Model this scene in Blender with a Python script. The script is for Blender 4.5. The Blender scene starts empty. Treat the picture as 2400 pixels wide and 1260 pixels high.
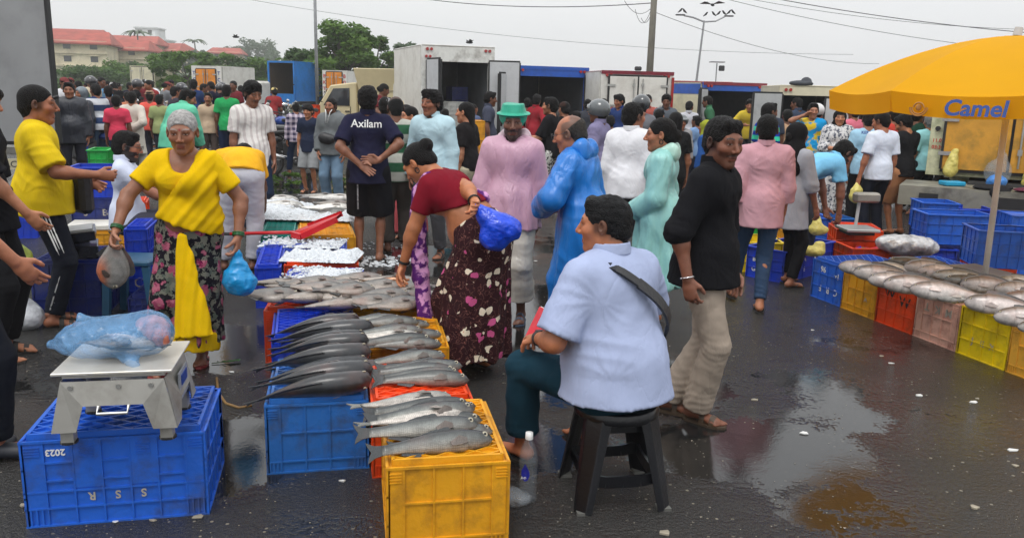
import bpy, bmesh, math, random, time
import numpy as np
from mathutils import Vector, Matrix

random.seed(7); RNG = np.random.default_rng(7)
SC = bpy.context.scene
COL = SC.collection
R = math.radians

# ------------------------------------------------------------ camera, sky, sun, exposure
FPX, CX, CY, HOR = 1950.0, 1200.0, 630.0, 212.0       # focal length and horizon in pixels of the 2400 px photograph
CAM_H = 1.7
PITCH = math.atan((CY - HOR) / FPX)
ROLL = 0.024
_f = Vector((0, math.cos(PITCH), -math.sin(PITCH)))
_r0 = Vector((1, 0, 0)); _u0 = _r0.cross(_f)
_r = _r0 * math.cos(ROLL) + _u0 * math.sin(ROLL)
_u = _u0 * math.cos(ROLL) - _r0 * math.sin(ROLL)
CAMP = Vector((0, 0, CAM_H))
cam = bpy.data.cameras.new('camera'); cam.sensor_width = 36; cam.lens = FPX / 2400 * 36
cam.clip_end = 3000; cam.clip_start = 0.05
camo = bpy.data.objects.new('camera', cam); COL.objects.link(camo)
M3 = Matrix((_r, _u, -_f)).transposed()
camo.matrix_world = Matrix.Translation(CAMP) @ M3.to_4x4()
SC.camera = camo

def ray(px, py): return (_f * FPX + _r * (px - CX) - _u * (py - CY)).normalized()
def G(px, py, z=0.0):
 "world point at height z seen at pixel"
 d = ray(px, py); return CAMP + d * ((z - CAM_H) / d.z)
def D(px, py, y):
 "world point at distance y seen at pixel"
 d = ray(px, py); return CAMP + d * (y / d.y)
def GY(px, y, z=0.0):
 "point at distance y and height z in the column of pixel px (near the horizon)"
 p = D(px, HOR + (px - CX) * ROLL, y); return Vector((p.x, y, z))

w = bpy.data.worlds.new('World'); SC.world = w; w.use_nodes = True
nt = w.node_tree; nt.nodes.clear()
out = nt.nodes.new('ShaderNodeOutputWorld'); bg = nt.nodes.new('ShaderNodeBackground')
sky = nt.nodes.new('ShaderNodeTexSky'); sky.sky_type = 'NISHITA'; sky.sun_disc = False
sky.sun_elevation = R(62); sky.sun_rotation = R(200); sky.dust_density = 6; sky.air_density = 1.0
hs = nt.nodes.new('ShaderNodeHueSaturation'); hs.inputs['Saturation'].default_value = 0.12; hs.inputs['Value'].default_value = 0.9
tc = nt.nodes.new('ShaderNodeTexCoord'); mp = nt.nodes.new('ShaderNodeMapping'); mp.inputs['Scale'].default_value = (1.2, 1.2, 5)
no = nt.nodes.new('ShaderNodeTexNoise'); no.inputs['Scale'].default_value = 1.3; no.inputs['Detail'].default_value = 5; no.inputs['Roughness'].default_value = 0.5
cr = nt.nodes.new('ShaderNodeValToRGB')
cr.color_ramp.elements[0].position = 0.3; cr.color_ramp.elements[0].color = (7.9, 8.1, 8.35, 1)
cr.color_ramp.elements[1].position = 0.7; cr.color_ramp.elements[1].color = (8.9, 9.0, 9.1, 1)
# the overcast dome grows brighter towards the zenith, as thick cloud does
sx = nt.nodes.new('ShaderNodeSeparateXYZ'); mr = nt.nodes.new('ShaderNodeMapRange')
mr.inputs[1].default_value = 0.05; mr.inputs[2].default_value = 0.9; mr.inputs[3].default_value = 1.0; mr.inputs[4].default_value = 1.75
vm = nt.nodes.new('ShaderNodeVectorMath'); vm.operation = 'SCALE'
mx = nt.nodes.new('ShaderNodeMix'); mx.data_type = 'RGBA'; mx.inputs[0].default_value = 0.9
L = nt.links.new
L(sky.outputs[0], hs.inputs['Color']); L(tc.outputs['Generated'], mp.inputs[0]); L(mp.outputs[0], no.inputs['Vector'])
L(no.outputs[0], cr.inputs[0]); L(tc.outputs['Generated'], sx.inputs[0]); L(sx.outputs[2], mr.inputs[0])
L(cr.outputs[0], vm.inputs[0]); L(mr.outputs[0], vm.inputs['Scale'])
L(hs.outputs[0], mx.inputs[6]); L(vm.outputs[0], mx.inputs[7]); L(mx.outputs[2], bg.inputs[0]); L(bg.outputs[0], out.inputs[0])
bg.inputs[1].default_value = 0.1
sun = bpy.data.lights.new('sun', 'SUN'); sun.energy = 1.1; sun.angle = R(20); sun.color = (1, 0.97, 0.93)
so = bpy.data.objects.new('sun', sun); COL.objects.link(so)
so.rotation_euler = (R(28), 0, R(-20))
SC.view_settings.view_transform = 'Standard'; SC.view_settings.look = 'None'
SC.view_settings.exposure = 0.12; SC.view_settings.gamma = 1; SC.view_settings.use_curve_mapping = False
SC.cycles.max_bounces = 6; SC.cycles.volume_bounces = 1; SC.cycles.diffuse_bounces = 2; SC.cycles.glossy_bounces = 3; SC.cycles.transmission_bounces = 4
SC.cycles.transparent_max_bounces = 12; SC.cycles.caustics_reflective = False; SC.cycles.caustics_refractive = False

# ------------------------------------------------------------ objects
def tag(o, label=None, cat=None, group=None, kind=None):
 if label: o['label'] = label
 if cat: o['category'] = cat
 if group: o['group'] = group
 if kind: o['kind'] = kind
 return o
def thing(name, label, cat, loc=(0, 0, 0), rz=0.0, group=None):
 o = bpy.data.objects.new(name, None); COL.objects.link(o); o.empty_display_size = 0.1
 o.location = loc; o.rotation_euler = (0, 0, rz)
 return tag(o, label, cat, group)
def obj(name, me, mat=None, parent=None, loc=None):
 o = bpy.data.objects.new(name, me); COL.objects.link(o)
 if mat is not None:
  me.materials.clear()
  for m_ in (mat if isinstance(mat, (list, tuple)) else [mat]): me.materials.append(m_)
 if parent: o.parent = parent
 if loc is not None: o.location = loc
 return o
KIDS = {}
def copy_tree(o, parent=None):
 c = o.copy(); COL.objects.link(c)
 if parent: c.parent = parent
 for ch in list(o.children): copy_tree(ch, c)
 return c

class MB:
 def __init__(s): s.v = []; s.f = []; s.m = []
 def add(s, vs, fs, mi=0, M=None):
  n = len(s.v)
  if M is not None: vs = [M @ Vector(v) for v in vs]
  s.v += [tuple(v) for v in vs]; s.f += [tuple(i + n for i in f) for f in fs]; s.m += [mi] * len(fs)
  return s
 def box(s, c, d, M=None, mi=0):
  x, y, z = (k / 2 for k in d)
  vs = [(c[0] + a * x, c[1] + b * y, c[2] + e * z) for e in (-1, 1) for b in (-1, 1) for a in (-1, 1)]
  return s.add(vs, [(0, 2, 3, 1), (4, 5, 7, 6), (0, 1, 5, 4), (2, 6, 7, 3), (0, 4, 6, 2), (1, 3, 7, 5)], mi, M)
 def bar(s, a, b, wd, th=None, up=(0, 0, 1), mi=0, M=None):
  a = Vector(a); b = Vector(b); th = wd if th is None else th
  d = (b - a).normalized(); up = Vector(up)
  if abs(d.dot(up)) > 0.97: up = Vector((0, 1, 0)) if abs(d.y) < .9 else Vector((1, 0, 0))
  x = d.cross(up).normalized() * wd / 2; y = x.cross(d).normalized() * th / 2
  vs = [p + i * x + j * y for p in (a, b) for i, j in ((-1, -1), (1, -1), (1, 1), (-1, 1))]
  return s.add(vs, [(3, 2, 1, 0), (4, 5, 6, 7), (0, 1, 5, 4), (1, 2, 6, 5), (2, 3, 7, 6), (3, 0, 4, 7)], mi, M)
 def cyl(s, a, b, r1, r2=None, n=12, mi=0, M=None, caps=True):
  r2 = r1 if r2 is None else r2
  return s.tube([a, b], [r1, r2], n, mi, M, caps)
 def tube(s, pts, rs, n=8, mi=0, M=None, caps=True, flat=None):
  pts = [Vector(p) for p in pts]
  if not isinstance(rs, (list, tuple)): rs = [rs] * len(pts)
  ring = []; pu = None
  for i, p in enumerate(pts):
   d = (pts[min(i + 1, len(pts) - 1)] - pts[max(i - 1, 0)])
   if d.length < 1e-9: d = Vector((0, 0, 1))
   d.normalize()
   if pu is None: pu = Vector((1, 0, 0)) if abs(d.x) < .9 else Vector((0, 1, 0))
   x = (pu - d * pu.dot(d)).normalized(); pu = x; y = d.cross(x)
   for k in range(n):
    a = 2 * math.pi * k / n
    ring.append(p + x * math.cos(a) * rs[i] + y * math.sin(a) * rs[i] * (flat or 1))
  fs = []
  for i in range(len(pts) - 1):
   for k in range(n):
    k2 = (k + 1) % n; fs.append((i * n + k, i * n + k2, (i + 1) * n + k2, (i + 1) * n + k))
  if caps: fs.append(tuple(range(n - 1, -1, -1))); fs.append(tuple((len(pts) - 1) * n + k for k in range(n)))
  return s.add(ring, fs, mi, M)
 def lathe(s, prof, n=16, mi=0, M=None, c=(0, 0, 0)):
  vs = []; fs = []
  for r_, z in prof:
   for k in range(n):
    a = 2 * math.pi * k / n; vs.append((c[0] + r_ * math.cos(a), c[1] + r_ * math.sin(a), c[2] + z))
  for i in range(len(prof) - 1):
   for k in range(n):
    k2 = (k + 1) % n; fs.append((i * n + k, i * n + k2, (i + 1) * n + k2, (i + 1) * n + k))
  return s.add(vs, fs, mi, M)
 def sph(s, c, r_, n=10, m_=6, mi=0, M=None):
  rr = (r_, r_, r_) if not isinstance(r_, (tuple, list)) else r_
  vs = []; fs = []
  for i in range(m_ + 1):
   th = math.pi * i / m_
   for k in range(n):
    a = 2 * math.pi * k / n
    vs.append((c[0] + rr[0] * math.sin(th) * math.cos(a), c[1] + rr[1] * math.sin(th) * math.sin(a), c[2] + rr[2] * math.cos(th)))
  for i in range(m_):
   for k in range(n):
    k2 = (k + 1) % n; fs.append((i * n + k, (i + 1) * n + k, (i + 1) * n + k2, i * n + k2))
  return s.add(vs, fs, mi, M)
 def prism(s, poly, z0, z1, mi=0, M=None):
  n = len(poly)
  vs = [(x, y, z0) for x, y in poly] + [(x, y, z1) for x, y in poly]
  fs = [tuple(range(n - 1, -1, -1)), tuple(range(n, 2 * n))] + [(i, (i + 1) % n, (i + 1) % n + n, i + n) for i in range(n)]
  return s.add(vs, fs, mi, M)
 def mesh(s, name, smooth=False, bevel=0):
  me = bpy.data.meshes.new(name); me.from_pydata(s.v, [], s.f)
  if any(s.m): me.polygons.foreach_set('material_index', s.m)
  if smooth: me.shade_smooth()
  if bevel:
   bm = bmesh.new(); bm.from_mesh(me)
   bmesh.ops.bevel(bm, geom=[e for e in bm.edges if len(e.link_faces) == 2 and e.calc_face_angle(0) > .5], offset=bevel, segments=1, affect='EDGES', clamp_overlap=True)
   bm.to_mesh(me); bm.free()
  me.update(); return me
 def build(s, name, mat, parent=None, smooth=False, bevel=0, loc=None):
  return obj(name, s.mesh(name, smooth, bevel), mat, parent, loc)

# ------------------------------------------------------------ materials
MATS = {}
def nodes(m):
 m.use_nodes = True; n = m.node_tree; return n, n.nodes['Principled BSDF'], n.links.new
def srgb(c):
 "8-bit sRGB triple -> linear"
 return tuple(((k / 255 / 12.92) if k / 255 <= .04045 else ((k / 255 + .055) / 1.055) ** 2.4) for k in c)
def mat(name, col, rough=.5, metal=0, var=.12, vs=8, bump=.0, bs=60, spec=.5, dirt=None, ds=3, dirta=.5, alpha=1, trans=0, coat=0, coord='Object', obvar=0):
 key = (name,)
 if key in MATS: return MATS[key]
 m = bpy.data.materials.new(name); n, b, l = nodes(m)
 b.inputs['Roughness'].default_value = rough; b.inputs['Metallic'].default_value = metal
 b.inputs['Specular IOR Level'].default_value = spec; b.inputs['Alpha'].default_value = alpha
 b.inputs['Transmission Weight'].default_value = trans; b.inputs['Coat Weight'].default_value = coat
 tcn = n.nodes.new('ShaderNodeTexCoord')
 nn = n.nodes.new('ShaderNodeTexNoise'); nn.inputs['Scale'].default_value = vs; nn.inputs['Detail'].default_value = 4
 l(tcn.outputs[coord], nn.inputs['Vector'])
 r_ = n.nodes.new('ShaderNodeMapRange'); r_.inputs[3].default_value = 1 - var; r_.inputs[4].default_value = 1 + var
 r_.inputs[1].default_value = .3; r_.inputs[2].default_value = .7
 l(nn.outputs[0], r_.inputs[0])
 v = n.nodes.new('ShaderNodeVectorMath'); v.operation = 'SCALE'; v.inputs[0].default_value = col[:3]
 l(r_.outputs[0], v.inputs['Scale']); cur = v.outputs[0]
 if dirt:
  d = n.nodes.new('ShaderNodeTexNoise'); d.inputs['Scale'].default_value = ds; d.inputs['Detail'].default_value = 8; d.inputs['Roughness'].default_value = .65
  l(tcn.outputs[coord], d.inputs['Vector'])
  q = n.nodes.new('ShaderNodeMapRange'); q.inputs[1].default_value = .48; q.inputs[2].default_value = .68; q.inputs[4].default_value = dirta
  l(d.outputs[0], q.inputs[0])
  x = n.nodes.new('ShaderNodeMix'); x.data_type = 'RGBA'; x.inputs[7].default_value = (*dirt, 1)
  l(q.outputs[0], x.inputs[0]); l(cur, x.inputs[6]); cur = x.outputs[2]
 l(cur, b.inputs['Base Color'])
 if bump:
  bn = n.nodes.new('ShaderNodeTexNoise'); bn.inputs['Scale'].default_value = bs; bn.inputs['Detail'].default_value = 3
  l(tcn.outputs[coord], bn.inputs['Vector'])
  bb = n.nodes.new('ShaderNodeBump'); bb.inputs['Strength'].default_value = bump; bb.inputs['Distance'].default_value = .02
  l(bn.outputs[0], bb.inputs['Height']); l(bb.outputs[0], b.inputs['Normal'])
 MATS[key] = m; return m

def text_mesh(txt, size, depth=.002, bold=0.0, shear=0):
 c = bpy.data.curves.new('lettering', 'FONT'); c.body = txt; c.size = size; c.extrude = depth / 2; c.offset = bold
 c.align_x = 'CENTER'; c.align_y = 'CENTER'; c.shear = shear; c.resolution_u = 3
 o = bpy.data.objects.new('lettering', c); COL.objects.link(o)
 dg = bpy.context.evaluated_depsgraph_get(); dg.update()
 me = bpy.data.meshes.new_from_object(o.evaluated_get(dg)); bpy.data.objects.remove(o)
 return me
def text(txt, size, mt, parent, M, depth=.002, bold=0.0, name='lettering', shear=0):
 me = text_mesh(txt, size, depth, bold, shear); me.transform(M); return obj(name, me, mt, parent)
def frame(origin, x, z):
 "matrix: text local x -> x, local y -> z, out of the surface -> x cross z"
 x = Vector(x).normalized(); z = Vector(z).normalized(); n = x.cross(z)
 m = Matrix((x, z, n)).transposed().to_4x4(); m.translation = Vector(origin); return m
# ------------------------------------------------------------ implicit bodies meshed with surface nets
class SDF:
 def __init__(s): s.ops = []
 def cone(s, a, b, ra, rb, k=.02, flat=None, cut=None, sub=False):
  s.ops.append(('c', np.array(a, float), np.array(b, float), ra, rb, k, flat, cut, sub)); return s
 def ell(s, c, r, Rm=None, k=.02, sub=False):
  s.ops.append(('e', np.array(c, float), np.array(r, float), Rm, k, sub)); return s
 def plane(s, p, n):
  n = np.array(n, float); n /= np.linalg.norm(n); s.ops.append(('p', np.array(p, float), n)); return s
 def bounds(s):
  lo = np.full(3, 9e9); hi = -lo
  for o in s.ops:
   if o[0] == 'c' and not o[8]:
    m = max(o[3], o[4]) * (max(1, o[6][1]) if o[6] else 1)
    e = o[2] + (o[2] - o[1]) * .05
    lo = np.minimum(lo, np.minimum(o[1], e) - m); hi = np.maximum(hi, np.maximum(o[1], e) + m)
   if o[0] == 'e' and not o[5]:
    m = max(o[2]); lo = np.minimum(lo, o[1] - m); hi = np.maximum(hi, o[1] + m)
  return lo - .02, hi + .02
 def mesh(s, res, lo=None, hi=None):
  if lo is None: lo, hi = s.bounds()
  lo = np.array(lo, float); hi = np.array(hi, float)
  n = np.maximum(4, np.ceil((hi - lo) / res).astype(int) + 1)
  ax = [(lo[i] + res * np.arange(n[i])).astype(np.float32) for i in range(3)]
  F = np.ones(n, np.float32)
  for o in s.ops:
   if o[0] == 'p':
    p, nn = o[1], o[2]
    pl = ((ax[0] - p[0]) * nn[0])[:, None, None] + ((ax[1] - p[1]) * nn[1])[None, :, None] + ((ax[2] - p[2]) * nn[2])[None, None, :]
    np.maximum(F, pl, out=F); continue
   if o[0] == 'c':
    _, a, b, ra, rb, k, flat, cut, sub = o
    bb = b + ((b - a) * .4 if cut else 0)
    m = max(ra, rb) * (max(1, flat[1]) if flat else 1) * (1.3 if cut else 1) + k + 2 * res
    l_, h_ = np.minimum(a, bb) - m, np.maximum(a, bb) + m
   else:
    _, c, r_, Rm, k, sub = o; m = max(r_) + k + 2 * res; l_, h_ = c - m, c + m
   i0 = np.clip(np.floor((l_ - lo) / res).astype(int), 0, n); i1 = np.clip(np.ceil((h_ - lo) / res).astype(int) + 1, 0, n)
   if np.any(i1 <= i0): continue
   S = tuple(slice(i0[q], i1[q]) for q in range(3))
   x = ax[0][S[0]][:, None, None]; y = ax[1][S[1]][None, :, None]; z = ax[2][S[2]][None, None, :]
   if o[0] == 'c':
    d = b - a; dd = float(d @ d) or 1e-9
    px, py, pz = x - np.float32(a[0]), y - np.float32(a[1]), z - np.float32(a[2])
    t = (px * np.float32(d[0] / dd) + py * np.float32(d[1] / dd) + pz * np.float32(d[2] / dd))
    tc_ = np.clip(t, 0, 1.4 if cut else 1)
    vx = px - tc_ * np.float32(d[0]); vy = py - tc_ * np.float32(d[1]); vz = pz - tc_ * np.float32(d[2])
    q = vx * vx + vy * vy + vz * vz
    if flat:
     fn, ff = flat; cpt = vx * np.float32(fn[0]) + vy * np.float32(fn[1]) + vz * np.float32(fn[2])
     q = q + cpt * cpt * np.float32(1 / ff ** 2 - 1)
    dist = (np.sqrt(np.maximum(q, 0)) - (np.float32(ra) + tc_ * np.float32(rb - ra)))
    if flat and ff < 1: dist = dist * np.float32((1 + ff) / 2)
    if cut: dist = np.maximum(dist, (t - 1) * np.float32(math.sqrt(dd)))
   else:
    P = [x - np.float32(c[0]), y - np.float32(c[1]), z - np.float32(c[2])]
    if Rm is not None: P = [P[0] * np.float32(Rm[0, j]) + P[1] * np.float32(Rm[1, j]) + P[2] * np.float32(Rm[2, j]) for j in range(3)]
    k0 = np.sqrt(sum((P[j] / np.float32(r_[j])) ** 2 for j in range(3)))
    k1 = np.sqrt(sum((P[j] / np.float32(r_[j] ** 2)) ** 2 for j in range(3))) + np.float32(1e-6)
    dist = k0 * (k0 - 1) / k1
   B = F[S]
   if sub: dist = -dist
   h = np.clip(np.float32(.5) + (dist - B if not sub else B - dist) * np.float32(.5 / max(k, 1e-4)), 0, 1)
   if not sub: F[S] = dist * (1 - h) + B * h - np.float32(k) * h * (1 - h)
   else: F[S] = dist * (1 - h) + B * h + np.float32(k) * h * (1 - h)
  return surf(F, lo, res)
def surf(F, lo, res):
 s = F < 0
 nx, ny, nz = s.shape
 cs = [(0, 0, 0), (1, 0, 0), (0, 1, 0), (1, 1, 0), (0, 0, 1), (1, 0, 1), (0, 1, 1), (1, 1, 1)]
 cnt = np.zeros((nx - 1, ny - 1, nz - 1), np.int8)
 for c in cs: cnt += s[c[0]:nx - 1 + c[0], c[1]:ny - 1 + c[1], c[2]:nz - 1 + c[2]]
 act = (cnt > 0) & (cnt < 8)
 I, J, K = np.nonzero(act); N = len(I)
 if N == 0: return np.zeros((0, 3)), np.zeros((0, 4), int)
 vid = np.full(act.shape, -1, np.int32); vid[I, J, K] = np.arange(N)
 V = [F[I + c[0], J + c[1], K + c[2]] for c in cs]
 acc = np.zeros((N, 3), np.float32); num = np.zeros(N, np.float32)
 for e0 in range(8):
  for axn, st in ((0, 1), (1, 2), (2, 4)):
   if cs[e0][axn]: continue
   e1 = e0 + st; a = V[e0]; b = V[e1]; m = (a < 0) != (b < 0)
   t = np.where(m, a / np.where(m, a - b, 1), 0)
   for q in range(3): acc[:, q] += m * (cs[e0][q] + (t if q == axn else 0))
   num += m
 P = acc / num[:, None] + np.stack([I, J, K], 1)
 P = P * res + np.asarray(lo)[None, :]
 Q = []
 e = s[:-1] != s[1:]; i, j, k = np.nonzero(e[:, 1:-1, 1:-1]); j += 1; k += 1
 q = np.stack([vid[i, j - 1, k - 1], vid[i, j, k - 1], vid[i, j, k], vid[i, j - 1, k]], 1); f = s[i, j, k]; q[~f] = q[~f][:, ::-1]; Q.append(q)
 e = s[:, :-1] != s[:, 1:]; i, j, k = np.nonzero(e[1:-1, :, 1:-1]); i += 1; k += 1
 q = np.stack([vid[i - 1, j, k - 1], vid[i - 1, j, k], vid[i, j, k], vid[i, j, k - 1]], 1); f = s[i, j, k]; q[~f] = q[~f][:, ::-1]; Q.append(q)
 e = s[:, :, :-1] != s[:, :, 1:]; i, j, k = np.nonzero(e[1:-1, 1:-1, :]); i += 1; j += 1
 q = np.stack([vid[i - 1, j - 1, k], vid[i, j - 1, k], vid[i, j, k], vid[i - 1, j, k]], 1); f = s[i, j, k]; q[~f] = q[~f][:, ::-1]; Q.append(q)
 return P, np.concatenate(Q)
def np_mesh(name, P, Q, smooth=True):
 me = bpy.data.meshes.new(name)
 P = np.asarray(P, np.float32); Q = np.asarray(Q, np.int32)
 me.vertices.add(len(P)); me.vertices.foreach_set('co', P.ravel())
 k = Q.shape[1]
 me.loops.add(Q.size); me.loops.foreach_set('vertex_index', Q.ravel())
 me.polygons.add(len(Q)); me.polygons.foreach_set('loop_start', np.arange(0, Q.size, k, dtype=np.int32))
 me.update(calc_edges=True)
 if smooth: me.polygons.foreach_set('use_smooth', np.ones(len(Q), bool))
 return me
def vnormals(me):
 a = np.zeros(len(me.vertices) * 3, np.float32); me.vertex_normals.foreach_get('vector', a); return a.reshape(-1, 3)
def displace(me, P, d):
 P = P + vnormals(me) * d[:, None]; me.vertices.foreach_set('co', P.astype(np.float32).ravel()); me.update(); return P
def set_col(me, C, name='Col'):
 a = me.color_attributes.new(name, 'FLOAT_COLOR', 'POINT')
 c = np.ones((len(me.vertices), 4), np.float32); c[:, :3] = C; a.data.foreach_set('color', c.ravel())
def pleats(P, d, fq, amp, seed=0):
 d = np.array(d, float); d /= np.linalg.norm(d); u = P @ d; w = P[:, 0] * 3 + P[:, 2] * 4 + P[:, 1] * 5
 return amp * (np.sin(u * fq + .9 * np.sin(w + seed)) * .6 + .4 * np.sin(u * fq * 1.9 + seed + np.sin(w * 1.7)))
def ridge(s): return 1 - np.sqrt(s * s + .03)
def radial(P, A, ax, n, L_, seed=0):
 "creases that fan out from a pulled point A; ax: the two axes of the plane they fan in"
 v = P - A; r = np.linalg.norm(v, axis=1); th = np.arctan2(v @ ax[0], v @ ax[1]); return np.exp(-r / L_) * np.clip((r - .03) / .10, 0, 1) * (.5 + .5 * np.sin(th * 1.5 + seed)) * ridge(np.sin(th * n + seed + 2.2 * np.sin(r * 11 + seed)))
def folds(P, seed=0, freq=1.0, vert=0.0):
 "cloth folds: ridged waves with a warped domain, long along slanting directions"
 rg = np.random.default_rng(seed); Pw = P * 1.0
 for _ in range(2):
  Pw = Pw + .045 * np.sin(P[:, [1, 2, 0]] * rg.uniform(5, 9) + rg.uniform(0, 6, 3)) + .02 * np.sin(P[:, [2, 0, 1]] * rg.uniform(14, 20) + rg.uniform(0, 6, 3))
 o = np.zeros(len(P))
 for i in range(5):
  d = rg.normal(size=3); d[2] *= (1.3 - vert * 1.2); d /= np.linalg.norm(d)
  f = rg.uniform(16, 46) * freq; ph = rg.uniform(0, 6)
  msk = .5 + .5 * np.sin(Pw @ rg.normal(size=3) * 7 + rg.uniform(0, 6))
  sn = np.sin(Pw @ d * f + ph)
  o += msk * (1 - np.sqrt(sn * sn + .03)) * (26 / f) * 1.25
 return o / 2 - .25
# ------------------------------------------------------------ people
def V3(*a): return np.array(a, float)
def rotm(ax, deg):
 return np.array(Matrix.Rotation(R(deg), 3, ax))
def unit(v): v = np.asarray(v, float); return v / (np.linalg.norm(v) + 1e-9)
def ik(a, c, l1, l2, pole):
 d = c - a; L_ = np.linalg.norm(d); mx = (l1 + l2) * .995
 if L_ > mx: c = a + d / L_ * mx; d = c - a; L_ = mx
 L_ = max(L_, abs(l1 - l2) + .02)
 x = (l1 * l1 - l2 * l2 + L_ * L_) / (2 * L_); h = math.sqrt(max(l1 * l1 - x * x, 0))
 u = unit(d); p = np.asarray(pole, float); p = unit(p - u * (p @ u))
 return a + u * x + p * h, c

def skin_mat():
 if 'skin' in MATS: return MATS['skin']
 m = bpy.data.materials.new('skin'); n, b, l = nodes(m)
 a = n.nodes.new('ShaderNodeVertexColor'); a.layer_name = 'Col'
 tcn = n.nodes.new('ShaderNodeTexCoord'); nn = n.nodes.new('ShaderNodeTexNoise'); nn.inputs['Scale'].default_value = 22; nn.inputs['Detail'].default_value = 5
 l(tcn.outputs['Object'], nn.inputs['Vector'])
 r_ = n.nodes.new('ShaderNodeMapRange'); r_.inputs[1].default_value = .3; r_.inputs[2].default_value = .7; r_.inputs[3].default_value = .84; r_.inputs[4].default_value = 1.16
 l(nn.outputs[0], r_.inputs[0])
 v = n.nodes.new('ShaderNodeVectorMath'); v.operation = 'SCALE'; l(a.outputs[0], v.inputs[0]); l(r_.outputs[0], v.inputs['Scale'])
 l(v.outputs[0], b.inputs['Base Color'])
 b.inputs['Roughness'].default_value = .48; b.inputs['Specular IOR Level'].default_value = .45
 b.inputs['Subsurface Weight'].default_value = .0
 bn = n.nodes.new('ShaderNodeTexNoise'); bn.inputs['Scale'].default_value = 160; l(tcn.outputs['Object'], bn.inputs['Vector'])
 bb = n.nodes.new('ShaderNodeBump'); bb.inputs['Strength'].default_value = .18; bb.inputs['Distance'].default_value = .004
 l(bn.outputs[0], bb.inputs['Height']); l(bb.outputs[0], b.inputs['Normal'])
 MATS['skin'] = m; return m
def cloth_mat(col, kind='plain', rough=.85, c2=None, c3=None, alpha=1.0, sc=1.0):
 key = ('cloth', tuple(col), kind, c2, c3, alpha, sc)
 if key in MATS: return MATS[key]
 m = bpy.data.materials.new('cloth_' + kind); n, b, l = nodes(m); MATS[key] = m
 N = lambda t, **k: _nn(n, t, k)
 tcn = n.nodes.new('ShaderNodeTexCoord'); O = tcn.outputs['Object']
 sep = n.nodes.new('ShaderNodeSeparateXYZ'); l(O, sep.inputs[0])
 def noise(s, d=3, vec=None, r_=.5):
  q = n.nodes.new('ShaderNodeTexNoise'); q.inputs['Scale'].default_value = s; q.inputs['Detail'].default_value = d; q.inputs['Roughness'].default_value = r_
  l(vec or O, q.inputs['Vector']); return q.outputs[0]
 def mrange(x, a, b_, c, d):
  q = n.nodes.new('ShaderNodeMapRange'); l(x, q.inputs[0])
  for i, vv in enumerate((a, b_, c, d)): q.inputs[i + 1].default_value = vv
  return q.outputs[0]
 def math_(op, x, y=None):
  q = n.nodes.new('ShaderNodeMath'); q.operation = op
  for i, vv in enumerate((x, y)):
   if vv is None: continue
   if isinstance(vv, (int, float)): q.inputs[i].default_value = vv
   else: l(vv, q.inputs[i])
  return q.outputs[0]
 def mix(f, a, b_):
  q = n.nodes.new('ShaderNodeMix'); q.data_type = 'RGBA'
  for i, vv in ((0, f), (6, a), (7, b_)):
   if isinstance(vv, tuple): q.inputs[i].default_value = (*vv[:3], 1)
   elif isinstance(vv, (int, float)): q.inputs[i].default_value = vv
   else: l(vv, q.inputs[i])
  return q.outputs[2]
 col = tuple(col); cur = col
 def vor(s, feat='F1', rnd=1.0):
  q = n.nodes.new('ShaderNodeTexVoronoi'); q.inputs['Scale'].default_value = s; q.feature = feat; q.inputs['Randomness'].default_value = rnd
  w_ = n.nodes.new('ShaderNodeTexNoise'); w_.inputs['Scale'].default_value = s * 1.6; l(O, w_.inputs['Vector'])
  vm_ = n.nodes.new('ShaderNodeVectorMath'); vm_.operation = 'MULTIPLY_ADD'; vm_.inputs[1].default_value = (.05, .05, .05); l(w_.outputs[1], vm_.inputs[0]); l(O, vm_.inputs[2])
  l(vm_.outputs[0], q.inputs['Vector']); return q
 if kind == 'stripev':   # vertical stripes
  s_ = math_('SINE', math_('MULTIPLY', math_('ADD', sep.outputs[0], math_('MULTIPLY', sep.outputs[1], .35)), 130 * sc)); cur = mix(mrange(s_, .2, .6, 0, 1), col, c2)
 if kind == 'stripeh':
  s_ = math_('SINE', math_('MULTIPLY', sep.outputs[2], 55 * sc)); cur = mix(mrange(s_, -.1, .1, 0, 1), col, c2)
 if kind == 'check':
  a1 = math_('SINE', math_('MULTIPLY', sep.outputs[0], 130 * sc)); a2 = math_('SINE', math_('MULTIPLY', sep.outputs[2], 130 * sc))
  f1 = mrange(a1, -.1, .1, 0, .5); f2 = mrange(a2, -.1, .1, 0, .5); cur = mix(math_('ADD', f1, f2), col, c2)
 if kind == 'floral':    # blossoms with petals
  v1 = vor(10.5 * sc, rnd=.8)
  sub = n.nodes.new('ShaderNodeVectorMath'); sub.operation = 'SUBTRACT'; l(O, sub.inputs[0]); l(v1.outputs['Position'], sub.inputs[1])
  sp = n.nodes.new('ShaderNodeSeparateXYZ'); l(sub.outputs[0], sp.inputs[0])
  ang = math_('ARCTAN2', sp.outputs[2], sp.outputs[0])
  sepc = n.nodes.new('ShaderNodeSeparateColor'); l(v1.outputs['Color'], sepc.inputs[0])
  pet = math_('ABSOLUTE', math_('SINE', math_('ADD', math_('MULTIPLY', ang, 2.0), math_('MULTIPLY', sepc.outputs[2], 6.0))))
  rad = math_('ADD', math_('MULTIPLY', pet, .24), .15)
  dd = math_('ADD', v1.outputs['Distance'], math_('MULTIPLY', math_('SUBTRACT', noise(60, 2), .5), .12))
  inside = math_('MULTIPLY', math_('LESS_THAN', dd, rad), math_('GREATER_THAN', sepc.outputs[1], .04))
  fc = mix(math_('GREATER_THAN', sepc.outputs[0], .66), c2, c3)
  ctr = math_('LESS_THAN', v1.outputs['Distance'], .05)
  fc = mix(ctr, fc, (.55, .12, .03))
  q2 = noise(26, 2); squig = math_('LESS_THAN', math_('ABSOLUTE', math_('SUBTRACT', q2, .5)), .008)
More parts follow.
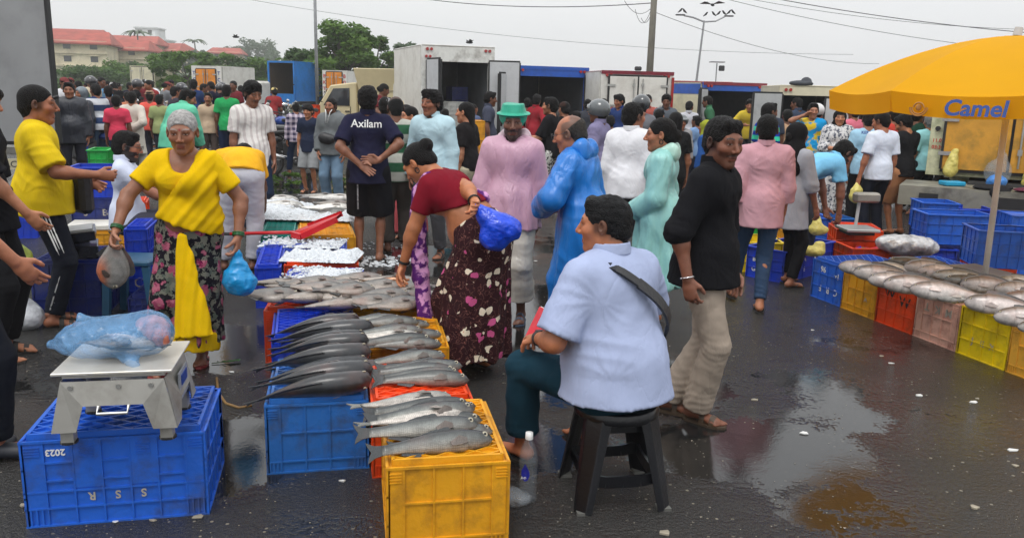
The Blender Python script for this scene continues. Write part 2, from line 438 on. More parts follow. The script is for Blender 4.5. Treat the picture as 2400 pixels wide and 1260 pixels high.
  base = mix(math_('MULTIPLY', squig, .6), col, (.35, .15, .12))
  cur = mix(inside, base, fc)
 if kind == 'roses':     # dense blurred roses with leaves
  v1 = vor(11, rnd=.9); v2 = vor(38, rnd=1)
  se = n.nodes.new('ShaderNodeSeparateColor'); l(v2.outputs['Color'], se.inputs[0])
  petals = mix(se.outputs[0], (.22, .012, .07), (.50, .16, .22))
  leaf = mix(mrange(se.outputs[1], .6, .65, 0, 1), col, (.16, .16, .13))
  leaf = mix(mrange(se.outputs[2], .85, .87, 0, 1), leaf, (.10, .12, .10))
  dd = math_('ADD', v1.outputs['Distance'], math_('MULTIPLY', math_('SUBTRACT', noise(40, 3), .5), .5))
  cur = mix(mrange(dd, .36, .42, 1, 0), leaf, petals)
  cur = mix(mrange(v1.outputs['Distance'], .05, .14, .7, 0), cur, (.42, .2, .2))
 if kind == 'leafprint':
  nz = noise(26, 3); cur = mix(mrange(nz, .52, .56, 0, 1), col, c2)
  nz2 = noise(45, 2); cur = mix(mrange(nz2, .60, .63, 0, .8), cur, c3 or c2)
 if kind == 'blotch':
  nz = noise(9 * sc, 3); cur = mix(mrange(nz, .48, .55, 0, 1), col, c2)
 big = mrange(noise(5, 4), .3, .7, .88, 1.1)
 vs = n.nodes.new('ShaderNodeVectorMath'); vs.operation = 'SCALE'
 if isinstance(cur, tuple): vs.inputs[0].default_value = cur
 else: l(cur, vs.inputs[0])
 l(big, vs.inputs['Scale']); l(vs.outputs[0], b.inputs['Base Color'])
 b.inputs['Roughness'].default_value = rough; b.inputs['Specular IOR Level'].default_value = .10 if rough > .6 else .6
 b.inputs['Alpha'].default_value = alpha
 # creases
 mp_ = n.nodes.new('ShaderNodeMapping'); mp_.inputs['Rotation'].default_value = (.5, .3, .4); mp_.inputs['Scale'].default_value = (1, 1.6, .6) if rough > .6 else (1.2, 1.2, .35); l(O, mp_.inputs[0])
 wn = n.nodes.new('ShaderNodeTexNoise'); wn.inputs['Scale'].default_value = 6.5 if rough > .6 else 8; wn.inputs['Detail'].default_value = 4; wn.inputs['Distortion'].default_value = .25
 l(mp_.outputs[0], wn.inputs['Vector'])
 rid = math_('POWER', math_('ADD', math_('ABSOLUTE', math_('SUBTRACT', wn.outputs[0], .5)), .002), .6)
 weave = noise(420, 1)
 bmp = n.nodes.new('ShaderNodeBump'); bmp.inputs['Strength'].default_value = .28 if rough > .6 else .5; bmp.inputs['Distance'].default_value = .03
 l(math_('ADD', rid, math_('MULTIPLY', weave, .03)), bmp.inputs['Height']); l(bmp.outputs[0], b.inputs['Normal'])
 return m
def _nn(n, t, k): return n.nodes.new(t)

DARK = srgb((96, 62, 46)); MID = srgb((128, 84, 62)); TAN = srgb((150, 102, 76)); DEEP = srgb((74, 48, 38))
BLACKHAIR = (.008, .007, .007)

def hair_mat(col, rough=.55):
 key = ('hair', tuple(col))
 if key in MATS: return MATS[key]
 m = mat('hair_%d' % len(MATS), col, rough, 0, var=.35, vs=60, bump=.85 if col[0] < .1 else .25, bs=150, spec=.16); MATS[key] = m; return m

def person(loc, h, yaw, label, *, near=0, skin=MID, lean=0, side=0, twist=0, head=(0, 0), tilt=0, RH=None, LH=None, RP=None, LP=None,
   fR=None, fL=None, hip=None, kR=None, kL=None, fat=0, bust=0, hair='short', haircol=BLACKHAIR, beard=0, mous=0, top=None, bottom=None,
   shoes='sandal', shoecol=(.02, .018, .016), curl=(28, 28), hd=(None, None), extras=(), group=None, seed=None, wide=1.0, bindi=0, hsc=1.07, footyaw=(8, -8), res=None, palm=(None, None)):
 """near: 0 far, 1 middle, 2 near. positions in the frame of a 1.7 m body: x right, y forward, z up"""
 seed = seed if seed is not None else (hash(label) if False else sum(map(ord, label)))
 root = thing('person', label, 'person', loc, R(yaw), group)
 S = h / 1.7
 P0 = V3(0, 0, .93) if hip is None else V3(*hip)
 Yw = rotm('Z', twist)
 def leanm(k): return Yw @ rotm('Y', side * k) @ rotm('X', -lean * k)
 R0 = rotm('X', -lean * .35); R1 = leanm(.7); R2 = leanm(1.0)
 W = P0 + R1 @ V3(0, 0, .15); C = W + R2 @ V3(0, .0, .20); N = C + R2 @ V3(0, -.01, .165)
 Sh = {1: C + R2 @ V3(.162 * wide, -.01, .088), -1: C + R2 @ V3(-.162 * wide, -.01, .088)}
 Hp = {1: P0 + R0 @ V3(.088, 0, -.04), -1: P0 + R0 @ V3(-.088, 0, -.04)}
 hc = N + R2 @ V3(0, .014, .038); HR = rotm('Z', head[0]) @ rotm('X', head[1]) @ rotm('Y', tilt)   # head keeps level unless told
 HCn = hc + HR @ V3(0, .018, .085)
 hs_ = hsc
 F = {1: V3(*(fR or (.10, 0, .07))), -1: V3(*(fL or (-.10, 0, .07)))}
 H = {1: V3(*(RH or (.235, .03, .70))), -1: V3(*(LH or (-.235, .03, .70)))}
 fwd = R0 @ V3(0, 1, 0); up2 = R2 @ V3(0, 0, 1); f2 = R2 @ V3(0, 1, 0); f1 = R1 @ V3(0, 1, 0)
 knee = {}; ank = {}; elb = {}; wri = {}
 for s_, kp in ((1, kR), (-1, kL)):
  knee[s_], ank[s_] = ik(Hp[s_], F[s_], .43, .42, kp or (s_ * .12, 1, 0))
 for s_, ep in ((1, RP), (-1, LP)):
  elb[s_], wri[s_] = ik(Sh[s_] + V3(0, 0, 0), H[s_], .285, .25, ep or (s_ * .6, -1, -.1))
 fl = (f1, .70); fl2 = (f2, .66)
 def torso(q, e=0.0, bel=1.0):
  wv = .120 * wide + fat * .9
  q.cone(P0 + R0 @ V3(-.055, 0, -.01), P0 + R0 @ V3(.055, 0, -.01), .108 + e + fat * .4, .108 + e + fat * .4, k=.05, flat=(fwd, .92))
  q.cone(P0, W, .134 * wide + e + fat * .6, wv + e, k=.05, flat=(f1, .72 + fat * .9))
  q.cone(W, C, wv + e, .134 * wide + e + fat * .4, k=.05, flat=(f2, .70 + fat))
  if fat > .02: q.ell((P0 + W) / 2 + f1 * (.045 + fat * .5), (.11 + fat + e, .085 + fat + e, .13 + fat * .5 + e), R1, k=.06)
  q.cone(C + R2 @ V3(-.075 * wide, .0, .03), C + R2 @ V3(.075 * wide, .0, .03), .118 + e + fat * .3, .118 + e + fat * .3, k=.05, flat=(f2, .80))
  q.cone(Sh[-1] + R2 @ V3(.035, 0, -.012), Sh[1] + R2 @ V3(-.035, 0, -.012), .054 + e * .6 + fat * .1, .054 + e * .6 + fat * .1, k=.04)
  for s_ in (1, -1): q.cone(N + R2 @ V3(s_ * .045, -.015, -.028), Sh[s_] + R2 @ V3(-s_ * .02, -.0, .012), .040 + e * .5, .036 + e * .5, k=.035)
  if bust:
   for s_ in (1, -1): q.ell(C + R2 @ V3(.07 * s_, .085, -.005), (.068 + e, .062 + e, .07 + e), R2, k=.035)
 # ---- body
 B = SDF(); torso(B, -.006)
 pass
 nr = .056 + fat * .08
 B.cone(N + R2 @ V3(0, -.01, -.03), HCn + HR @ V3(0, -.03, -.04), nr, nr - .002, k=.03)
 hd_ops = []
 def hp(x, y, z): return HCn + HR @ (V3(x, y, z) * hs_)
 def Hell(c, r_, k=.02, sub=False): B.ell(hp(*c), np.array(r_) * hs_, HR, k, sub)
 def Hcone(a, b, ra, rb, k=.02, flat=None): B.cone(hp(*a), hp(*b), ra * hs_, rb * hs_, k, flat)
 fh = fat * .12
 Hell((0, -.018, .035), (.075, .094, .082), .02)
 Hell((0, .022, -.018), (.058 + fh, .070, .084), .03)
 Hcone((-.026 - fh, .012, -.062), (-.009, .064, -.094), .028, .020, .03); Hcone((.026 + fh, .012, -.062), (.009, .064, -.094), .028, .020, .03)
 for s_ in (1, -1):
  Hell((.036 * s_, .058, -.018), (.026 + fh, .026, .024), .025)           # cheek
  Hell((.080 * s_, -.008, .0), (.010, .019, .032), .006)                    # ear
  Hell((.083 * s_, -.002, .004), (.006, .010, .018), .005, True)
 Hcone((-.038, .074, .030), (.038, .074, .030), .013, .013, .018)              # brow ridge
 for s_ in (1, -1): Hell((.032 * s_, .101, .013), (.019, .016, .0115), .010, True)
 for s_ in (1, -1): Hell((.0315 * s_, .0735, .012), (.0145, .0135, .0125), .002)
 for s_ in (1, -1): Hell((.0315 * s_, .0765, .0185), (.0165, .0135, .0062), .003); Hell((.0315 * s_, .0745, .0025), (.0150, .0120, .0045), .004)   # upper lid
 Hcone((0, .085, .022), (0, .110, -.022), .007, .0115, .010)                   # nose
 for s_ in (1, -1): Hell((.013 * s_, .099, -.028), (.0085, .010, .008), .006)
 Hcone((-.019, .083, -.0545), (.019, .083, -.0545), .0062, .0062, .007); Hcone((-.016, .083, -.066), (.016, .083, -.066), .0078, .0078, .007)
 Hell((0, .102, -.0605), (.024, .012, .0016), .003, True)
 if near < 1: pass
 for s_ in (1, -1):
  sh, el, wr = Sh[s_], elb[s_], wri[s_]; g = 1 + fat * 1.6
  B.cone(sh, el, .052 * g, .041 * g, k=.035); B.cone(el, wr, .042 * g, .0265 * (1 + fat * .5), k=.02)
  B.ell(el + (wr - el) * .25, (.043 * g,) * 3, None, .03)
  kn, an, hj = knee[s_], ank[s_], Hp[s_]
  B.cone(hj, kn, .080 * (1 + fat), .050, k=.04); B.cone(kn, an, .046, .034, k=.02)
  B.ell(kn + (an - kn) * .3 - unit(np.cross(np.cross(an - kn, V3(0, 1, 0)), an - kn)) * .010, (.046, .046, .09), None, .03)
  # foot
  fy = rotm('Z', -footyaw[0] * 1.0 if s_ == 1 else -footyaw[1]); an_ = an
  FF = lambda x, y, z: an_ + fy @ V3(x, y, z)
  up = (V3(0, 0, 1), .72)
  B.cone(FF(0, -.035, -.028), FF(0, .0, -.02), .034, .034, k=.02)
  B.cone(FF(0, -.01, -.022), FF(0, .12, -.046), .034, .034, k=.02, flat=up)
  B.cone(FF(-.012, .10, -.05), FF(.012, .10, -.05), .028, .026, k=.015, flat=(V3(0, 0, 1), .75))
  if near >= 1:
   for i in range(5):
    o_ = (-.034 + i * .0165) * s_ ; B.cone(FF(o_, .125, -.052), FF(o_ * 1.1, .172 - abs(i - .3) * .0095, -.058), .0125 - i * .0007, .0115 - i * .0008, k=.004)
  else: B.cone(FF(0, .1, -.05), FF(0, .15, -.056), .034, .03, k=.02, flat=(V3(0, 0, 1), .5))
 # hands
 hands = {}
 for s_, hi_ in ((1, 0), (-1, 1)):
  wr = wri[s_]; d = unit(wr - elb[s_]) if hd[hi_] is None else unit(hd[hi_])
  n = V3(-s_ * 1.0, 0, 0) if palm[hi_] is None else V3(*palm[hi_])
  n = unit(n - d * (n @ d)); a = np.cross(d, n) * s_      # a: towards the thumb side
  if palm[hi_] is None and a @ V3(0, 1, 0) < 0: pass
  a = unit(np.cross(n, d)) * (1 if True else -1)
  # thumb side must be forward for a hanging hand
  if (a @ V3(0, 1, .2)) < 0: a = -a
  hands[s_] = (wr, d, n, a)
  B.cone(wr, wr + d * .045, .026, .032, k=.012, flat=(n, .62)); B.cone(wr + d * .04, wr + d * .078, .036, .037, k=.012, flat=(n, .42))
  cu = curl[hi_]
  if near >= 1:
   for i in range(4):
    b0 = wr + d * (.082 - abs(i - 1.3) * .003) + a * (.029 - .0195 * i); dd = d; L3 = (.040, .026, .022); sc_ = (.95, 1.05, 1.0, .78)[i]
    r_ = .0098
    ax_ = np.cross(d, n)
    ang = cu * (.8 + .12 * i)
    for j in range(3):
     ang_r = R(ang) * (j + .6) * (.55 if j else .6)
     dd = unit(d * math.cos(ang_r * 1.3) + n * math.sin(ang_r * 1.3) + a * (.07 - .05 * i))
     e_ = b0 + dd * L3[j] * sc_; B.cone(b0, e_, r_, r_ * .93, k=.003); r_ *= .93; b0 = e_
   t0 = wr + d * .02 + a * .022 + n * .008; t1 = t0 + unit(d * .75 + a * .7 + n * .3) * .042; t2 = t1 + unit(d * .95 + a * .12 + n * (.25 + cu / 90)) * .032; t3 = t2 + unit(d * .9 - a * .1 + n * (.35 + cu / 60)) * .026
   B.cone(t0, t1, .0165, .0125, k=.012); B.cone(t1, t2, .0118, .0108, k=.003); B.cone(t2, t3, .0108, .0095, k=.003)
  else:
   e_ = wr + d * .115 + n * (.02 + cu * .0004); B.cone(wr + d * .07, e_, .036, .028, k=.012, flat=(n, .5)); B.cone(e_, e_ + unit(d + n * cu / 40) * .05, .028, .022, k=.01, flat=(n, .5))
   B.cone(wr + d * .02 + a * .02, wr + d * .075 + a * .045, .015, .012, k=.01)
 rb, rh_ = {0: (.020, .011), 1: (.014, .0062), 2: (.011, .0046)}[near] if res is None else res
 def blocks(q):
  P, Q = q.mesh(rb)
  boxes = [(HCn - V3(.115, .125, .125) * hs_, HCn + V3(.115, .14, .135) * hs_, rh_)]
  if near >= 1:
   for s_ in (1, -1): boxes.append((np.minimum(wri[s_], wri[s_] + hands[s_][1] * .16) - .055, np.maximum(wri[s_], wri[s_] + hands[s_][1] * .16) + .055, min(rh_ * 1.0, .005)))
  Ps, Qs, off = [], [], 0
  keep = np.ones(len(Q), bool); ctr = P[Q].mean(1)
  for lo, hi, r_ in boxes:
   keep &= ~np.all((ctr > lo + rb * 1.2) & (ctr < hi - rb * 1.2), axis=1)
  Ps.append(P); Qs.append(Q[keep]); off = len(P)
  for lo, hi, r_ in boxes:
   p, q_ = q.mesh(r_, lo, hi)
   if len(p): Ps.append(p); Qs.append(q_ + off); off += len(p)
  return np.concatenate(Ps), np.concatenate(Qs)
 P, Q = blocks(B)
 # colours of the skin
 q = ((P - HCn) @ HR) / hs_
 skin = np.minimum(np.array(skin) * [1.42, 1.36, 1.30], .6); C_ = np.tile(skin, (len(P), 1))
 inhead = (np.abs(q[:, 0]) < .1) & (q[:, 2] > -.14) & (q[:, 2] < .14) & (np.abs(q[:, 1]) < .14)
 x, y, z = np.abs(q[:, 0]), q[:, 1], q[:, 2]
 def blend(mask, col, a=1.0):
  mk = (np.clip(mask, 0, 1) * a * inhead)[:, None]; C_[:] = C_ * (1 - mk) + np.array(col) * mk
 sk = skin
 if near >= 0:
  blend(np.exp(-((x - .05) ** 2 + (y - .07) ** 2 + (z + .02) ** 2) / .0006), sk * [1.25, 1.05, .98], .7)
  blend(np.exp(-((x) ** 2 + (y - .115) ** 2 + (z + .024) ** 2) / .0003), sk * [1.3, 1.05, .95], .6)
  blend(((np.hypot((x - .032) / .021, (z - .012) / .014) < 1) & (y > .05)) * 1.0, sk * [.62, .55, .52], .8)   # eyelids, darker skin
  eye = np.hypot((x - .0315) / .0115, (z - .0095) / .0036) < 1
  blend((eye & (y > .07)) * 1.0, (.36, .31, .28)); blend(((np.hypot(x - .0315, (z - .0095) * .8) < .0058) & (y > .07) & eye) * 1.0, (.012, .008, .006))
  bro = (np.abs(z - .034 - .004 * np.sin((x - .015) / .036 * 3.14)) < .0042) & (x > .012) & (x < .050) & (y > .045)
  blend(bro * 1.0, tuple(np.array(haircol) * 1.0 + .01), .85 if hair != 'greybun' else .5)
  lip = (np.hypot(x / .024, (z + .0605) / .0105) < 1) & (y > .07)
  blend(lip * 1.0, sk * [.85, .55, .52] + [.02, 0, 0], .9)
  blend(((np.abs(z + .0605) < .0016) & (x < .024) & (y > .07)) * 1.0, sk * .22)
  blend(((np.hypot(x - .008, z + .0345) < .0045) & (y > .095)) * 1.0, sk * .25)
 if hair in ('short', 'thick', 'curly', 'buzz', 'thin', 'bald') and near:
  side_ = np.clip((x - .052) / .012, 0, 1) * np.clip((.045 - y) / .02, 0, 1) * np.clip((z + .045) / .03, 0, 1) * (z < .08); back_ = np.clip((-.02 - y) / .02, 0, 1) * np.clip((z + .075) / .03, 0, 1)
  blend(np.maximum(side_, back_), np.array(haircol) + sk * .12, .8); blend(np.clip((z - .058) / .02, 0, 1) * (y > .0), np.array(haircol) + sk * .2, .5 if hair != 'bald' else 0)
 if mous: blend(((np.abs(z + .045 + x * .12) < .0068) & (x < .034) & (y > .06)) * 1.0, haircol, mous)
 if beard:
  jaw = (z < -.028 - (.045 - np.minimum(x, .045)) * .15) & (y > -.03) & ((x > .034) | (z < -.074)) & (z > -.135) & ~lip
  jaw |= (np.abs(x - .07) < .02) & (np.abs(y - .012) < .016) & (z < .01) & (z > -.04)
  blend(jaw * 1.0, tuple(np.array(haircol) * .9 + .004), beard); blend(((np.abs(z + .045 + x * .12) < .0068) & (x < .034) & (y > .06)) * 1.0, haircol, beard)
 if bindi: blend(((np.hypot(x, z - .036) < .0055) & (y > .05)) * 1.0, (.25, .01, .02))
 # paler palms, darker elbows and knees
 for s_ in (1, -1):
  wr, d, n, a = hands[s_]; t = (P - wr) @ d; mm = (t > .01) & (t < .2) & (np.linalg.norm(P - wr, axis=1) < .22)
  pn = np.clip(((P - wr) @ n + .004) * 60, 0, 1) * mm; C_[:] = C_ * (1 - .5 * pn[:, None]) + np.minimum(sk * 1.5 + .04, .8) * .5 * pn[:, None]
  for j in (elb[s_], knee[s_]):
   g = np.exp(-np.sum((P - j) ** 2, 1) / .004)[:, None] * .25; C_[:] = C_ * (1 - g) + sk * .6 * g
 me = np_mesh('body', P * S, Q); set_col(me, C_); obj('body', me, skin_mat(), root)
 def hb(q_, name, m_, rs=None, disp=None, parent=root, col=None):
  p_, f_ = q_.mesh(rs or (rh_ * 1.3))
  if not len(p_): return None
  me_ = np_mesh(name, p_ * S, f_)
  if disp: displace(me_, p_ * S, disp(p_) * S)
  return obj(name, me_, m_, parent)
 # ---- hair and headwear
 def cap_hair(th=.010, line=.055, back=-.05, side_=.02, curly=.0):
  q_ = SDF(); q_.ell(hp(0, -.02, .037), np.array((.075 + th * .8, .094 + th, .082 + th)) * hs_, HR, .01)
  q_.cone(hp(0, -.055, -.02), hp(0, -.045, back), (.058 + th) * hs_, (.05 + th * .6) * hs_, k=.02)
  # clear the face and the ears
  q_.ell(hp(0, .075, line - .085), np.array((.068, .055, .085)) * hs_, HR, .012, True)
  for s_ in (1, -1):
   q_.ell(hp(.085 * s_, .025, -.03), np.array((.030, .040, .050)) * hs_, HR, .008, True)
   q_.ell(hp(.088 * s_, -.008, -.012), np.array((.020, .020, .034)) * hs_, HR, .006, True)
  q_.plane(hp(0, 0, back - .01), HR @ V3(0, .45, -1))
  return q_
 rg = np.random.default_rng(seed + 5)
 def rough_(amp, f=110):
  k1 = rg.normal(size=3); k2 = rg.normal(size=3)
  return lambda p_: amp * (np.sin(p_ @ k1 * f + 2 * np.sin(p_ @ k2 * f * .7)) * .6 + .6 * np.sin(p_[:, 0] * f * 1.7 + 3 * np.sin(p_[:, 2] * f * .6) + 2 * np.sin(p_[:, 1] * f)))
 hm = hair_mat(haircol)
 if hair in ('short', 'thick', 'curly', 'thin', 'buzz'):
  th = {'short': .010, 'thick': .019, 'curly': .016, 'thin': .007, 'buzz': .005}[hair]
  q_ = cap_hair(th, .062 if hair != 'thick' else .050)
  if hair in ('thick', 'short'): q_.ops.insert(2, ('c', hp(-.03, .045, .092), hp(.035, .05, .098), (.02 + th) * hs_ * .9, (.02 + th) * hs_ * .9, .02, None, False, False))
  if hair == 'curly': q_.ops.insert(2, ('e', hp(0, .02, .105), np.array((.05, .055, .025)) * hs_, HR, .02, False))
  hb(q_, 'hair', hm, disp=rough_({'short': .0022, 'thick': .0042, 'curly': .005, 'thin': .001, 'buzz': .0006}[hair], 105 if hair != 'curly' else 150))
 if hair == 'fringe':
  q_ = cap_hair(.024, .040); q_.ops.insert(2, ('c', hp(-.045, .068, .052), hp(.045, .068, .060), .026 * hs_, .026 * hs_, .02, None, False, False)); hb(q_, 'hair', hm, disp=rough_(.003, 70))
 if hair == 'bald':    # a rim of short hair round the back
  q_ = cap_hair(.004, .05); q_.plane(hp(0, 0, .028), HR @ V3(0, .55, 1)); hb(q_, 'hair', hair_mat(haircol), disp=rough_(.0015, 200))
 if hair in ('bun', 'greybun', 'tied', 'long', 'pony'):
  q_ = cap_hair(.008, .062, -.03)
  if hair in ('bun', 'greybun'):
   c_ = (0, -.125, .0) if hair == 'greybun' else (0, -.115, .055); q_.ell(hp(*c_), np.array((.046, .042, .044)) * hs_, HR, .012)
  if hair == 'tied': q_.ell(hp(0, -.12, -.01), np.array((.035, .035, .045)) * hs_, HR, .012)
  if hair == 'long': q_.cone(hp(0, -.075, -.02), N + R2 @ V3(0, -.10, -.22), .06, .045, k=.03, flat=(f2, .6))
  if hair == 'pony': q_.cone(hp(0, -.105, -.01), hp(0, -.135, -.06), .03, .032, k=.02); q_.cone(hp(0, -.135, -.06), N + R2 @ V3(0, -.13, -.16), .034, .018, k=.02)
  hb(q_, 'hair', hm, disp=rough_(.0012, 70))
 for ex in extras:
  k_ = ex[0]
  if k_ == 'cap':
   q_ = SDF(); q_.ell(hp(0, -.012, .045), np.array((.086, .106, .082)) * hs_, HR, .01); q_.plane(hp(0, 0, .045), HR @ V3(0, 0, -1))
   q_.ell(hp(0, .095, .050), np.array((.065, .075, .012)) * hs_, HR, .004); hb(q_, 'cap', cloth_mat(ex[1]), rs=rh_ * 1.2)
  if k_ == 'helmet':
   q_ = SDF(); q_.ell(hp(0, -.012, .035), np.array((.115, .135, .118)) * hs_, HR, .01); q_.plane(hp(0, .0, -.035), HR @ V3(0, .15, -1))
   q_.ell(hp(0, .13, -.03), np.array((.085, .07, .075)) * hs_, HR, .01, True)
   hb(q_, 'helmet', mat('helmet_shell_%d' % int(ex[1][0] * 999), ex[1], .2, coat=.6), rs=rh_ * 1.2)
   q_ = SDF(); q_.ell(hp(0, -.008, .05), np.array((.120, .142, .105)) * hs_, HR, .01); q_.plane(hp(0, .06, 0), HR @ V3(0, -1, 0)); q_.plane(hp(0, 0, .09), HR @ V3(0, .0, 1)); q_.plane(hp(0, 0, .03), HR @ V3(0, .15, -1)); hb(q_, 'visor', mat('visor', (.25, .27, .28), .1, coat=.5), rs=rh_)
  if k_ == 'scarf':   # head covering falling to the shoulders
   q_ = SDF(); q_.ell(hp(0, -.022, .03), np.array((.092, .108, .100)) * hs_, HR, .01); q_.cone(hp(0, -.03, -.02), N + R2 @ V3(0, -.02, -.05), .085, .13, k=.04)
   q_.cone(N + R2 @ V3(0, -.02, -.03), N + R2 @ V3(0, -.04, -.16), .125, .16, k=.03, flat=(f2, .8))
   q_.ell(hp(0, .10, .005 if ex[2] else -.01), np.array((.050, .06, .026 if ex[2] else .075)) * hs_, HR, .01, True)
   hb(q_, 'head_scarf', cloth_mat(ex[1]), rs=rh_ * 1.3, disp=lambda p_: .006 * folds(p_, seed, 1, .5))
  if k_ == 'hood':
   q_ = SDF(); q_.ell(hp(0, -.018, .03), np.array((.100, .115, .112)) * hs_, HR, .01); q_.cone(hp(0, -.04, -.03), N + V3(0, -.02, 0), .085, .10, k=.04)
   q_.ell(hp(0, .10, -.01), np.array((.065, .07, .085)) * hs_, HR, .01, True)
   hb(q_, 'hood', cloth_mat(ex[1], rough=.35), rs=rh_ * 1.3, disp=lambda p_: .007 * folds(p_, seed))
  if k_ == 'hoodback':
   q_ = SDF(); q_.cone(N + R2 @ V3(-.07, -.085, -.03), N + R2 @ V3(.07, -.085, -.03), .052, .052, k=.05, flat=(R2 @ V3(0, 1, 0), .8)); q_.cone(N + R2 @ V3(-.09, .01, -.01), N + R2 @ V3(-.075, -.07, .02), .035, .05, k=.03); q_.cone(N + R2 @ V3(.09, .01, -.01), N + R2 @ V3(.075, -.07, .02), .035, .05, k=.03)
   hb(q_, 'hood', cloth_mat(ex[1], rough=.35), rs=.010, disp=lambda p_: .012 * folds(p_, seed + 2))
  if k_ == 'hat':
   q_ = SDF(); q_.cone(hp(0, -.01, .05), hp(0, -.012, .125), .094 * hs_, .072 * hs_, k=.01, cut='b'); q_.cone(hp(0, -.01, .058), hp(0, -.01, .060), .116 * hs_, .116 * hs_, k=.014, flat=(HR @ V3(0, 0, 1), .10))
   hb(q_, 'hat', cloth_mat(ex[1], rough=.4), rs=rh_ * 1.1, disp=lambda p_: .008 * folds(p_, seed + 9, 1.6))
  if k_ == 'glasses':
   g = MB()
   for s_ in (1, -1):
    pts = [Vector(hp(s_ * .034 + .024 * math.cos(a_), .106, .008 + .019 * math.sin(a_))) * S for a_ in np.linspace(0, 2 * math.pi, 13)]
    g.tube(pts, .0022 * S, 5); g.tube([Vector(hp(s_ * .058, .102, .014)) * S, Vector(hp(s_ * .088, .0, .012)) * S], .002 * S, 5)
   g.tube([Vector(hp(-.011, .108, .012)) * S, Vector(hp(.011, .108, .012)) * S], .002 * S, 5); g.build('spectacles', mat('spectacle_frame', (.05, .05, .055), .3, .3), root)
  if k_ == 'earring':
   g = MB(); c_ = Vector(hp(.086, -.006, -.045)) * S; c2_ = Vector(hp(-.086, -.006, -.045)) * S
   for cc in (c_, c2_): g.tube([cc + Vector(HR @ V3(0, .013 * math.cos(a_), .016 * math.sin(a_))) for a_ in np.linspace(0, 2 * math.pi, 12)], .0035, 5)
   g.build('earring', mat('gold', (.75, .45, .12), .25, 1.0), root, smooth=True)
  if k_ == 'bangle':
   s_ = ex[1]; g = MB(); d = unit(wri[s_] - elb[s_]); a_ = unit(np.cross(d, V3(.3, .5, .8))); b_ = np.cross(d, a_)
   for j in range(ex[3]):
    cc = wri[s_] - d * (.012 + .009 * j); g.tube([Vector((cc + (a_ * math.cos(t) + b_ * math.sin(t)) * .036) * S) for t in np.linspace(0, 2 * math.pi, 16)], .0042 * S, 6)
   g.build('bangle', ex[2], root, smooth=True)
  if k_ == 'watch':
   s_ = ex[1]; d = unit(wri[s_] - elb[s_]); q_ = SDF(); cc = wri[s_] - d * .02; q_.cone(cc - d * .012, cc + d * .012, .036, .035, k=.004).plane(cc + d * .014, d).plane(cc - d * .014, -d)
   nn_ = -hands[s_][2]; q_.cone(cc + nn_ * .02, cc + nn_ * .038, .02, .019, k=.002, cut='b'); hb(q_, 'watch', mat('black_rubber', (.012, .012, .014), .4), rs=.004)
 # ---- clothes
 amp = {0: .006, 1: .009, 2: .011}[near]
 rs = {0: .022, 1: .013, 2: .0085}[near]
 Rup = unit(N - P0); floor_ = lambda t: None
 if bottom:
  kind, bm = bottom[0], bottom[1]; bo = bottom[2] if len(bottom) > 2 else {}
  q_ = SDF()
  if kind in ('trousers', 'shorts', 'threeq'):
   e = bo.get('loose', .014)
   q_.cone(P0 + R0 @ V3(-.055, 0, -.02), P0 + R0 @ V3(.055, 0, -.02), .112 + e + fat * .4, .112 + e + fat * .4, k=.04, flat=(fwd, .92)); q_.cone(P0, W, .142 * wide + e + fat * .55, .13 * wide + e + fat * .8, k=.04, flat=(f1, .74 + fat * .9))
   q_.plane(P0 + R1 @ V3(0, 0, (.10 if not top or top[2:] and top[2].get('hem', -.1) > 0 else top[2].get('hem', -.1) + .03 if top[2:] else -.07) if kind != 'x' else 0), R1 @ V3(0, 0, 1))
   for s_ in (1, -1):
    kn, an, hj = knee[s_], ank[s_], Hp[s_]
    if kind == 'shorts':
     t = bo.get('len', .92); q_.cone(hj, hj + (kn - hj) * t, .096 * (1 + fat) + e, .076 + e * 1.6, k=.03, cut='b')
    else:
     q_.cone(hj, kn, .086 * (1 + fat) + e, .058 + e, k=.03)
     t = bo.get('len', .90 if kind == 'trousers' else .55); q_.cone(kn, kn + (an - kn) * t, .060 + e, bo.get('cuff', .052) + e * .8, k=.02, cut='b')
   def ldsp(p_):
    f = amp * .55 * folds(p_, seed + 1, 1.0, .0) + radial(p_, P0 + R0 @ V3(0, .08, -.10), (V3(1, 0, 0), V3(0, 0, 1)), 9, .12, seed) * .012
    for s_ in (1, -1):
     for j_, w_ in ((knee[s_], .010), (ank[s_] + V3(0, 0, .07), .012)): f = f + np.exp(-np.sum((p_ - j_) ** 2, 1) / w_) * ridge(np.sin(p_[:, 2] * 78 + 2.2 * np.sin(p_[:, 0] * 22 + p_[:, 1] * 17 + seed))) * (.0065 if w_ > .011 else .0045)
    return f
   hb(q_, bo.get('name', 'trousers' if kind == 'trousers' else 'shorts'), bm, rs, disp=ldsp)
  if kind == 'skirt':
   hz = bo.get('hem', .10); hr = bo.get('r', .24); fc = (ank[1] + ank[-1]) / 2; c_ = V3(fc[0] * .7 + P0[0] * .3, fc[1] * .7 + P0[1] * .3, hz)
   q_.cone(P0 + R0 @ V3(-.055, 0, -.01), P0 + R0 @ V3(.055, 0, -.01), .125 + fat * .6, .125 + fat * .6, k=.05, flat=(fwd, .95)); q_.cone(P0, W, .155 * wide + fat * .7, .138 * wide + fat * .8, k=.04, flat=(f1, .76 + fat * .8))
   q_.plane(P0 + R1 @ V3(0, 0, bo.get('waist', .11)), R1 @ V3(0, 0, 1))
   q_.cone(P0 + V3(0, 0, -.02), c_, .165 + fat * .5, hr, k=.05, cut='b', flat=(V3(0, 1, 0), .85))
   for s_ in (1, -1): q_.cone(Hp[s_], knee[s_], .10 + fat * .3, .085, k=.05)
   q_.plane(V3(0, 0, hz), V3(0, 0, -1))
   npl = bo.get('pleats', 9); ph = seed % 7
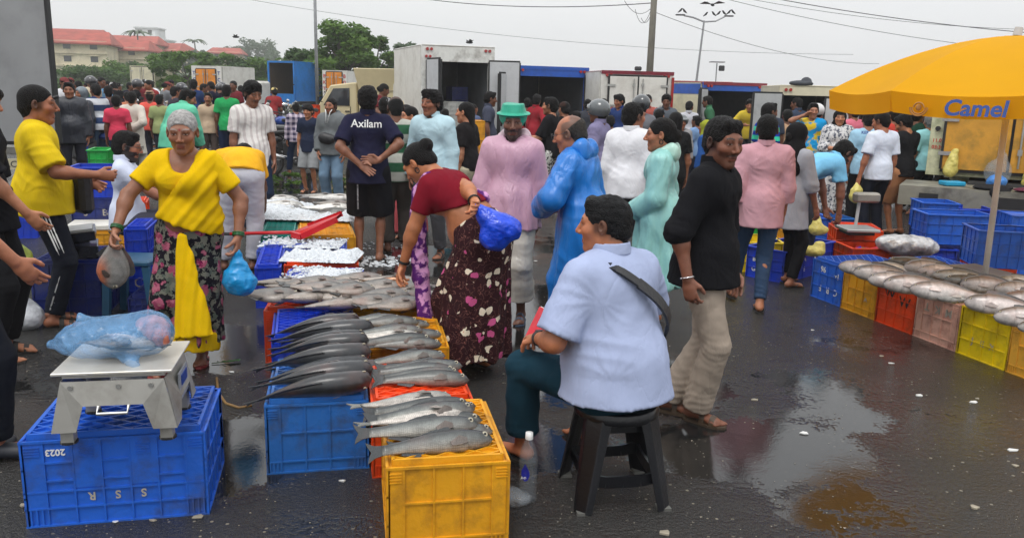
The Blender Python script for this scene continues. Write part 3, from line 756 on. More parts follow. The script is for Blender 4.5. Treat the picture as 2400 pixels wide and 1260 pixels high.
   def dsp(p_):
    an_ = np.arctan2(p_[:, 0] - c_[0], p_[:, 1] - c_[1]); k = np.clip((.95 - p_[:, 2]) / .8, 0, 1)
    return k * .016 * np.sin(an_ * npl + ph + 1.2 * np.sin(an_ * 2 + p_[:, 2] * 3)) + k * .01 * np.sin(an_ * npl * 2.3 + p_[:, 2] * 5) + amp * .8 * folds(p_, seed + 1, .9, .7)
   hb(q_, 'skirt', bm, rs, disp=dsp)
 if top:
  kind, tm = top[0], top[1]; to = top[2] if len(top) > 2 else {}
  q_ = SDF(); e = to.get('loose', .014); hz = to.get('hem', -.10)     # hem: height relative to the pelvis along the trunk
  torso(q_, e)
  if hz < .04:
   q_.cone(P0 + R0 @ V3(0, 0, .04), P0 + R0 @ V3(0, .0, min(hz, -.02)) , .152 * wide + e + fat * .65, .166 * wide + e + to.get('flare', 0) + fat * .55, k=.04, flat=(fwd, .92 + fat * .8))
  if kind == 'coat':
   fc = (ank[1] + ank[-1]) / 2; c_ = V3(fc[0] * .6, fc[1] * .6, to['hemz']); q_.cone(P0 + V3(0, 0, .02), c_, .15 + e + fat * .5, to.get('r', .24), k=.06, cut='b', flat=(V3(0, 1, 0), .85)); q_.plane(c_, V3(0, 0, -1))
   for s_ in (1, -1): q_.cone(Hp[s_], knee[s_], .115 + fat * .3, .085, k=.05); q_.cone(knee[s_], ank[s_], .085, .075, k=.05)
   q_.plane(c_, V3(0, 0, -1))
  else: q_.plane(P0 + R0 @ V3(0, 0, hz), R0 @ V3(0, to.get('hemtilt', 0), -1))
  sl = to.get('sleeve', 'short')
  for s_ in (1, -1):
   sh, el, wr = Sh[s_], elb[s_], wri[s_]; g = 1 + fat * 1.6; sw = to.get('sw', .012)
   if sl == 'short': q_.cone(sh, sh + (el - sh) * to.get('slen', .72), .058 * g + e * .7, .052 * g + e * .7 + sw, k=.03, cut='b')
   elif sl in ('long', 'half'):
    q_.cone(sh, el, .056 * g + e * .8, .046 * g + e + sw * .5, k=.03); t = 1.0 if sl == 'long' else to.get('fl', .30)
    q_.cone(el, el + (wr - el) * t * .98, .046 * g + e + sw * .5, (.034 if sl == 'long' else .046) + e + sw * .6, k=.02, cut='b')
  if not to.get('high'):
   q_.cone(N + R2 @ V3(0, .01, .03), N + R2 @ V3(0, .05, -.02 - to.get('neck', 0)), .062 + to.get('neckr', 0), .045 + to.get('neckr', 0), k=.008, sub=True); q_.cone(N, HCn, .062, .08, k=.01, sub=True)
  if to.get('wide_neck'): q_.cone(C + R2 @ V3(0, .10, .12), N + R2 @ V3(0, -.02, .05), .075, .10, k=.015, sub=True)
  nm = to.get('name', {'coat': 'raincoat', 'tshirt': 't_shirt'}.get(kind, kind))
  def tdsp(p_):
   f = to.get('amp', 1) * amp * folds(p_, seed + 3, to.get('ff', .9), .9 if kind == 'coat' else .2)
   if kind != 'coat':
    f = f * .55; X_ = R2 @ V3(1, 0, 0)
    for s_ in (1, -1): f = f + radial(p_, Sh[s_] + R2 @ V3(-.02 * s_, 0, -.10), (X_, up2), 7, .13, seed + s_) * .013
    for s_ in (1, -1): f = f + radial(p_, P0 + R0 @ V3(.17 * s_, 0, .02), (X_, up2), 8, .15, seed + 3 * s_) * .011
    f = f + (np.exp(-((p_ @ up2 - W @ up2) / .07) ** 2) * (.5 + .5 * np.sin(p_ @ X_ * 17 + seed)) * ridge(np.sin(p_ @ (up2 * 46 + X_ * 30) + 1.8 * np.sin(p_ @ X_ * 9 + seed)))) * .007
    for s_ in (1, -1): g_ = np.exp(-np.sum((p_ - elb[s_]) ** 2, 1) / .006); d_ = unit(wri[s_] - Sh[s_]); f = f + g_ * ridge(np.sin(p_ @ d_ * 110 + 2 * np.sin(p_[:, 0] * 30 + p_[:, 1] * 25))) * .007
    f = f * to.get('amp', 1) ** .5
   if kind == 'coat': k = np.clip((1.15 - p_[:, 2]) / .7, 0, 1); an_ = np.arctan2(p_[:, 0], p_[:, 1]); f = f * .8 + k * (.016 * np.sin(an_ * 7 + seed + np.sin(an_ * 3 + p_[:, 2] * 2)) + .008 * np.sin(an_ * 15 + p_[:, 2] * 4))
   return f
  shirt = hb(q_, nm, tm, rs, disp=tdsp)
  if to.get('collar'):
   c_ = SDF(); b0 = N + R2 @ V3(0, .0, -.006); c_.cone(b0, b0 + R2 @ V3(0, -.004, .058), .078 + fat * .15, .071 + fat * .15, k=.004, cut='b').plane(b0, R2 @ V3(0, 0, -1)); c_.cone(b0 - up2 * .02, b0 + up2 * .08, .068 + fat * .15, .062 + fat * .15, k=.004, sub=True)
   c_.ell(N + R2 @ V3(0, .09, -.02), (.02, .05, .06), R2, .004, True)
   hb(c_, 'collar', tm, .006)
 root['_dbg'] = 1; del root['_dbg']
 info = dict(S=S, P0=P0, W=W, C=C, N=N, R2=R2, R1=R1, hands=hands, wri=wri, elb=elb, HC=HCn, HR=HR, Sh=Sh, ank=ank, knee=knee, fat=fat, wide=wide, Hp=Hp, hs=hs_, torso=torso)
 if shoes:
  for s_, i_ in ((1, 0), (-1, 1)):
   fy = Matrix.Rotation(R(-footyaw[i_]), 4, 'Z'); an = ank[s_]
   Mx = Matrix.Scale(S, 4) @ Matrix.Translation(Vector(an)) @ fy
   def outline(e=0.0): return [(-.034 - e, -.05), (-.036 - e, .02), (-.044 - e, .09), (-.040 - e, .145), (-.022, .178 + e), (.01, .182 + e), (.036 + e, .155), (.046 + e, .10), (.037 + e, .02), (.034 + e, -.05), (.015, -.072 - e), (-.015, -.072 - e)]
   if shoes in ('sandal', 'flipflop', 'clog'):
    b = MB(); b.prism([(x_ * s_, y_) for x_, y_ in outline(.004)][::s_], -.078, -.062, M=Mx)
    so_ = b.build('sole', mat('sandal_sole_%d' % int(shoecol[0] * 9999), shoecol, .6, bump=.3, bs=200), root)
    if near >= 1 and shoes != 'flipflop':
     for yy, zz, ww in ((.055, .012, .03), (.115, -.018, .028)):
      b = MB()
      pts = [(.042 * math.cos(t), yy, -.06 + (.068 if yy < .1 else .048) * math.sin(t)) for t in np.linspace(0, math.pi, 9)]
      for a0, a1 in zip(pts, pts[1:]): b.add([(a0[0], yy - ww / 2, a0[2]), (a1[0], yy - ww / 2, a1[2]), (a1[0], yy + ww / 2, a1[2] - .008), (a0[0], yy + ww / 2, a0[2] - .008)], [(0, 1, 2, 3)], 0, Mx)
      b.build('strap', mat('sandal_strap_%d' % int(shoecol[0] * 9999), shoecol, .45, bump=.2, bs=80), so_, smooth=True)
    elif near >= 1:
     b = MB()
     for xx in (-.04, .04): b.tube([Vector((xx, .03, -.06)), Vector((xx * .7, .08, -.028)), Vector((-.008 * s_, .135, -.045))], .0055, 6, M=Mx)
     b.build('strap', mat('strap_black', (.012, .012, .013), .4), so_, smooth=True)
   elif shoes == 'shoe':
    q_ = SDF(); A_ = lambda x_, y_, z_: an + np.array(fy.to_3x3()) @ V3(x_, y_, z_)
    q_.cone(A_(0, -.03, .0), A_(0, -.02, -.04), .045, .044, k=.02); q_.cone(A_(0, -.02, -.025), A_(0, .13, -.048), .046, .040, k=.03, flat=(V3(0, 0, 1), .85)); q_.plane(V3(0, 0, an[2] - .078), V3(0, 0, -1))
    hb(q_, 'shoe', mat('shoe_%d' % int(shoecol[0] * 9999), shoecol, .5), rs=max(.008, rh_ * 1.4))
 return root, info
# ------------------------------------------------------------ crates
def plastic(name, rgb, dirta=.55, dirt=(.05, .045, .03), rough=.42):
 return mat('plastic_' + name, srgb(rgb), rough, 0, var=.16, vs=2.2, bump=.16, bs=35, spec=.45, dirt=dirt, ds=5.5, dirta=min(.9, dirta + .18))
PL = dict(blue=plastic('blue', (38, 100, 205), .5), royal=plastic('royal_blue', (24, 62, 190), .35), navy=plastic('navy_blue', (24, 40, 112), .4), steel=plastic('faded_blue', (40, 104, 180), .6),
   yellow=plastic('ochre_yellow', (226, 160, 30), .5, (.16, .07, .02)), lemon=plastic('lemon_yellow', (240, 208, 10), .4, (.2, .12, .02)), orange=plastic('orange', (232, 74, 22), .4, (.12, .03, .01)), cream=plastic('pale_pink', (222, 172, 152), .7, (.25, .07, .05)),
   amber=plastic('amber', (238, 176, 60), .5, (.2, .09, .02)), green=plastic('green', (30, 170, 70), .3), teal=plastic('teal', (20, 130, 120), .3), lilac=plastic('violet_blue', (70, 100, 200), .4), grey=plastic('pale_grey', (190, 190, 185), .5))
CR = {}
def panel_mesh(Lw, H, style, th=.014):
 b = MB(); o = th
 def rib(x0, x1, z0, z1, d): b.box(((x0 + x1) / 2, -d / 2, (z0 + z1) / 2), (x1 - x0, d, z1 - z0))
 rib(-Lw / 2, Lw / 2, 0, H, .005)
 x0, x1 = -Lw / 2, Lw / 2; r = .0035
 def hr(z, xa=x0, xb=x1, d=o - .001): rib(xa, xb, z - r, z + r, d)
 def vr(x, za=0, zb=H, d=o - .002): rib(x - r, x + r, za, zb, d)
 rib(x0, x1, H - .010, H, o); rib(x0, x1, 0, .007, o)
 if style in ('end', 'long'):
  zb = .075 if style == 'long' else .055; pw = .082 if style == 'long' else .066; n = 5 if style == 'long' else 3
  hr(zb); inner0, inner1 = x0 + pw, x1 - pw; cw = (inner1 - inner0) / n
  for sx in (x0, x1 - pw):
   rib(sx, sx + pw, zb, H - .009, .010)
   for j in range(4): z = H - .028 - j * .0115; rib(sx + pw * .18, sx + pw * .86, z, z + .004, .0145)
   for j in range(1, 4): vr(sx + pw * j / 4, 0, zb)
  for i in range(n + 1): vr(inner0 + i * cw)
  if style == 'long':
   hr((zb + .018) * 1.55)
   for i in range(n):
    xa = inner0 + i * cw
    if i % 2:
     rib(xa + r, xa + cw - r, .155, H - .009, .010)
     for j in range(5): z = H - .03 - j * .011; rib(xa + cw * .25, xa + cw * .75, z, z + .004, .0145)
    else: hr(H * .74, xa, xa + cw); hr(H * .53, xa, xa + cw)
  else: hr(zb + (H - zb) * .50, inner0, inner1)
 else:
  n = int(style[1:]);
  for i in range(n + 1): vr(x0 + r + (Lw - 2 * r) * i / n)
  hr(H * .34); hr(H * .67)
  if style[0] == 'v':
   for i in (0, n - 1):
    xa = x0 + Lw * i / n
    for j in range(4): z = H - .03 - j * .012; rib(xa + Lw / n * .2, xa + Lw / n * .8, z, z + .004, .012)
 return b.mesh('side_panel')
def crate(A, B, depth, H, colour, label, front='r5', side='r6', inverted=True, group=None, letters=(), z0=0.0, detail=2, fill=None, tray=True, innercol=None, ribcap=True, m_=None):
 "A, B: front bottom corners (world, left then right seen from the front); extends away from the front"
 A = Vector(A); B = Vector(B); A.z = B.z = z0; wdt = (B - A).length; ang = math.atan2(B.y - A.y, B.x - A.x)
 root = thing('crate', label, 'crate', (A.x, A.y, z0), ang, group)
 mt = m_ or PL[colour]
 def P(Lw, st):
  k = (round(Lw, 3), round(H, 3), st)
  if k not in CR: CR[k] = panel_mesh(Lw, H, st)
  return CR[k].copy() if False else CR[k]
 key = lambda Lw, st: (round(Lw, 3), round(H, 3), st, colour)
 def put(Lw, st, loc, rz):
  k = key(Lw, st)
  if k not in CR: CR[k] = panel_mesh(Lw, H, st); CR[k].materials.append(mt)
  o = bpy.data.objects.new('side_panel', CR[k]); COL.objects.link(o); o.parent = root; o.location = loc; o.rotation_euler = (0, 0, rz); return o
 t = .014
 f = put(wdt, front, (wdt / 2, t, 0), 0); put(depth - .002, side, (t, depth / 2, 0), R(-90)); put(depth - .002, side, (wdt - t, depth / 2, 0), R(90)); put(wdt, front, (wdt / 2, depth - t, 0), R(180))
 b = MB()
 if inverted:
  # base plate turned up: a ledge, then a raised tray with a lattice
  b.box((wdt / 2, depth / 2, H - .012), (wdt - .02, depth - .02, .008)); b.build('ledge', mt, root)
  if tray:
   i_ = .028; x0, x1, y0, y1 = i_, wdt - i_, i_, depth - i_; zt = H + .020
   b = MB()
   for a0, a1 in (((x0, y0), (x1, y0)), ((x1, y0), (x1, y1)), ((x1, y1), (x0, y1)), ((x0, y1), (x0, y0))):
    b.bar((*a0, H + .005), (*a1, H + .005), .012, .032, up=(0, 0, 1))
   n = max(2, round((x1 - x0) / .022)); b.box(((x0 + x1) / 2, (y0 + y1) / 2, zt - .014), (x1 - x0 - .008, y1 - y0 - .008, .006))
   b.build('base_tray', mt, root)
   b = MB();
   def clipseg(px, py, dx, dy):
    ts = []
    for v_, d_, lo, hi in ((px, dx, x0 + .005, x1 - .005), (py, dy, y0 + .005, y1 - .005)):
     ta, tb = (lo - v_) / d_, (hi - v_) / d_; ts.append((min(ta, tb), max(ta, tb)))
    a_, c_ = max(t_[0] for t_ in ts), min(t_[1] for t_ in ts)
    return (a_, c_) if c_ - a_ > .02 else None
   sp = .105 if detail else .14; dx, dy = .86, .5
   for sg in (1, -1):
    k = -14
    while k < 15:
     px, py = (x0 + x1) / 2 + k * sp, (y0 + y1) / 2
     r_ = clipseg(px, py, dx * sg, dy)
     if r_: b.bar((px + dx * sg * r_[0], py + dy * r_[0], zt - .006 + (.0006 if sg > 0 else 0)), (px + dx * sg * r_[1], py + dy * r_[1], zt - .006 + (.0006 if sg > 0 else 0)), .0065, .012)
     k += 1
   b.build('lattice', mt, root)
 else:
  b.box((wdt / 2, depth / 2, .012), (wdt - .02, depth - .02, .010)); b.build('base', mt, root)
  b = MB(); e = .012
  for a0, a1 in (((-e, 0), (wdt + e, 0)), ((wdt, e + .003), (wdt, depth - e - .003)), ((wdt + e, depth), (-e, depth)), ((0, depth - e - .003), (0, e + .003))):
   b.bar((*a0, H - .004), (*a1, H - .004), .026, .012)
  b.build('rim', mt, root)
 for (txt, size, x, z, rot, mtx, *r_) in letters:
  fr = r_[0] if r_ else 'front'; dep = r_[1] if len(r_) > 1 else .0
  if fr == 'front': M = frame((wdt * x, -.0025 + .0085 - dep, H * z), (1, 0, 0) if not rot else (-1, 0, 0), (0, 0, 1) if not rot else (0, 0, -1))
  else: M = frame((-.002 + .0085, depth * x, H * z), (0, -1, 0) if not rot else (0, 1, 0), (0, 0, 1) if not rot else (0, 0, -1))
  text(txt, size, mtx, root, M, .002, .001)
 return root
def crate_px(l, r, y_is_top, H, depth, colour, label, z0=0, **k):
 "front top (or bottom) edge given by two pixels"
 zz = z0 + H if y_is_top else 0
 return crate(G(*l, zz), G(*r, zz), depth, H, colour, label, z0=z0, **k)

# ------------------------------------------------------------ fish
def fish_mat(name, back, flank, belly, scale=0.0, rough=.3, stain=(.25, .08, .05), staina=.0):
 k = 'fish_' + name
 if k in MATS: return MATS[k]
 m = bpy.data.materials.new(k); n, b, l = nodes(m); MATS[k] = m
 a = n.nodes.new('ShaderNodeVertexColor'); a.layer_name = 'Col'
 tcn = n.nodes.new('ShaderNodeTexCoord'); nn = n.nodes.new('ShaderNodeTexNoise'); nn.inputs['Scale'].default_value = 28; nn.inputs['Detail'].default_value = 6; nn.inputs['Roughness'].default_value = .7
 oi = n.nodes.new('ShaderNodeObjectInfo'); vadd = n.nodes.new('ShaderNodeVectorMath'); vadd.operation = 'ADD'; vsc = n.nodes.new('ShaderNodeVectorMath'); vsc.operation = 'SCALE'; vsc.inputs[0].default_value = (7, 3, 5)
 l(oi.outputs['Random'], vsc.inputs['Scale']); l(vsc.outputs[0], vadd.inputs[0]); l(tcn.outputs['Object'], vadd.inputs[1]); l(vadd.outputs[0], nn.inputs['Vector'])
 r_ = n.nodes.new('ShaderNodeMapRange'); r_.inputs[1].default_value = .3; r_.inputs[2].default_value = .7; r_.inputs[3].default_value = .72; r_.inputs[4].default_value = 1.3
 l(nn.outputs[0], r_.inputs[0]); v = n.nodes.new('ShaderNodeVectorMath'); v.operation = 'SCALE'; l(a.outputs[0], v.inputs[0]); l(r_.outputs[0], v.inputs['Scale']); cur = v.outputs[0]
 rr = n.nodes.new('ShaderNodeMapRange'); rr.inputs[3].default_value = .8; rr.inputs[4].default_value = 1.2; l(oi.outputs['Random'], rr.inputs[0])
 v2 = n.nodes.new('ShaderNodeVectorMath'); v2.operation = 'SCALE'; l(cur, v2.inputs[0]); l(rr.outputs[0], v2.inputs['Scale']); cur = v2.outputs[0]
 h = None
 if scale:
  mp_ = n.nodes.new('ShaderNodeMapping'); mp_.inputs['Scale'].default_value = (1, .6, 1.25); l(tcn.outputs['Object'], mp_.inputs[0])
  vo = n.nodes.new('ShaderNodeTexVoronoi'); vo.inputs['Scale'].default_value = scale; vo.inputs['Randomness'].default_value = .25; l(mp_.outputs[0], vo.inputs['Vector'])
  q = n.nodes.new('ShaderNodeMapRange'); q.inputs[1].default_value = .30; q.inputs[2].default_value = .62; q.inputs[3].default_value = 1.08; q.inputs[4].default_value = .7; l(vo.outputs[0], q.inputs[0])
  v3 = n.nodes.new('ShaderNodeVectorMath'); v3.operation = 'SCALE'; l(cur, v3.inputs[0]); l(q.outputs[0], v3.inputs['Scale']); cur = v3.outputs[0]; h = vo.outputs[0]
 if staina:
  d = n.nodes.new('ShaderNodeTexNoise'); d.inputs['Scale'].default_value = 9; d.inputs['Detail'].default_value = 5; l(vadd.outputs[0], d.inputs['Vector'])
  q = n.nodes.new('ShaderNodeMapRange'); q.inputs[1].default_value = .52; q.inputs[2].default_value = .72; q.inputs[4].default_value = staina; l(d.outputs[0], q.inputs[0])
  x = n.nodes.new('ShaderNodeMix'); x.data_type = 'RGBA'; x.inputs[7].default_value = (*stain, 1); l(q.outputs[0], x.inputs[0]); l(cur, x.inputs[6]); cur = x.outputs[2]
 l(cur, b.inputs['Base Color']); b.inputs['Roughness'].default_value = rough; b.inputs['Coat Weight'].default_value = .35; b.inputs['Coat Roughness'].default_value = .12
 bb = n.nodes.new('ShaderNodeBump'); bb.inputs['Strength'].default_value = .25; bb.inputs['Distance'].default_value = .006
 l(h if h else nn.outputs[0], bb.inputs['Height']); l(bb.outputs[0], b.inputs['Normal'])
 return m
SPEC = {  # length, profile points (t, half height, half width), colours back / flank / belly, tail span
 'cobia': dict(L=.50, pr=[(0, .012, .020), (.02, .024, .034), (.08, .044, .048), (.2, .058, .054), (.38, .061, .054), (.58, .050, .042), (.78, .030, .022), (.93, .012, .008), (1, .010, .005)], c=[(.020, .022, .026), (.24, .26, .27), (.42, .42, .41)], tail=.06, fork=.5, dors=(.42, .9, .016), sc=0, dl=.35),
 'mullet': dict(L=.36, pr=[(0, .008, .010), (.03, .020, .020), (.12, .030, .030), (.3, .037, .034), (.5, .035, .030), (.7, .026, .020), (.88, .018, .011), (1, .017, .006)], c=[(.022, .027, .030), (.15, .16, .15), (.46, .43, .38)], tail=.05, fork=.5, dors=(.35, .62, .016), sc=165, dl=.3),
 'carp': dict(L=.37, pr=[(0, .010, .012), (.04, .024, .022), (.14, .042, .034), (.3, .055, .038), (.5, .053, .034), (.7, .038, .022), (.88, .022, .011), (1, .020, .006)], c=[(.26, .27, .25), (.44, .43, .39), (.62, .56, .50)], tail=.055, fork=.5, dors=(.35, .7, .016), sc=150, dl=.3),
 'snapper': dict(L=.29, pr=[(0, .008, .008), (.04, .026, .016), (.15, .052, .026), (.33, .070, .030), (.55, .062, .026), (.75, .038, .016), (.9, .018, .009), (1, .018, .005)], c=[(.05, .05, .048), (.19, .175, .155), (.40, .34, .29)], tail=.042, fork=.45, dors=(.25, .85, .024), sc=190, dl=.3),
 'grouper': dict(L=.46, pr=[(0, .016, .018), (.03, .034, .030), (.12, .055, .050), (.3, .072, .062), (.5, .068, .056), (.7, .048, .036), (.88, .028, .014), (1, .026, .007)], c=[(.075, .07, .068), (.66, .58, .55), (.80, .74, .70)], tail=.085, fork=.2, dors=(.28, .85, .026), sc=0, dl=.3),
 'seabass': dict(L=.48, pr=[(0, .012, .014), (.04, .028, .024), (.14, .046, .042), (.32, .058, .052), (.52, .053, .044), (.72, .036, .022), (.9, .020, .010), (1, .019, .006)], c=[(.07, .068, .06), (.58, .56, .51), (.80, .78, .74)], tail=.09, fork=.5, dors=(.3, .8, .024), sc=0, dl=.3),
}
FM = {}
def fish_parts(sp, bend=0.0, sag=0.0, var=0, belly_up=0):
 k = (sp, round(bend, 2), round(sag, 2), var)
 if k in FM: return FM[k]
 q = SPEC[sp]; L_ = q['L']; pr = np.array(q['pr']); n, c = 34, 22; rg = np.random.default_rng(var * 7 + len(sp))
 ts = np.concatenate([np.linspace(0, .3, 16) ** 1.0, np.linspace(.3, 1, n - 15)[1:]]); n = len(ts)
 def smooth(col):
  # cubic-ish interpolation
  x = pr[:, 0]; y = pr[:, col]; o = np.interp(ts, x, y)
  for _ in range(2): o[1:-1] = (o[:-2] + 2 * o[1:-1] + o[2:]) / 4
  return o
 hh, ww = smooth(1), smooth(2)
 def warp(x, y, z):  # bend in the body plane (z) and sideways sag (y)
  s = x / L_; return np.stack([x - .5 * L_, y + sag * (s - .35) ** 2 * np.sign(s - .35) * L_, z + bend * (s - .4) ** 2 * L_], -1)
 P = []; C = []
 b_, f_, w_ = (np.array(v) for v in q['c'])
 for i, t in enumerate(ts):
  a = 2 * np.pi * np.arange(c) / c; ca, sa = np.cos(a), np.sin(a)
  y = ww[i] * np.sign(ca) * np.abs(ca) ** .9; z = hh[i] * sa
  if i == 0: y = y * .5; z = z * .5
  x = np.full(c, t * L_)
  P.append(np.stack([x, y, z - (.004 if sp == 'cobia' else 0)], -1))
  up = np.clip((sa - .02) / .62, 0, 1)[:, None]; dn = np.clip((-sa - .1) / .75, 0, 1)[:, None]
  col = f_ * (1 - up) * (1 - dn) + b_ * up + w_ * dn
  kh = np.clip((.30 - t) / .18, 0, 1); col = col * (1 - .5 * kh) + b_ * .35 * kh
  gz = .235 + .035 * (1 - (sa * 1.1) ** 2); col = col * (1 - .45 * np.exp(-((t - gz) / .012) ** 2))[:, None]       # gill opening
  if t > .9: col = col * .75
  C.append(col)
 P = np.concatenate(P); C = np.concatenate(C); P = warp(P[:, 0], P[:, 1], P[:, 2])
 Q = [(i * c + k_, (i + 1) * c + k_, (i + 1) * c + (k_ + 1) % c, i * c + (k_ + 1) % c) for i in range(n - 1) for k_ in range(c)]
 cl = [len(P), len(P) + 1]
 P = np.concatenate([P, [P[:c].mean(0) + [-.006, 0, 0], P[-c:].mean(0)]]); C = np.concatenate([C, [b_ * .4, f_]])
 me = bpy.data.meshes.new('body'); F_ = [tuple(q_) for q_ in Q] + [(cl[0], k_, (k_ + 1) % c) for k_ in range(c)] + [(cl[1], (n - 1) * c + (k_ + 1) % c, (n - 1) * c + k_) for k_ in range(c)]
 me.from_pydata([tuple(p) for p in P], [], F_); me.shade_smooth(); set_col(me, C)
 fm = fish_mat(sp, *q['c'], scale=q['sc'], staina=.35 if sp in ('snapper', 'grouper') else .12, stain=(.34, .13, .09), rough=.34)
 me.materials.append(fm)
 def fin(name, outline, th=.0035, plane='xz', col=None, off=0.0):
  pts = np.array(outline); m_ = len(pts); A_ = []
  for s_ in (-1, 1):
   e = np.zeros(m_); x = pts[:, 0]; z = pts[:, 1]
   A_.append(warp(x, np.full(m_, s_ * th / 2) + off, z))
  A_ = np.concatenate(A_); f = [tuple(range(m_ - 1, -1, -1)), tuple(range(m_, 2 * m_))] + [(i, (i + 1) % m_, (i + 1) % m_ + m_, i + m_) for i in range(m_)]
  mm = bpy.data.meshes.new(name); mm.from_pydata([tuple(p) for p in A_], [], f); set_col(mm, np.tile(b_ * .9 if col is None else col, (2 * m_, 1))); mm.materials.append(fm); return mm
 tl, fk = q['tail'], q['fork']; hb_ = hh[-1]
 tail = fin('tail_fin', [(L_ * .985, hb_ * .9), (L_ + tl * .5, tl * .42), (L_ + tl, tl * .72), (L_ + tl * (1.02 - fk * .3), tl * .36), (L_ + tl * (1 - fk * .62), 0), (L_ + tl * (1.02 - fk * .3), -tl * .36), (L_ + tl * .96, -tl * .70), (L_ + tl * .5, -tl * .42), (L_ * .985, -hb_ * .9)], .004)
 d0, d1, dh = q['dors']; xs = np.linspace(d0, d1, 9); top = np.interp(xs, ts, hh)
 dors = fin('dorsal_fin', [(x * L_, z * .93) for x, z in zip(xs, top)] + [(x * L_ + .012, z + dh * (1 - i / 8) ** .6 * (1 if i % 2 else .86)) for i, (x, z) in reversed(list(enumerate(zip(xs, top))))], .003)
 hz = float(np.interp(.7, ts, hh)); anal = fin('anal_fin', [(.62 * L_, -np.interp(.62, ts, hh) * .93), (.82 * L_, -np.interp(.82, ts, hh) * .93), (.84 * L_, -np.interp(.82, ts, hh) - .006), (.68 * L_, -np.interp(.66, ts, hh) - dh * .9)], .003)
 pec = []
 for s_ in (1, -1):
  o_ = warp(np.array([.25 * L_]), np.array([s_ * float(np.interp(.25, ts, ww)) * .93]), np.array([-float(np.interp(.25, ts, hh)) * .35]))[0]
  e = .055 * L_ / .45
  v = [(0, 0, .008), (e * .6, s_ * .010, .014), (e * 1.35, s_ * .012, -.008), (e * 1.2, s_ * .011, -.02), (e * .5, s_ * .006, -.016), (0, 0, -.008)]
  v = [tuple(o_ + np.array(a_)) for a_ in v]; v2 = [(a_[0], a_[1] + s_ * .0025, a_[2]) for a_ in v]
  mm = bpy.data.meshes.new('pectoral_fin'); m_ = 6
  mm.from_pydata(v + v2, [], [tuple(range(5, -1, -1)), tuple(range(6, 12))] + [(i, (i + 1) % 6, (i + 1) % 6 + 6, i + 6) for i in range(6)]); set_col(mm, np.tile(f_ * .6 + np.array([.05, .02, .01]), (12, 1))); mm.materials.append(fm); pec.append(mm)
 eyes = []
 te = .075 if sp != 'cobia' else .06
 for s_ in (1, -1):
  p = warp(np.array([te * L_]), np.array([s_ * float(np.interp(te, ts, ww)) * .86]), np.array([float(np.interp(te, ts, hh)) * .32]))[0]
  b = MB(); r_ = .0105; b.sph(tuple(p), (r_, .005, r_), 10, 6); b.sph((p[0], p[1] + s_ * .0028, p[2]), (r_ * .55, .0032, r_ * .55), 8, 4, mi=1); mm = b.mesh('eye', True)
  mm.materials.append(mat('fish_eye', (.42, .38, .28), .15)); mm.materials.append(mat('fish_pupil', (.01, .01, .012), .1)); eyes.append(mm)
 FM[k] = [('body', me), ('tail_fin', tail), ('dorsal_fin', dors), ('anal_fin', anal)] + [('pectoral_fin', p) for p in pec] + [('eye', e) for e in eyes]
 return FM[k]
def fish(sp, loc, head_dir, roll, label, size=1.0, bend=0., sag=0., pitch=0., group=None, var=0, kind='fish'):
 "head_dir: angle in degrees the head points to; roll: 0 back up, 90 on its side"
 root = thing(kind, label, 'fish', loc, 0, group)
 fwd = Vector((math.cos(R(head_dir)), math.sin(R(head_dir)), math.sin(R(pitch)))).normalized()
 x = -fwd; z = Vector((0, 0, 1)); y = z.cross(x).normalized(); z = x.cross(y)
 M = Matrix((x, y, z)).transposed() @ Matrix.Rotation(R(roll), 3, 'X')
 root.rotation_euler = M.to_euler(); root.scale = (size,) * 3
 for nme, me in fish_parts(sp, bend, sag, var):
  o = bpy.data.objects.new(nme, me); COL.objects.link(o); o.parent = root
 return root
def halfthick(sp, roll=90): q = SPEC[sp]; m = max(p[2] for p in q['pr']); h = max(p[1] for p in q['pr']); a = R(roll); return math.hypot(m * math.sin(a), h * math.cos(a)) if True else m

# ------------------------------------------------------------ bags and soft lumps
def blob(name, pts, mt, parent=None, res=.012, amp=.01, seed=1, freq=1.0, loc=(0, 0, 0), planes=()):
 q = SDF()
 for p in pts:
  if len(p) == 2 and not isinstance(p[1], (int, float)): q.ell(p[0], p[1], None, .03)
  elif len(p) == 2: q.cone(p[0], p[0], p[1], p[1], k=.03)
  else: q.cone(p[0], p[1], p[2], p[3], k=.03)
 for pl in planes: q.plane(*pl)
 P, Q = q.mesh(res); me = np_mesh(name, P, Q)
 if len(P): displace(me, P, amp * folds(P, seed, freq))
 return obj(name, me, mt, parent, loc)
def bagmat(name, rgb, alpha=.8, rough=.3):
 if name in MATS: return MATS[name]
 m = mat(name, srgb(rgb), rough, 0, var=.2, vs=14, bump=.9, bs=22, spec=.6, alpha=alpha); return m
# ------------------------------------------------------------ vehicles, umbrella, scales, stool, trees, buildings
WHITE = mat('white_body_paint', srgb((222, 220, 212)), .4, dirt=(.32, .28, .22), ds=2.2, dirta=.35, var=.05)
SCST = mat('scale_steel', (.40, .39, .36), .5, .45, var=.1, vs=4, dirt=(.2, .18, .15), ds=5, dirta=.6)
STEEL = mat('brushed_steel', (.52, .52, .50), .34, .85, var=.12, vs=5, dirt=(.25, .24, .22), ds=4, dirta=.5)
GALV = mat('dull_aluminium', (.56, .57, .58), .5, .15, var=.12, vs=2.5, dirt=(.26, .26, .26), ds=2.5, dirta=.5)
DARKM = mat('black_rubber_seal', (.015, .015, .016), .6)
TYRE = mat('tyre_rubber', (.018, .018, .018), .8, bump=.3)
CHROME = mat('chrome', (.7, .7, .7), .12, 1.0)
RED = mat('red_lens', (.35, .01, .01), .2, coat=.5); AMB = mat('amber_lens', (.6, .2, .02), .2, coat=.5); CLEARL = mat('clear_lens', (.7, .7, .72), .12)
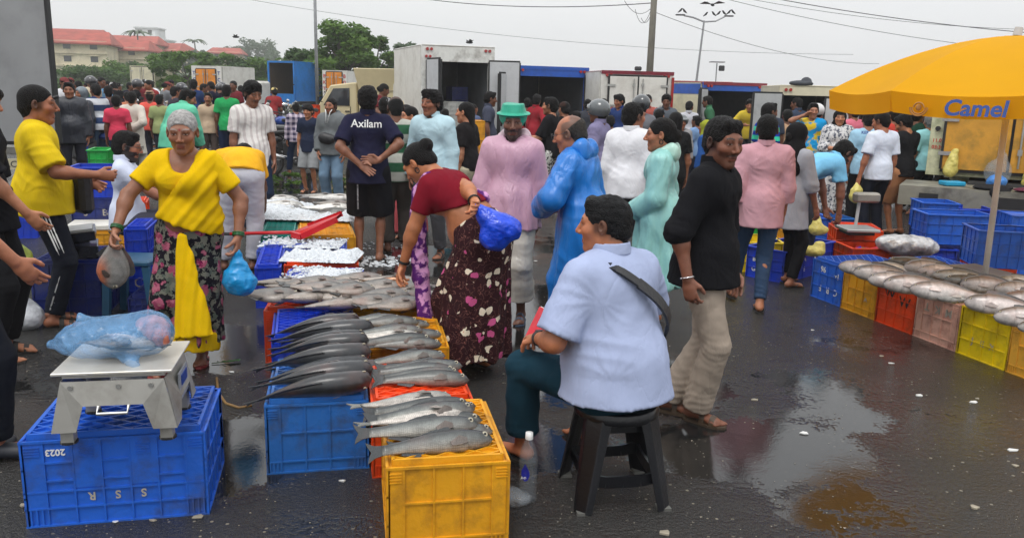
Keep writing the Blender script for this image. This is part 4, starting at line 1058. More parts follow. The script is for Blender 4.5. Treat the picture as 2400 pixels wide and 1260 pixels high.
CREAMP = mat('cream_paint', srgb((214, 206, 178)), .4, dirt=(.28, .25, .18), ds=1.8, dirta=.35, var=.05)
BLUEP = mat('blue_paint', srgb((28, 84, 178)), .4, var=.08, dirt=(.03, .06, .1), ds=3, dirta=.4)
LBLUE = mat('bright_blue_paint', srgb((22, 120, 200)), .45, var=.08, dirt=(.03, .1, .16), ds=3, dirta=.4)
MAROON = mat('maroon_paint', srgb((122, 30, 48)), .4)
ORP = mat('orange_paint', srgb((226, 138, 34)), .45, var=.08, dirt=(.25, .12, .03), ds=3, dirta=.5)
DGREY = mat('chassis_grey', (.04, .04, .042), .6)
GLASS = mat('window_glass', (.03, .035, .04), .06, spec=.8)
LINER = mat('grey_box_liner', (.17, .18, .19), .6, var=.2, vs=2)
LETB = mat('blue_lettering', srgb((30, 60, 140)), .5); LETR = mat('red_lettering', srgb((190, 30, 30)), .5); LETW = mat('white_lettering', (.75, .75, .74), .5); LETK = mat('black_lettering', (.02, .02, .022), .5)

def wheel(root, c, r_, wd, axis=(1, 0, 0)):
 ax = Vector(axis).normalized(); b = MB(); c = Vector(c); b.tube([c - ax * wd / 2, c - ax * wd * .42, c + ax * wd * .42, c + ax * wd / 2], [r_ * .93, r_, r_, r_ * .93], 20)
 w_ = b.build('wheel', TYRE, root); b = MB(); b.cyl(c - ax * (wd / 2 + .004), c + ax * (wd / 2 + .004), r_ * .52, r_ * .52, 14); b.build('rim', GALV, w_)
def box_truck(loc, ang, W_, Lb, zf, zt, label, *, rear=WHITE, sides=WHITE, band=None, frame_=None, doors=None, inside=LINER, top_trim=None, dl=(0, 0), dr=(0, 0), doorm=GALV, open_=True, lights='round', under=True, cat='truck', closed_door=WHITE, post=.09, head=.16, mat_side2=None, group=None):
 """rear left bottom corner at loc on the ground, x runs along the rear to the right, y runs forward (away). zf box floor, zt box top.
  dl, dr: opening angles in degrees of the left and right rear doors (0 shut); None no door"""
 root = thing('truck', label, cat, loc, R(ang), group); t = .05; H = zt - zf
 doors_h = H - head - .06; dw = (W_ - 2 * post) / 2
 def part(name, c, d, m_, parent=root, bevel=0): b = MB(); b.box(c, d); return b.build(name, m_, parent, bevel=bevel)
 def sidewall(x, name='side_wall'):
  o = part(name, (x, Lb / 2 + .06, (zf + zt) / 2 - .001), (t, Lb - .12, H - .006), sides, bevel=.006)
  if band:
   (z0, z1, bm) = band; part('painted_band', (x + (-.028 if x < W_ / 2 else .028), Lb / 2 + .06, (z0 + z1) / 2), (.008, Lb - .14, z1 - z0), bm, o)
   part('side_rail', (x + (-.03 if x < W_ / 2 else .03), Lb / 2 + .06, zf + .04), (.02, Lb - .13, .06), GALV, o)
  return o
 sidewall(t / 2 + .002); sidewall(W_ - t / 2 - .002)
 part('roof', (W_ / 2, Lb / 2, zt - .02), (W_ - .004, Lb, .045), sides if not top_trim else top_trim, bevel=.008); part('box_floor', (W_ / 2, Lb / 2, zf + .03), (W_ - .01, Lb - .01, .06), GALV)
 part('front_wall', (W_ / 2, Lb - .05, (zf + zt) / 2), (W_ - .12, .05, H - .1), inside)
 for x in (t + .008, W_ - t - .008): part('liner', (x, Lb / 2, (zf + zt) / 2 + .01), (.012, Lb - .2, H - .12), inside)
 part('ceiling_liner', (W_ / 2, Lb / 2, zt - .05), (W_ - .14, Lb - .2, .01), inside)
 fm = frame_ or rear
 b = MB();
 b.box((post / 2, .03, (zf + zt) / 2), (post, .06, H)); b.box((W_ - post / 2, .03, (zf + zt) / 2), (post, .06, H)); b.box((W_ / 2, .03, zt - head / 2), (W_ - 2 * post, .06, head)); b.box((W_ / 2, .03, zf + .04), (W_ - 2 * post, .06, .08)); b.build('rear_frame', fm, root, bevel=.004)
 if top_trim:
  part('top_trim', (W_ / 2, -.004, zt - .03), (W_ + .01, .02, .075), top_trim)
 for s_, a in ((0, dl), (1, dr)):
  if a is None: continue
  hx = post if s_ == 0 else W_ - post
  b = MB(); sg = 1 if s_ == 0 else -1
  b.box((sg * dw / 2, -.02, doors_h / 2), (dw - .01, .06, doors_h)); d = b.build('rear_door', closed_door if (a == 0) else doorm, root, bevel=.004)
  d.location = (hx, -.045 if a else -.012, zf + .085); d.rotation_euler = (0, 0, R(-a * sg))
  b = MB(); yy = -.053 if not a else .0
  for x0_, z0_, x1_, z1_ in ((.0, 0, .0, doors_h), (dw, 0, dw, doors_h), (0, 0, dw, 0), (0, doors_h, dw, doors_h)):
   b.bar((sg * x0_, -.02, z0_), (sg * x1_, -.02, z1_), .03, .075, up=(0, 1, 0) if z0_ != z1_ else (0, 0, 1))
  b.build('door_seal', DARKM, d)
  if a == 0:
   xr = dw - .10
   b = MB(); b.cyl((sg * xr, -.075, .05), (sg * xr, -.075, doors_h - .04), .012, n=8); b.box((sg * xr, -.068, doors_h * .86), (.05, .04, .07)); b.box((sg * xr, -.068, doors_h * .2), (.05, .04, .07)); b.build('lock_rod', STEEL, d)
   for zz in (.16, .5, .85): b = MB(); b.box((sg * .05, -.062, doors_h * zz), (.18, .02, .045)); b.build('hinge', STEEL, d)
 if lights:
  for x in (.12, .21, W_ - .12, W_ - .21):
   b = MB(); b.cyl((x, -.03, zt - .09), (x, .0, zt - .09), .032, n=10); b.build('marker_lamp', RED, root)
 for x in (post * .5, W_ - post * .5):
  b = MB(); b.cyl((x, -.03, zf + H * .42), (x, .0, zf + H * .42), .03, n=10); b.build('door_buffer', DARKM, root)
 if under:
  part('chassis', (W_ / 2, Lb / 2 + .1, zf - .12), (W_ * .45, Lb + .6, .16), DGREY); part('bumper', (W_ / 2, .02, zf - .3), (W_ - .05, .06, .12), DGREY)
  for x in (.18, W_ - .18):
   o = part('tail_lamp', (x, -.02, zf - .16), (.2, .05, .09), RED); part('indicator', (x + (.13 if x < 1 else -.13), -.02, zf - .16), (.06, .05, .088), AMB)
  for x in (.15, W_ - .15):
   wheel(root, (x, .75, .36), .36, .2); wheel(root, (x, Lb + .7, .36), .36, .2)
  part('cab', (W_ / 2, Lb + .85, zf + .35), (W_ - .15, 1.3, 1.5), sides, bevel=.1)
  b = MB(); b.box((W_ / 2, -.012, zf - .16), (.5, .01, .11)); pl = b.build('number_plate', mat('plate_yellow', srgb((225, 190, 60)), .5), root)
 return root

def motorbike(loc, ang, label, paint, group, tilt=8, crate_col=None, det=True):
 root = thing('motorcycle', label, 'motorbike', loc, R(ang), group); root.rotation_euler = (0, R(tilt), R(ang))
 for y in (-.62, .62):
  b = MB(); pts = [Vector((0, y + .27 * math.cos(a), .29 + .27 * math.sin(a))) for a in np.linspace(0, 2 * math.pi, 17)]; b.tube(pts, .045, 7, caps=False)
  w_ = b.build('wheel', TYRE, root, smooth=True); b = MB(); b.cyl((-.045, y, .29), (.045, y, .29), .07, n=8)
  for k in range(5): a = k * 1.257; b.bar((0, y, .29), (0, y + .24 * math.cos(a), .29 + .24 * math.sin(a)), .03, .02)
  b.build('rim', GALV, w_)
 b = MB(); b.sph((0, .16, .78), (.13, .27, .13), 10, 6); b.build('fuel_tank', paint, root, smooth=True)
 b = MB(); b.box((0, -.32, .80), (.22, .68, .09)); b.build('seat', mat('black_vinyl', (.015, .015, .016), .4), root, bevel=.03)
 b = MB(); b.box((0, .02, .45), (.26, .42, .36)); b.build('engine', DGREY, root, bevel=.04)
 b = MB(); b.sph((0, -.55, .68), (.12, .34, .10), 8, 6); b.build('tail_fairing', paint, root, smooth=True)
 b = MB(); b.sph((0, .60, .60), (.09, .30, .05), 8, 6); b.build('mudguard', paint, root, smooth=True)
 b = MB(); b.bar((-.07, .62, .3), (-.07, .42, .95), .04); b.bar((.07, .62, .3), (.07, .42, .95), .04); b.tube([(-.36, .25, 1.02), (-.2, .38, 1.0), (.2, .38, 1.0), (.36, .25, 1.02)], .018, 6); b.build('handlebar', DGREY, root)
 b = MB(); b.sph((0, .52, .88), (.11, .09, .11), 10, 6); b.build('headlamp', CLEARL, root, smooth=True)
 for s_ in (-1, 1):
  b = MB(); b.bar((s_ * .28, .3, 1.0), (s_ * .33, .28, 1.2), .012); b.sph((s_ * .34, .28, 1.23), (.07, .015, .045), 8, 5); b.build('mirror', CHROME if s_ > 0 else DGREY, root)
 b = MB(); b.tube([(.14, .1, .3), (.16, -.3, .28), (.16, -.75, .38)], [.03, .045, .05], 8); b.build('exhaust', CHROME, root, smooth=True)
 return root

LEAVES = {}
def leaf_mat(name, c1, c2):
 if name in MATS: return MATS[name]
 m = bpy.data.materials.new(name); n, b, l = nodes(m); MATS[name] = m
 oi = n.nodes.new('ShaderNodeVertexColor'); oi.layer_name = 'Col'; x = n.nodes.new('ShaderNodeMix'); x.data_type = 'RGBA'; x.inputs[6].default_value = (*c1, 1); x.inputs[7].default_value = (*c2, 1)
 sp = n.nodes.new('ShaderNodeSeparateColor'); l(oi.outputs[0], sp.inputs[0]); l(sp.outputs[0], x.inputs[0]); l(x.outputs[2], b.inputs['Base Color'])
 b.inputs['Roughness'].default_value = .6; b.inputs['Specular IOR Level'].default_value = .3
 tr = n.nodes.new('ShaderNodeBsdfTranslucent'); l(x.outputs[2], tr.inputs[0]); ms = n.nodes.new('ShaderNodeMixShader'); ms.inputs[0].default_value = .3
 o = n.nodes['Material Output']; l(b.outputs[0], ms.inputs[1]); l(tr.outputs[0], ms.inputs[2]); l(ms.outputs[0], o.inputs[0]); return m
def foliage(name, clumps, n, size, mt, parent, seed, droop=.3):
 "clumps: (x, y, z, rx, ry, rz); leaves lie mostly near the clump shells"
 rg = np.random.default_rng(seed); cl_ = np.array(clumps, float); w_ = (cl_[:, 3] * cl_[:, 5]); w_ = w_ / w_.sum()
 idx = rg.choice(len(cl_), n, p=w_); d = rg.normal(size=(n, 3)); d /= np.linalg.norm(d, axis=1)[:, None]; rad = rg.uniform(.25, 1, n) ** .45
 c = cl_[idx, :3] + d * rad[:, None] * cl_[idx, 3:6] * (1 + .12 * rg.normal(size=(n, 1)))
 u = rg.normal(size=(n, 3)); u[:, 2] *= .4; u /= np.linalg.norm(u, axis=1)[:, None]; v = np.cross(u, d + rg.normal(size=(n, 3)) * .5); v /= np.linalg.norm(v, axis=1)[:, None] + 1e-9
 s_ = size * rg.uniform(.6, 1.4, n)[:, None]
 P = np.stack([c - u * s_, c - v * s_ * .45, c + u * s_, c + v * s_ * .45], 1).reshape(-1, 3)
 me = np_mesh(name, P, np.arange(4 * n).reshape(-1, 4), False)
 tone = rg.uniform(0, 1, len(cl_))[idx] * .55 + rg.uniform(0, .45, n); set_col(me, np.repeat(np.stack([tone] * 3, 1), 4, 0)); return obj(name, me, mt, parent)
def tree(loc, h, spread, label, mt, seed, clumps=22, n=5000, leaf=.12, trunk=.12, low=.3, group=None, shape=None, name='tree', cat='tree'):
 rg = random.Random(seed); root = thing(name, label, cat, loc, 0, group)
 b = MB(); tips = []; bark = mat('bark', (.09, .075, .06), .9, bump=.6, bs=12)
 b.tube([(0, 0, -.1), (spread * .03, 0, h * .2), (spread * .05, 0, h * .45)], [trunk, trunk * .8, trunk * .6], 8)
 cl_ = []
 for i in range(clumps):
  a = rg.uniform(0, 2 * math.pi); rr = spread * math.sqrt(rg.uniform(.02, 1)) * .8; z = h * rg.uniform(low, .92); k = 1 - max(0, (z / h - .55)) * 1.2
  if shape: k = shape(z / h)
  x, y = rr * math.cos(a) * k, rr * math.sin(a) * k; s_ = rg.uniform(.13, .27) * spread
  cl_.append((x, y, z, s_, s_, s_ * rg.uniform(.5, .75)))
  b.tube([(spread * .04, 0, min(z * .7, h * .42)), (x * .5, y * .5, z * .85), (x, y, z)], [trunk * .4, trunk * .22, trunk * .08], 5)
 b.build('trunk', bark, root, smooth=True); foliage('crown', cl_, n, leaf, mt, root, seed); return root
# ------------------------------------------------------------ ground
def ground_mat():
 m = bpy.data.materials.new('wet_asphalt'); n, b, l = nodes(m)
 tcn = n.nodes.new('ShaderNodeTexCoord'); O = tcn.outputs['Object']
 def noise(s, d=4, r_=.55, dist=0, vec=None):
  q = n.nodes.new('ShaderNodeTexNoise'); q.inputs['Scale'].default_value = s; q.inputs['Detail'].default_value = d; q.inputs['Roughness'].default_value = r_; q.inputs['Distortion'].default_value = dist; l(vec or O, q.inputs['Vector']); return q.outputs[0]
 def mr(x, a, b_, c, d):
  q = n.nodes.new('ShaderNodeMapRange'); q.interpolation_type = 'SMOOTHSTEP'; l(x, q.inputs[0])
  for i, vv in enumerate((a, b_, c, d)): q.inputs[i + 1].default_value = vv
  return q.outputs[0]
 def mth(op, x, y=None, z=None):
  q = n.nodes.new('ShaderNodeMath'); q.operation = op
  for i, vv in enumerate((x, y, z)):
   if vv is None: continue
   if isinstance(vv, (int, float)): q.inputs[i].default_value = vv
   else: l(vv, q.inputs[i])
  return q.outputs[0]
 def mix(f, a, b_):
  q = n.nodes.new('ShaderNodeMix'); q.data_type = 'RGBA'
  for i, vv in ((0, f), (6, a), (7, b_)):
   if isinstance(vv, tuple): q.inputs[i].default_value = (*vv[:3], 1)
   elif isinstance(vv, (int, float)): q.inputs[i].default_value = vv
   else: l(vv, q.inputs[i])
  return q.outputs[2]
 # standing water: low parts of a gentle unevenness, plus the hollows the photograph shows
 low = noise(.55, 5, .6)
 hollows = None
 for (px, py, rx, ry, k) in PUDDLES:
  c = G(px, py)
  s = n.nodes.new('ShaderNodeVectorMath'); s.operation = 'SUBTRACT'; l(O, s.inputs[0]); s.inputs[1].default_value = (c.x, c.y, 0)
  s2 = n.nodes.new('ShaderNodeVectorMath'); s2.operation = 'MULTIPLY'; l(s.outputs[0], s2.inputs[0]); s2.inputs[1].default_value = (1 / rx, 1 / ry, 0)
  ln = n.nodes.new('ShaderNodeVectorMath'); ln.operation = 'LENGTH'; l(s2.outputs[0], ln.inputs[0])
  v = mr(ln.outputs['Value'], .3, 1.25, k, 0); hollows = v if hollows is None else mth('MAXIMUM', hollows, v)
 edge = mth('ADD', noise(5, 5, .65), mth('MULTIPLY', mth('SUBTRACT', noise(38, 3, .7), .5), .9))
 lev = mth('ADD', mth('ADD', low, hollows), mth('MULTIPLY', mth('SUBTRACT', edge, .5), .28))
 wet = mr(lev, .52, .66, 0, 1)                       # 1 in open water
 film = mr(lev, .38, .6, 0, 1)                       # wet film
 agg = noise(170, 3, .7); agg2 = noise(55, 3, .6)
 base = mix(mr(agg, .35, .7, 0, 1), (.007, .007, .0075), (.052, .049, .045))
 base = mix(mr(noise(.8, 4), .4, .65, 0, .5), base, (.016, .015, .013))
 speck = n.nodes.new('ShaderNodeTexVoronoi'); speck.inputs['Scale'].default_value = 30; l(O, speck.inputs['Vector'])
 se = n.nodes.new('ShaderNodeSeparateColor'); l(speck.outputs['Color'], se.inputs[0])
 sm = mth('MULTIPLY', mth('LESS_THAN', speck.outputs['Distance'], .22), mth('GREATER_THAN', se.outputs[0], .78))
 base = mix(mth('MULTIPLY', sm, mr(noise(1.3, 3), .42, .6, .2, 1)), base, (.26, .23, .17))
 base = mix(mth('MULTIPLY', wet, .75), base, (.008, .0085, .009))
 l(base, b.inputs['Base Color'])
 ro = mth('ADD', mth('MULTIPLY', mth('SUBTRACT', 1.0, film), .16), mth('MULTIPLY', mth('SUBTRACT', 1.0, wet), .07)); l(mth('ADD', ro, .015), b.inputs['Roughness'])
 b.inputs['IOR'].default_value = 1.4; b.inputs['Specular IOR Level'].default_value = .8
 hgt = mth('MULTIPLY', mth('ADD', mth('MULTIPLY', agg, .45), agg2), mth('SUBTRACT', 1.02, wet))
 hgt = mth('ADD', hgt, mth('MULTIPLY', noise(9, 3, .5, .5), .05))
 bb = n.nodes.new('ShaderNodeBump'); bb.inputs['Strength'].default_value = .9; bb.inputs['Distance'].default_value = .018; l(hgt, bb.inputs['Height']); l(bb.outputs[0], b.inputs['Normal'])
 return m
PUDDLES = [(1740, 1060, .8, .6, .30), (1500, 900, .8, .7, .34), (1275, 745, .7, 1.3, .42), (1270, 1040, .35, .4, .26), (1620, 640, .5, .9, .2), (1000, 610, .8, .9, .34), (500, 810, .9, .6, .40), (560, 1060, .42, .6, .38), (1990, 1200, .55, .4, .235), (720, 430, 2.0, 2.4, .3),
   (1250, 560, .8, 1.2, .22), (1860, 920, .55, .8, .19), (130, 900, .7, .3, .10), (760, 1240, .4, .2, .16)]
bm_ = MB(); bm_.add([(-900, -60, 0), (900, -60, 0), (900, 1500, 0), (-900, 1500, 0)], [(0, 1, 2, 3)])
g_ = bm_.build('ground', ground_mat()); g_['kind'] = 'structure'
# ------------------------------------------------------------ terrain and far things
def hill_mesh():
 b = MB(); nx, ny = 60, 14; x0, x1, y0, y1 = -170, 40, 48, 330
 for j in range(ny):
  for i in range(nx):
   x = x0 + (x1 - x0) * i / (nx - 1); y = y0 + (y1 - y0) * (j / (ny - 1)) ** 1.6
   s_ = min(1, max(0, (-x + 12) / 45)); z = s_ * s_ * (3 - 2 * s_) * 2.6 * min(1, (y - 47) / 55) + (.5 * math.sin(x * .2) * math.sin(y * .13)) * s_ - .1
   z += max(0, (y - 130) / 200) * 5.5 * s_
   b.v.append((x, y, z))
 b.f = [(j * nx + i, j * nx + i + 1, (j + 1) * nx + i + 1, (j + 1) * nx + i) for j in range(ny - 1) for i in range(nx - 1)]; b.m = [0] * len(b.f)
 return b
h_ = hill_mesh().build('hill', mat('green_hillside', (.035, .065, .018), .95, var=.4, vs=.3, bump=.5, bs=2, dirt=(.06, .07, .03), ds=.5), smooth=True); h_['kind'] = 'structure'
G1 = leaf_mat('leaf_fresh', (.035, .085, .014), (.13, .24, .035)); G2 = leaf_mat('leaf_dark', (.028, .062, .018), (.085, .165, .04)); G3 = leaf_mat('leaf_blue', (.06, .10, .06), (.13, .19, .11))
def at(px, y, z=0): p = GY(px, y, z); return (p.x, p.y, p.z)
# shrubs on the bank
shr = [(150, 70, 2.0, 2.6, G1, 0), (205, 66, 2.0, 2.8, G2, 0), (262, 72, 2.5, 2.8, G1, 0), (318, 80, 2.7, 2.6, G2, 0), (392, 58, 3.0, 2.3, G1, 0), (436, 52, 3.0, 2.0, G1, 0), (488, 56, 3.05, 2.1, G1, 0), (545, 60, 2.6, 2.4, G2, 0), (590, 66, 2.9, 2.6, G1, 0), (640, 62, 2.7, 2.5, G1, 0)]
wl = ['low shrub beside the grey truck door', 'dark bushy shrub below the long red roofed flats', 'bright shrub between the flats and the beige truck', 'shrub rising behind the distant beige truck', 'round fresh green shrub behind the white car', 'fresh green shrub left of the white truck with orange doors', 'tall shrub right behind the white truck with orange doors', 'dark shrub right of the white truck with orange doors', 'pale shrub left of the blue open truck', 'dark shrub behind the blue open truck']
for i, (px, y, h, sp, m_, z) in enumerate(shr):
 tree(at(px, y, 0.5), h * 1.12, sp * 1.1, wl[i], m_, 40 + i, clumps=26, n=5200, leaf=.13, trunk=.1, low=.08, group='shrubs along the bank', name='shrub', cat='shrub')
far = [(430, 210, 8.5, 4, 'dark tree rising between the red roofs'), (500, 190, 8.5, 5, 'far pale tree under the small red roofed house'), (560, 200, 9.5, 6, 'hazy round tree on the far hill right of the small red house'), (610, 200, 11.5, 8, 'widest hazy tree on the far hill'), (655, 190, 8, 6, 'hazy tree on the far hill above the blue open truck'), (470, 160, 6.5, 5, 'tree below the far red roofed house'), (300, 150, 6, 5, 'tree at the foot of the red roofed flats')]
for i, (px, y, h, sp, lb) in enumerate(far):
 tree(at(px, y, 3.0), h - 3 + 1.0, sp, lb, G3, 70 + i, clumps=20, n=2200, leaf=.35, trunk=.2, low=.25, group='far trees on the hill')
# the tall loose tree behind the pole
tree(at(722, 45), 3.75, 2.0, 'lower leafy tree left of the tall loose tree behind the lamp pole', G2, 91, clumps=30, n=6500, leaf=.13, low=.25, group='trees behind the vans')
tree(at(808, 43), 4.95, 2.7, 'tallest loose leafed tree behind the beige van', G1, 92, clumps=42, n=9500, leaf=.13, low=.22, trunk=.16, group='trees behind the vans')
tree(at(880, 47), 4.6, 1.7, 'airy top heavy tree between the tall tree and the white truck', G1, 93, clumps=22, n=3600, leaf=.12, low=.45, group='trees behind the vans')
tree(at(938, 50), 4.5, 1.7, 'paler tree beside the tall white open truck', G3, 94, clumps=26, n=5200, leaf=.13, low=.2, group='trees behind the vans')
def palm(loc, h, label, seed):
 rg = random.Random(seed); root = thing('palm_tree', label, 'palm', loc); b = MB(); b.tube([(0, 0, 0), (.2, 0, h * .6), (.1, 0, h)], [.2, .14, .12], 8); b.build('trunk', mat('bark', (0, 0, 0)), root, smooth=True)
 for k in range(13):
  a = k * .49 + rg.random() * .3; b = MB(); L_ = rg.uniform(2.0, 2.8)
  for j in range(9):
   t0, t1 = j / 9, (j + 1) / 9; up = rg.uniform(.2, .9) if j == 0 else up
   p0 = Vector((.1 + math.cos(a) * L_ * t0, math.sin(a) * L_ * t0, h + up * L_ * (t0 - 1.3 * t0 * t0))); p1 = Vector((.1 + math.cos(a) * L_ * t1, math.sin(a) * L_ * t1, h + up * L_ * (t1 - 1.3 * t1 * t1)))
   sd = Vector((-math.sin(a), math.cos(a), -.5)) * .38 * (1 - t0 * .7); s2 = Vector((math.sin(a), -math.cos(a), -.5)) * .38 * (1 - t0 * .7)
   b.add([p0, p1, p1 + sd, p0 + sd], [(0, 1, 2, 3)]); b.add([p0, p1, p1 + s2, p0 + s2], [(0, 1, 2, 3)])
  b.build('frond', mat('palm_leaf', (.04, .075, .025), .6, var=.3), root)
palm(at(328, 150, 3), 7.0, 'coconut palm standing in front of the red roofed flats', 3)
palm(at(460, 175, 4), 6.0, 'far palm top above the shrubs left of the small red roof', 5)
# flats with red tiled roofs
WALLC = mat('cream_render', srgb((218, 206, 178)), .85, dirt=(.2, .17, .12), ds=.4, dirta=.5); ROOF = mat('red_tile_roof', srgb((158, 72, 60)), .8, var=.2, vs=.8, dirt=(.12, .04, .03), ds=.5, dirta=.5); WIN = mat('dark_window', (.05, .055, .06), .2); WHW = mat('white_render', srgb((215, 217, 218)), .8, dirt=(.25, .25, .25), ds=.3, dirta=.4)
def house(p, ang, w_, d_, h, label, storeys=3, wall=WALLC, roof=ROOF, gap=3.2, flat=False, cat='building', group=None):
 p = (p[0], p[1], 1.7 + (p[2] - 1.7) * .62); h *= .64; root = thing('apartment_building', label, cat, p, R(ang), group)
 b = MB(); b.box((0, 0, h / 2 - 1), (w_, d_, h + 2)); b.build('wall', wall, root)
 if flat:
  b = MB(); b.box((0, 0, h + .15), (w_ + .5, d_ + .5, .3)); b.build('roof', wall, root)
 else:
  b = MB(); e = .7; r_ = d_ * .16; L_ = w_ / 2 + e
  b.add([(-L_, -d_ / 2 - e, h - .3), (L_, -d_ / 2 - e, h - .3), (L_ - 1.0, 0, h + r_), (-L_ + 1.0, 0, h + r_), (-L_, d_ / 2 + e, h - .3), (L_, d_ / 2 + e, h - .3),
    (-L_, -d_ / 2 - e, h - .5), (L_, -d_ / 2 - e, h - .5), (-L_, d_ / 2 + e, h - .5), (L_, d_ / 2 + e, h - .5)],
    [(0, 1, 2, 3), (3, 2, 5, 4), (0, 3, 4), (1, 5, 2), (6, 8, 9, 7), (0, 6, 7, 1), (4, 5, 9, 8), (0, 4, 8, 6), (1, 7, 9, 5)]); b.build('roof', roof, root)
 fh = h / storeys
 for s_ in range(storeys):
  b = MB(); b.box((0, -d_ / 2 - .1, s_ * fh + .05), (w_ + .02, .22, .18)); b.build('floor_band', wall, root)
  n = int(w_ / gap)
  for i in range(n):
   x = -w_ / 2 + (i + .5) * w_ / n; b = MB(); b.box((x, -d_ / 2 - .005, s_ * fh + fh * .56), (.9, .06, fh * .44)); wn = b.build('window', WIN, root)
   b = MB(); b.box((x, -d_ / 2 - .12, s_ * fh + fh * .84), (1.3, .3, .08)); b.build('sunshade', wall, wn)
 return root
gb = 'cream flats with red tiled roofs'
house(at(150, 118, 4.6), 16, 13, 9, 5.2, 'cream two storey flats nearest the grey truck door', 2, group=gb)
house(at(272, 128, 4.2), 8, 11, 8, 5.0, 'cream flats with red roof right of the longest block', 2, group=gb)
house(at(165, 150, 9.6), 10, 13, 9, 3.6, 'upper cream block with long red roof behind the nearest flats', 1, group=gb)
house(at(238, 160, 9.2), -4, 9, 8, 3.6, 'small upper red roofed block beside the pale flat roof', 1, group=gb)
house(at(318, 160, 7.6), 6, 10, 8, 5.2, 'red roofed flats behind the coconut palm', 2, group=gb)
house(at(378, 165, 7.2), 4, 9, 8, 4.0, 'low red roofed house below the white block', 1, group=gb)
house(at(415, 185, 9.4), -8, 5, 7, 3.6, 'small red roof right of the white block', 1, group=gb)
house(at(200, 172, 10), 6, 8, 6, 3.2, 'pale flat roofed storey peeking over the red roofs', 1, wall=WHW, flat=True)
house(at(360, 205, 9.5), 0, 4.6, 6, 11.5, 'white modern block taller than the red roofs', 4, wall=WHW, flat=True, gap=2.2)
house(at(384, 200, 9.0), 0, 4, 6, 7.4, 'lower stepped wing beside the white modern block', 2, wall=WHW, flat=True, gap=2.0)
house(at(535, 190, 7.0), 8, 6.5, 6, 5.4, 'red roofed villa among far trees on the right of the hill', 2)
house(at(562, 182, 2.6), 0, 6, 6, 3.2, 'low red roof among trees below the far villa', 1)

# ------------------------------------------------------------ poles, wires, birds
CONC = mat('weathered_pole', (.17, .16, .13), .85, var=.2, vs=2, dirt=(.06, .06, .05), ds=1.5); GREYM = mat('galvanised_pole', (.32, .33, .34), .5, .5, var=.1)
r_ = thing('lamp_pole', 'slim grey lamp pole rising out of the picture left of the beige van', 'pole', at(743, 38)); b = MB(); b.tube([(0, 0, 0), (0, 0, 9)], [.085, .055], 10); b.build('post', GREYM, r_, smooth=True); b = MB(); b.tube([(0, 0, 8.95), (0, -.8, 9.3), (0, -1.4, 9.35)], .035, 6); b.build('arm', GREYM, r_)
pp = at(1519, 27); r_ = thing('utility_pole', 'thick weathered concrete pole behind the white truck with red trim', 'pole', pp); b = MB(); b.tube([(0, 0, 0), (0.03, 0, 6.6)], [.125, .085], 10); b.build('post', CONC, r_, smooth=True)
b = MB(); b.tube([(.05, -.05, 4.62), (.22, -.1, 4.75), (.30, -.1, 4.62)], .018, 6); b.build('bracket', GREYM, r_); b = MB(); b.box((.26, -.12, 4.66), (.16, .10, .13)); b.build('floodlight', DGREY, r_, bevel=.02)
b = MB(); b.box((-.02, 0, 5.3), (1.2, .08, .08)); b.build('crossarm', DGREY, r_)
lp = at(1622, 34); r_ = thing('street_lamp', 'thin double armed street lamp with birds perched on it', 'street lamp', lp); b = MB(); b.tube([(0, 0, 0), (.28, 0, 4.55)], [.06, .035], 8); b.build('post', GREYM, r_)
for s_ in (-1, 1): b = MB(); b.tube([(.28, 0, 4.5), (.28 + s_ * .45, 0, 4.6 - .06 * s_), (.28 + s_ * .8, 0, 4.72)], .035, 6); b.build('arm', GREYM, r_); b = MB(); b.box((.28 + s_ * .95, 0, 4.74), (.36, .14, .05)); b.build('lamp_head', DGREY, r_, bevel=.015)
BIRD = mat('black_feathers', (.012, .012, .014), .6)
def bird(p, sz, label, fly=False, ang=0, grp=None):
 r_ = thing('bird', label, 'bird', p, R(ang), grp); b = MB()
 if fly: b.sph((0, 0, 0), (.14 * sz, .05 * sz, .045 * sz), 8, 5); b.build('body', BIRD, r_);
 else: b.tube([(-.12 * sz, 0, -.10 * sz), (0, 0, 0), (.06 * sz, 0, .09 * sz), (.10 * sz, 0, .10 * sz)], [.012 * sz, .05 * sz, .035 * sz, .01 * sz], 8); b.build('body', BIRD, r_, smooth=True)
 for s_ in (-1, 1):
  b = MB()
  if fly: b.add([(.05 * sz, 0, .01), (-.07 * sz, 0, .01), (-.10 * sz, s_ * .22 * sz, .10 * sz), (-.02 * sz, s_ * .42 * sz, .04 * sz), (.05 * sz, s_ * .2 * sz, .11 * sz)], [(0, 1, 2, 3, 4)])
  else: b.add([(.02 * sz, s_ * .045 * sz, .05 * sz), (-.04 * sz, s_ * .05 * sz, -.02 * sz), (-.16 * sz, s_ * .02 * sz, -.12 * sz), (-.03 * sz, s_ * .05 * sz, .03 * sz)], [(0, 1, 2, 3)])
  b.build('wing', BIRD, r_)
for k, dx in enumerate((-.95, -.8, .05, .35, .55, .75, .95, 1.1)):
 bird((lp[0] + .28 + dx, lp[1], 4.78 + abs(dx - .1) * .12), .8, ['leftmost bird perched on the street lamp arm', 'second bird from the left on the street lamp arm', 'bird perched over the street lamp post', 'bird just right of the street lamp post', 'fifth bird from the left on the street lamp', 'sixth bird from the left on the street lamp', 'second bird from the right on the street lamp', 'rightmost bird perched on the street lamp'][k], False, 180 if k % 2 else 0, 'birds on the street lamp')
bird(D(1670, 12, 30), 1.1, 'black bird flying above the street lamp', True, 60); bird(D(553, 87, 45), 1.3, 'small bird flying above the far trees on the left', True, 20); bird(D(1100, 100, 40), 1.3, 'bird gliding just above the tall white truck', True, 200)
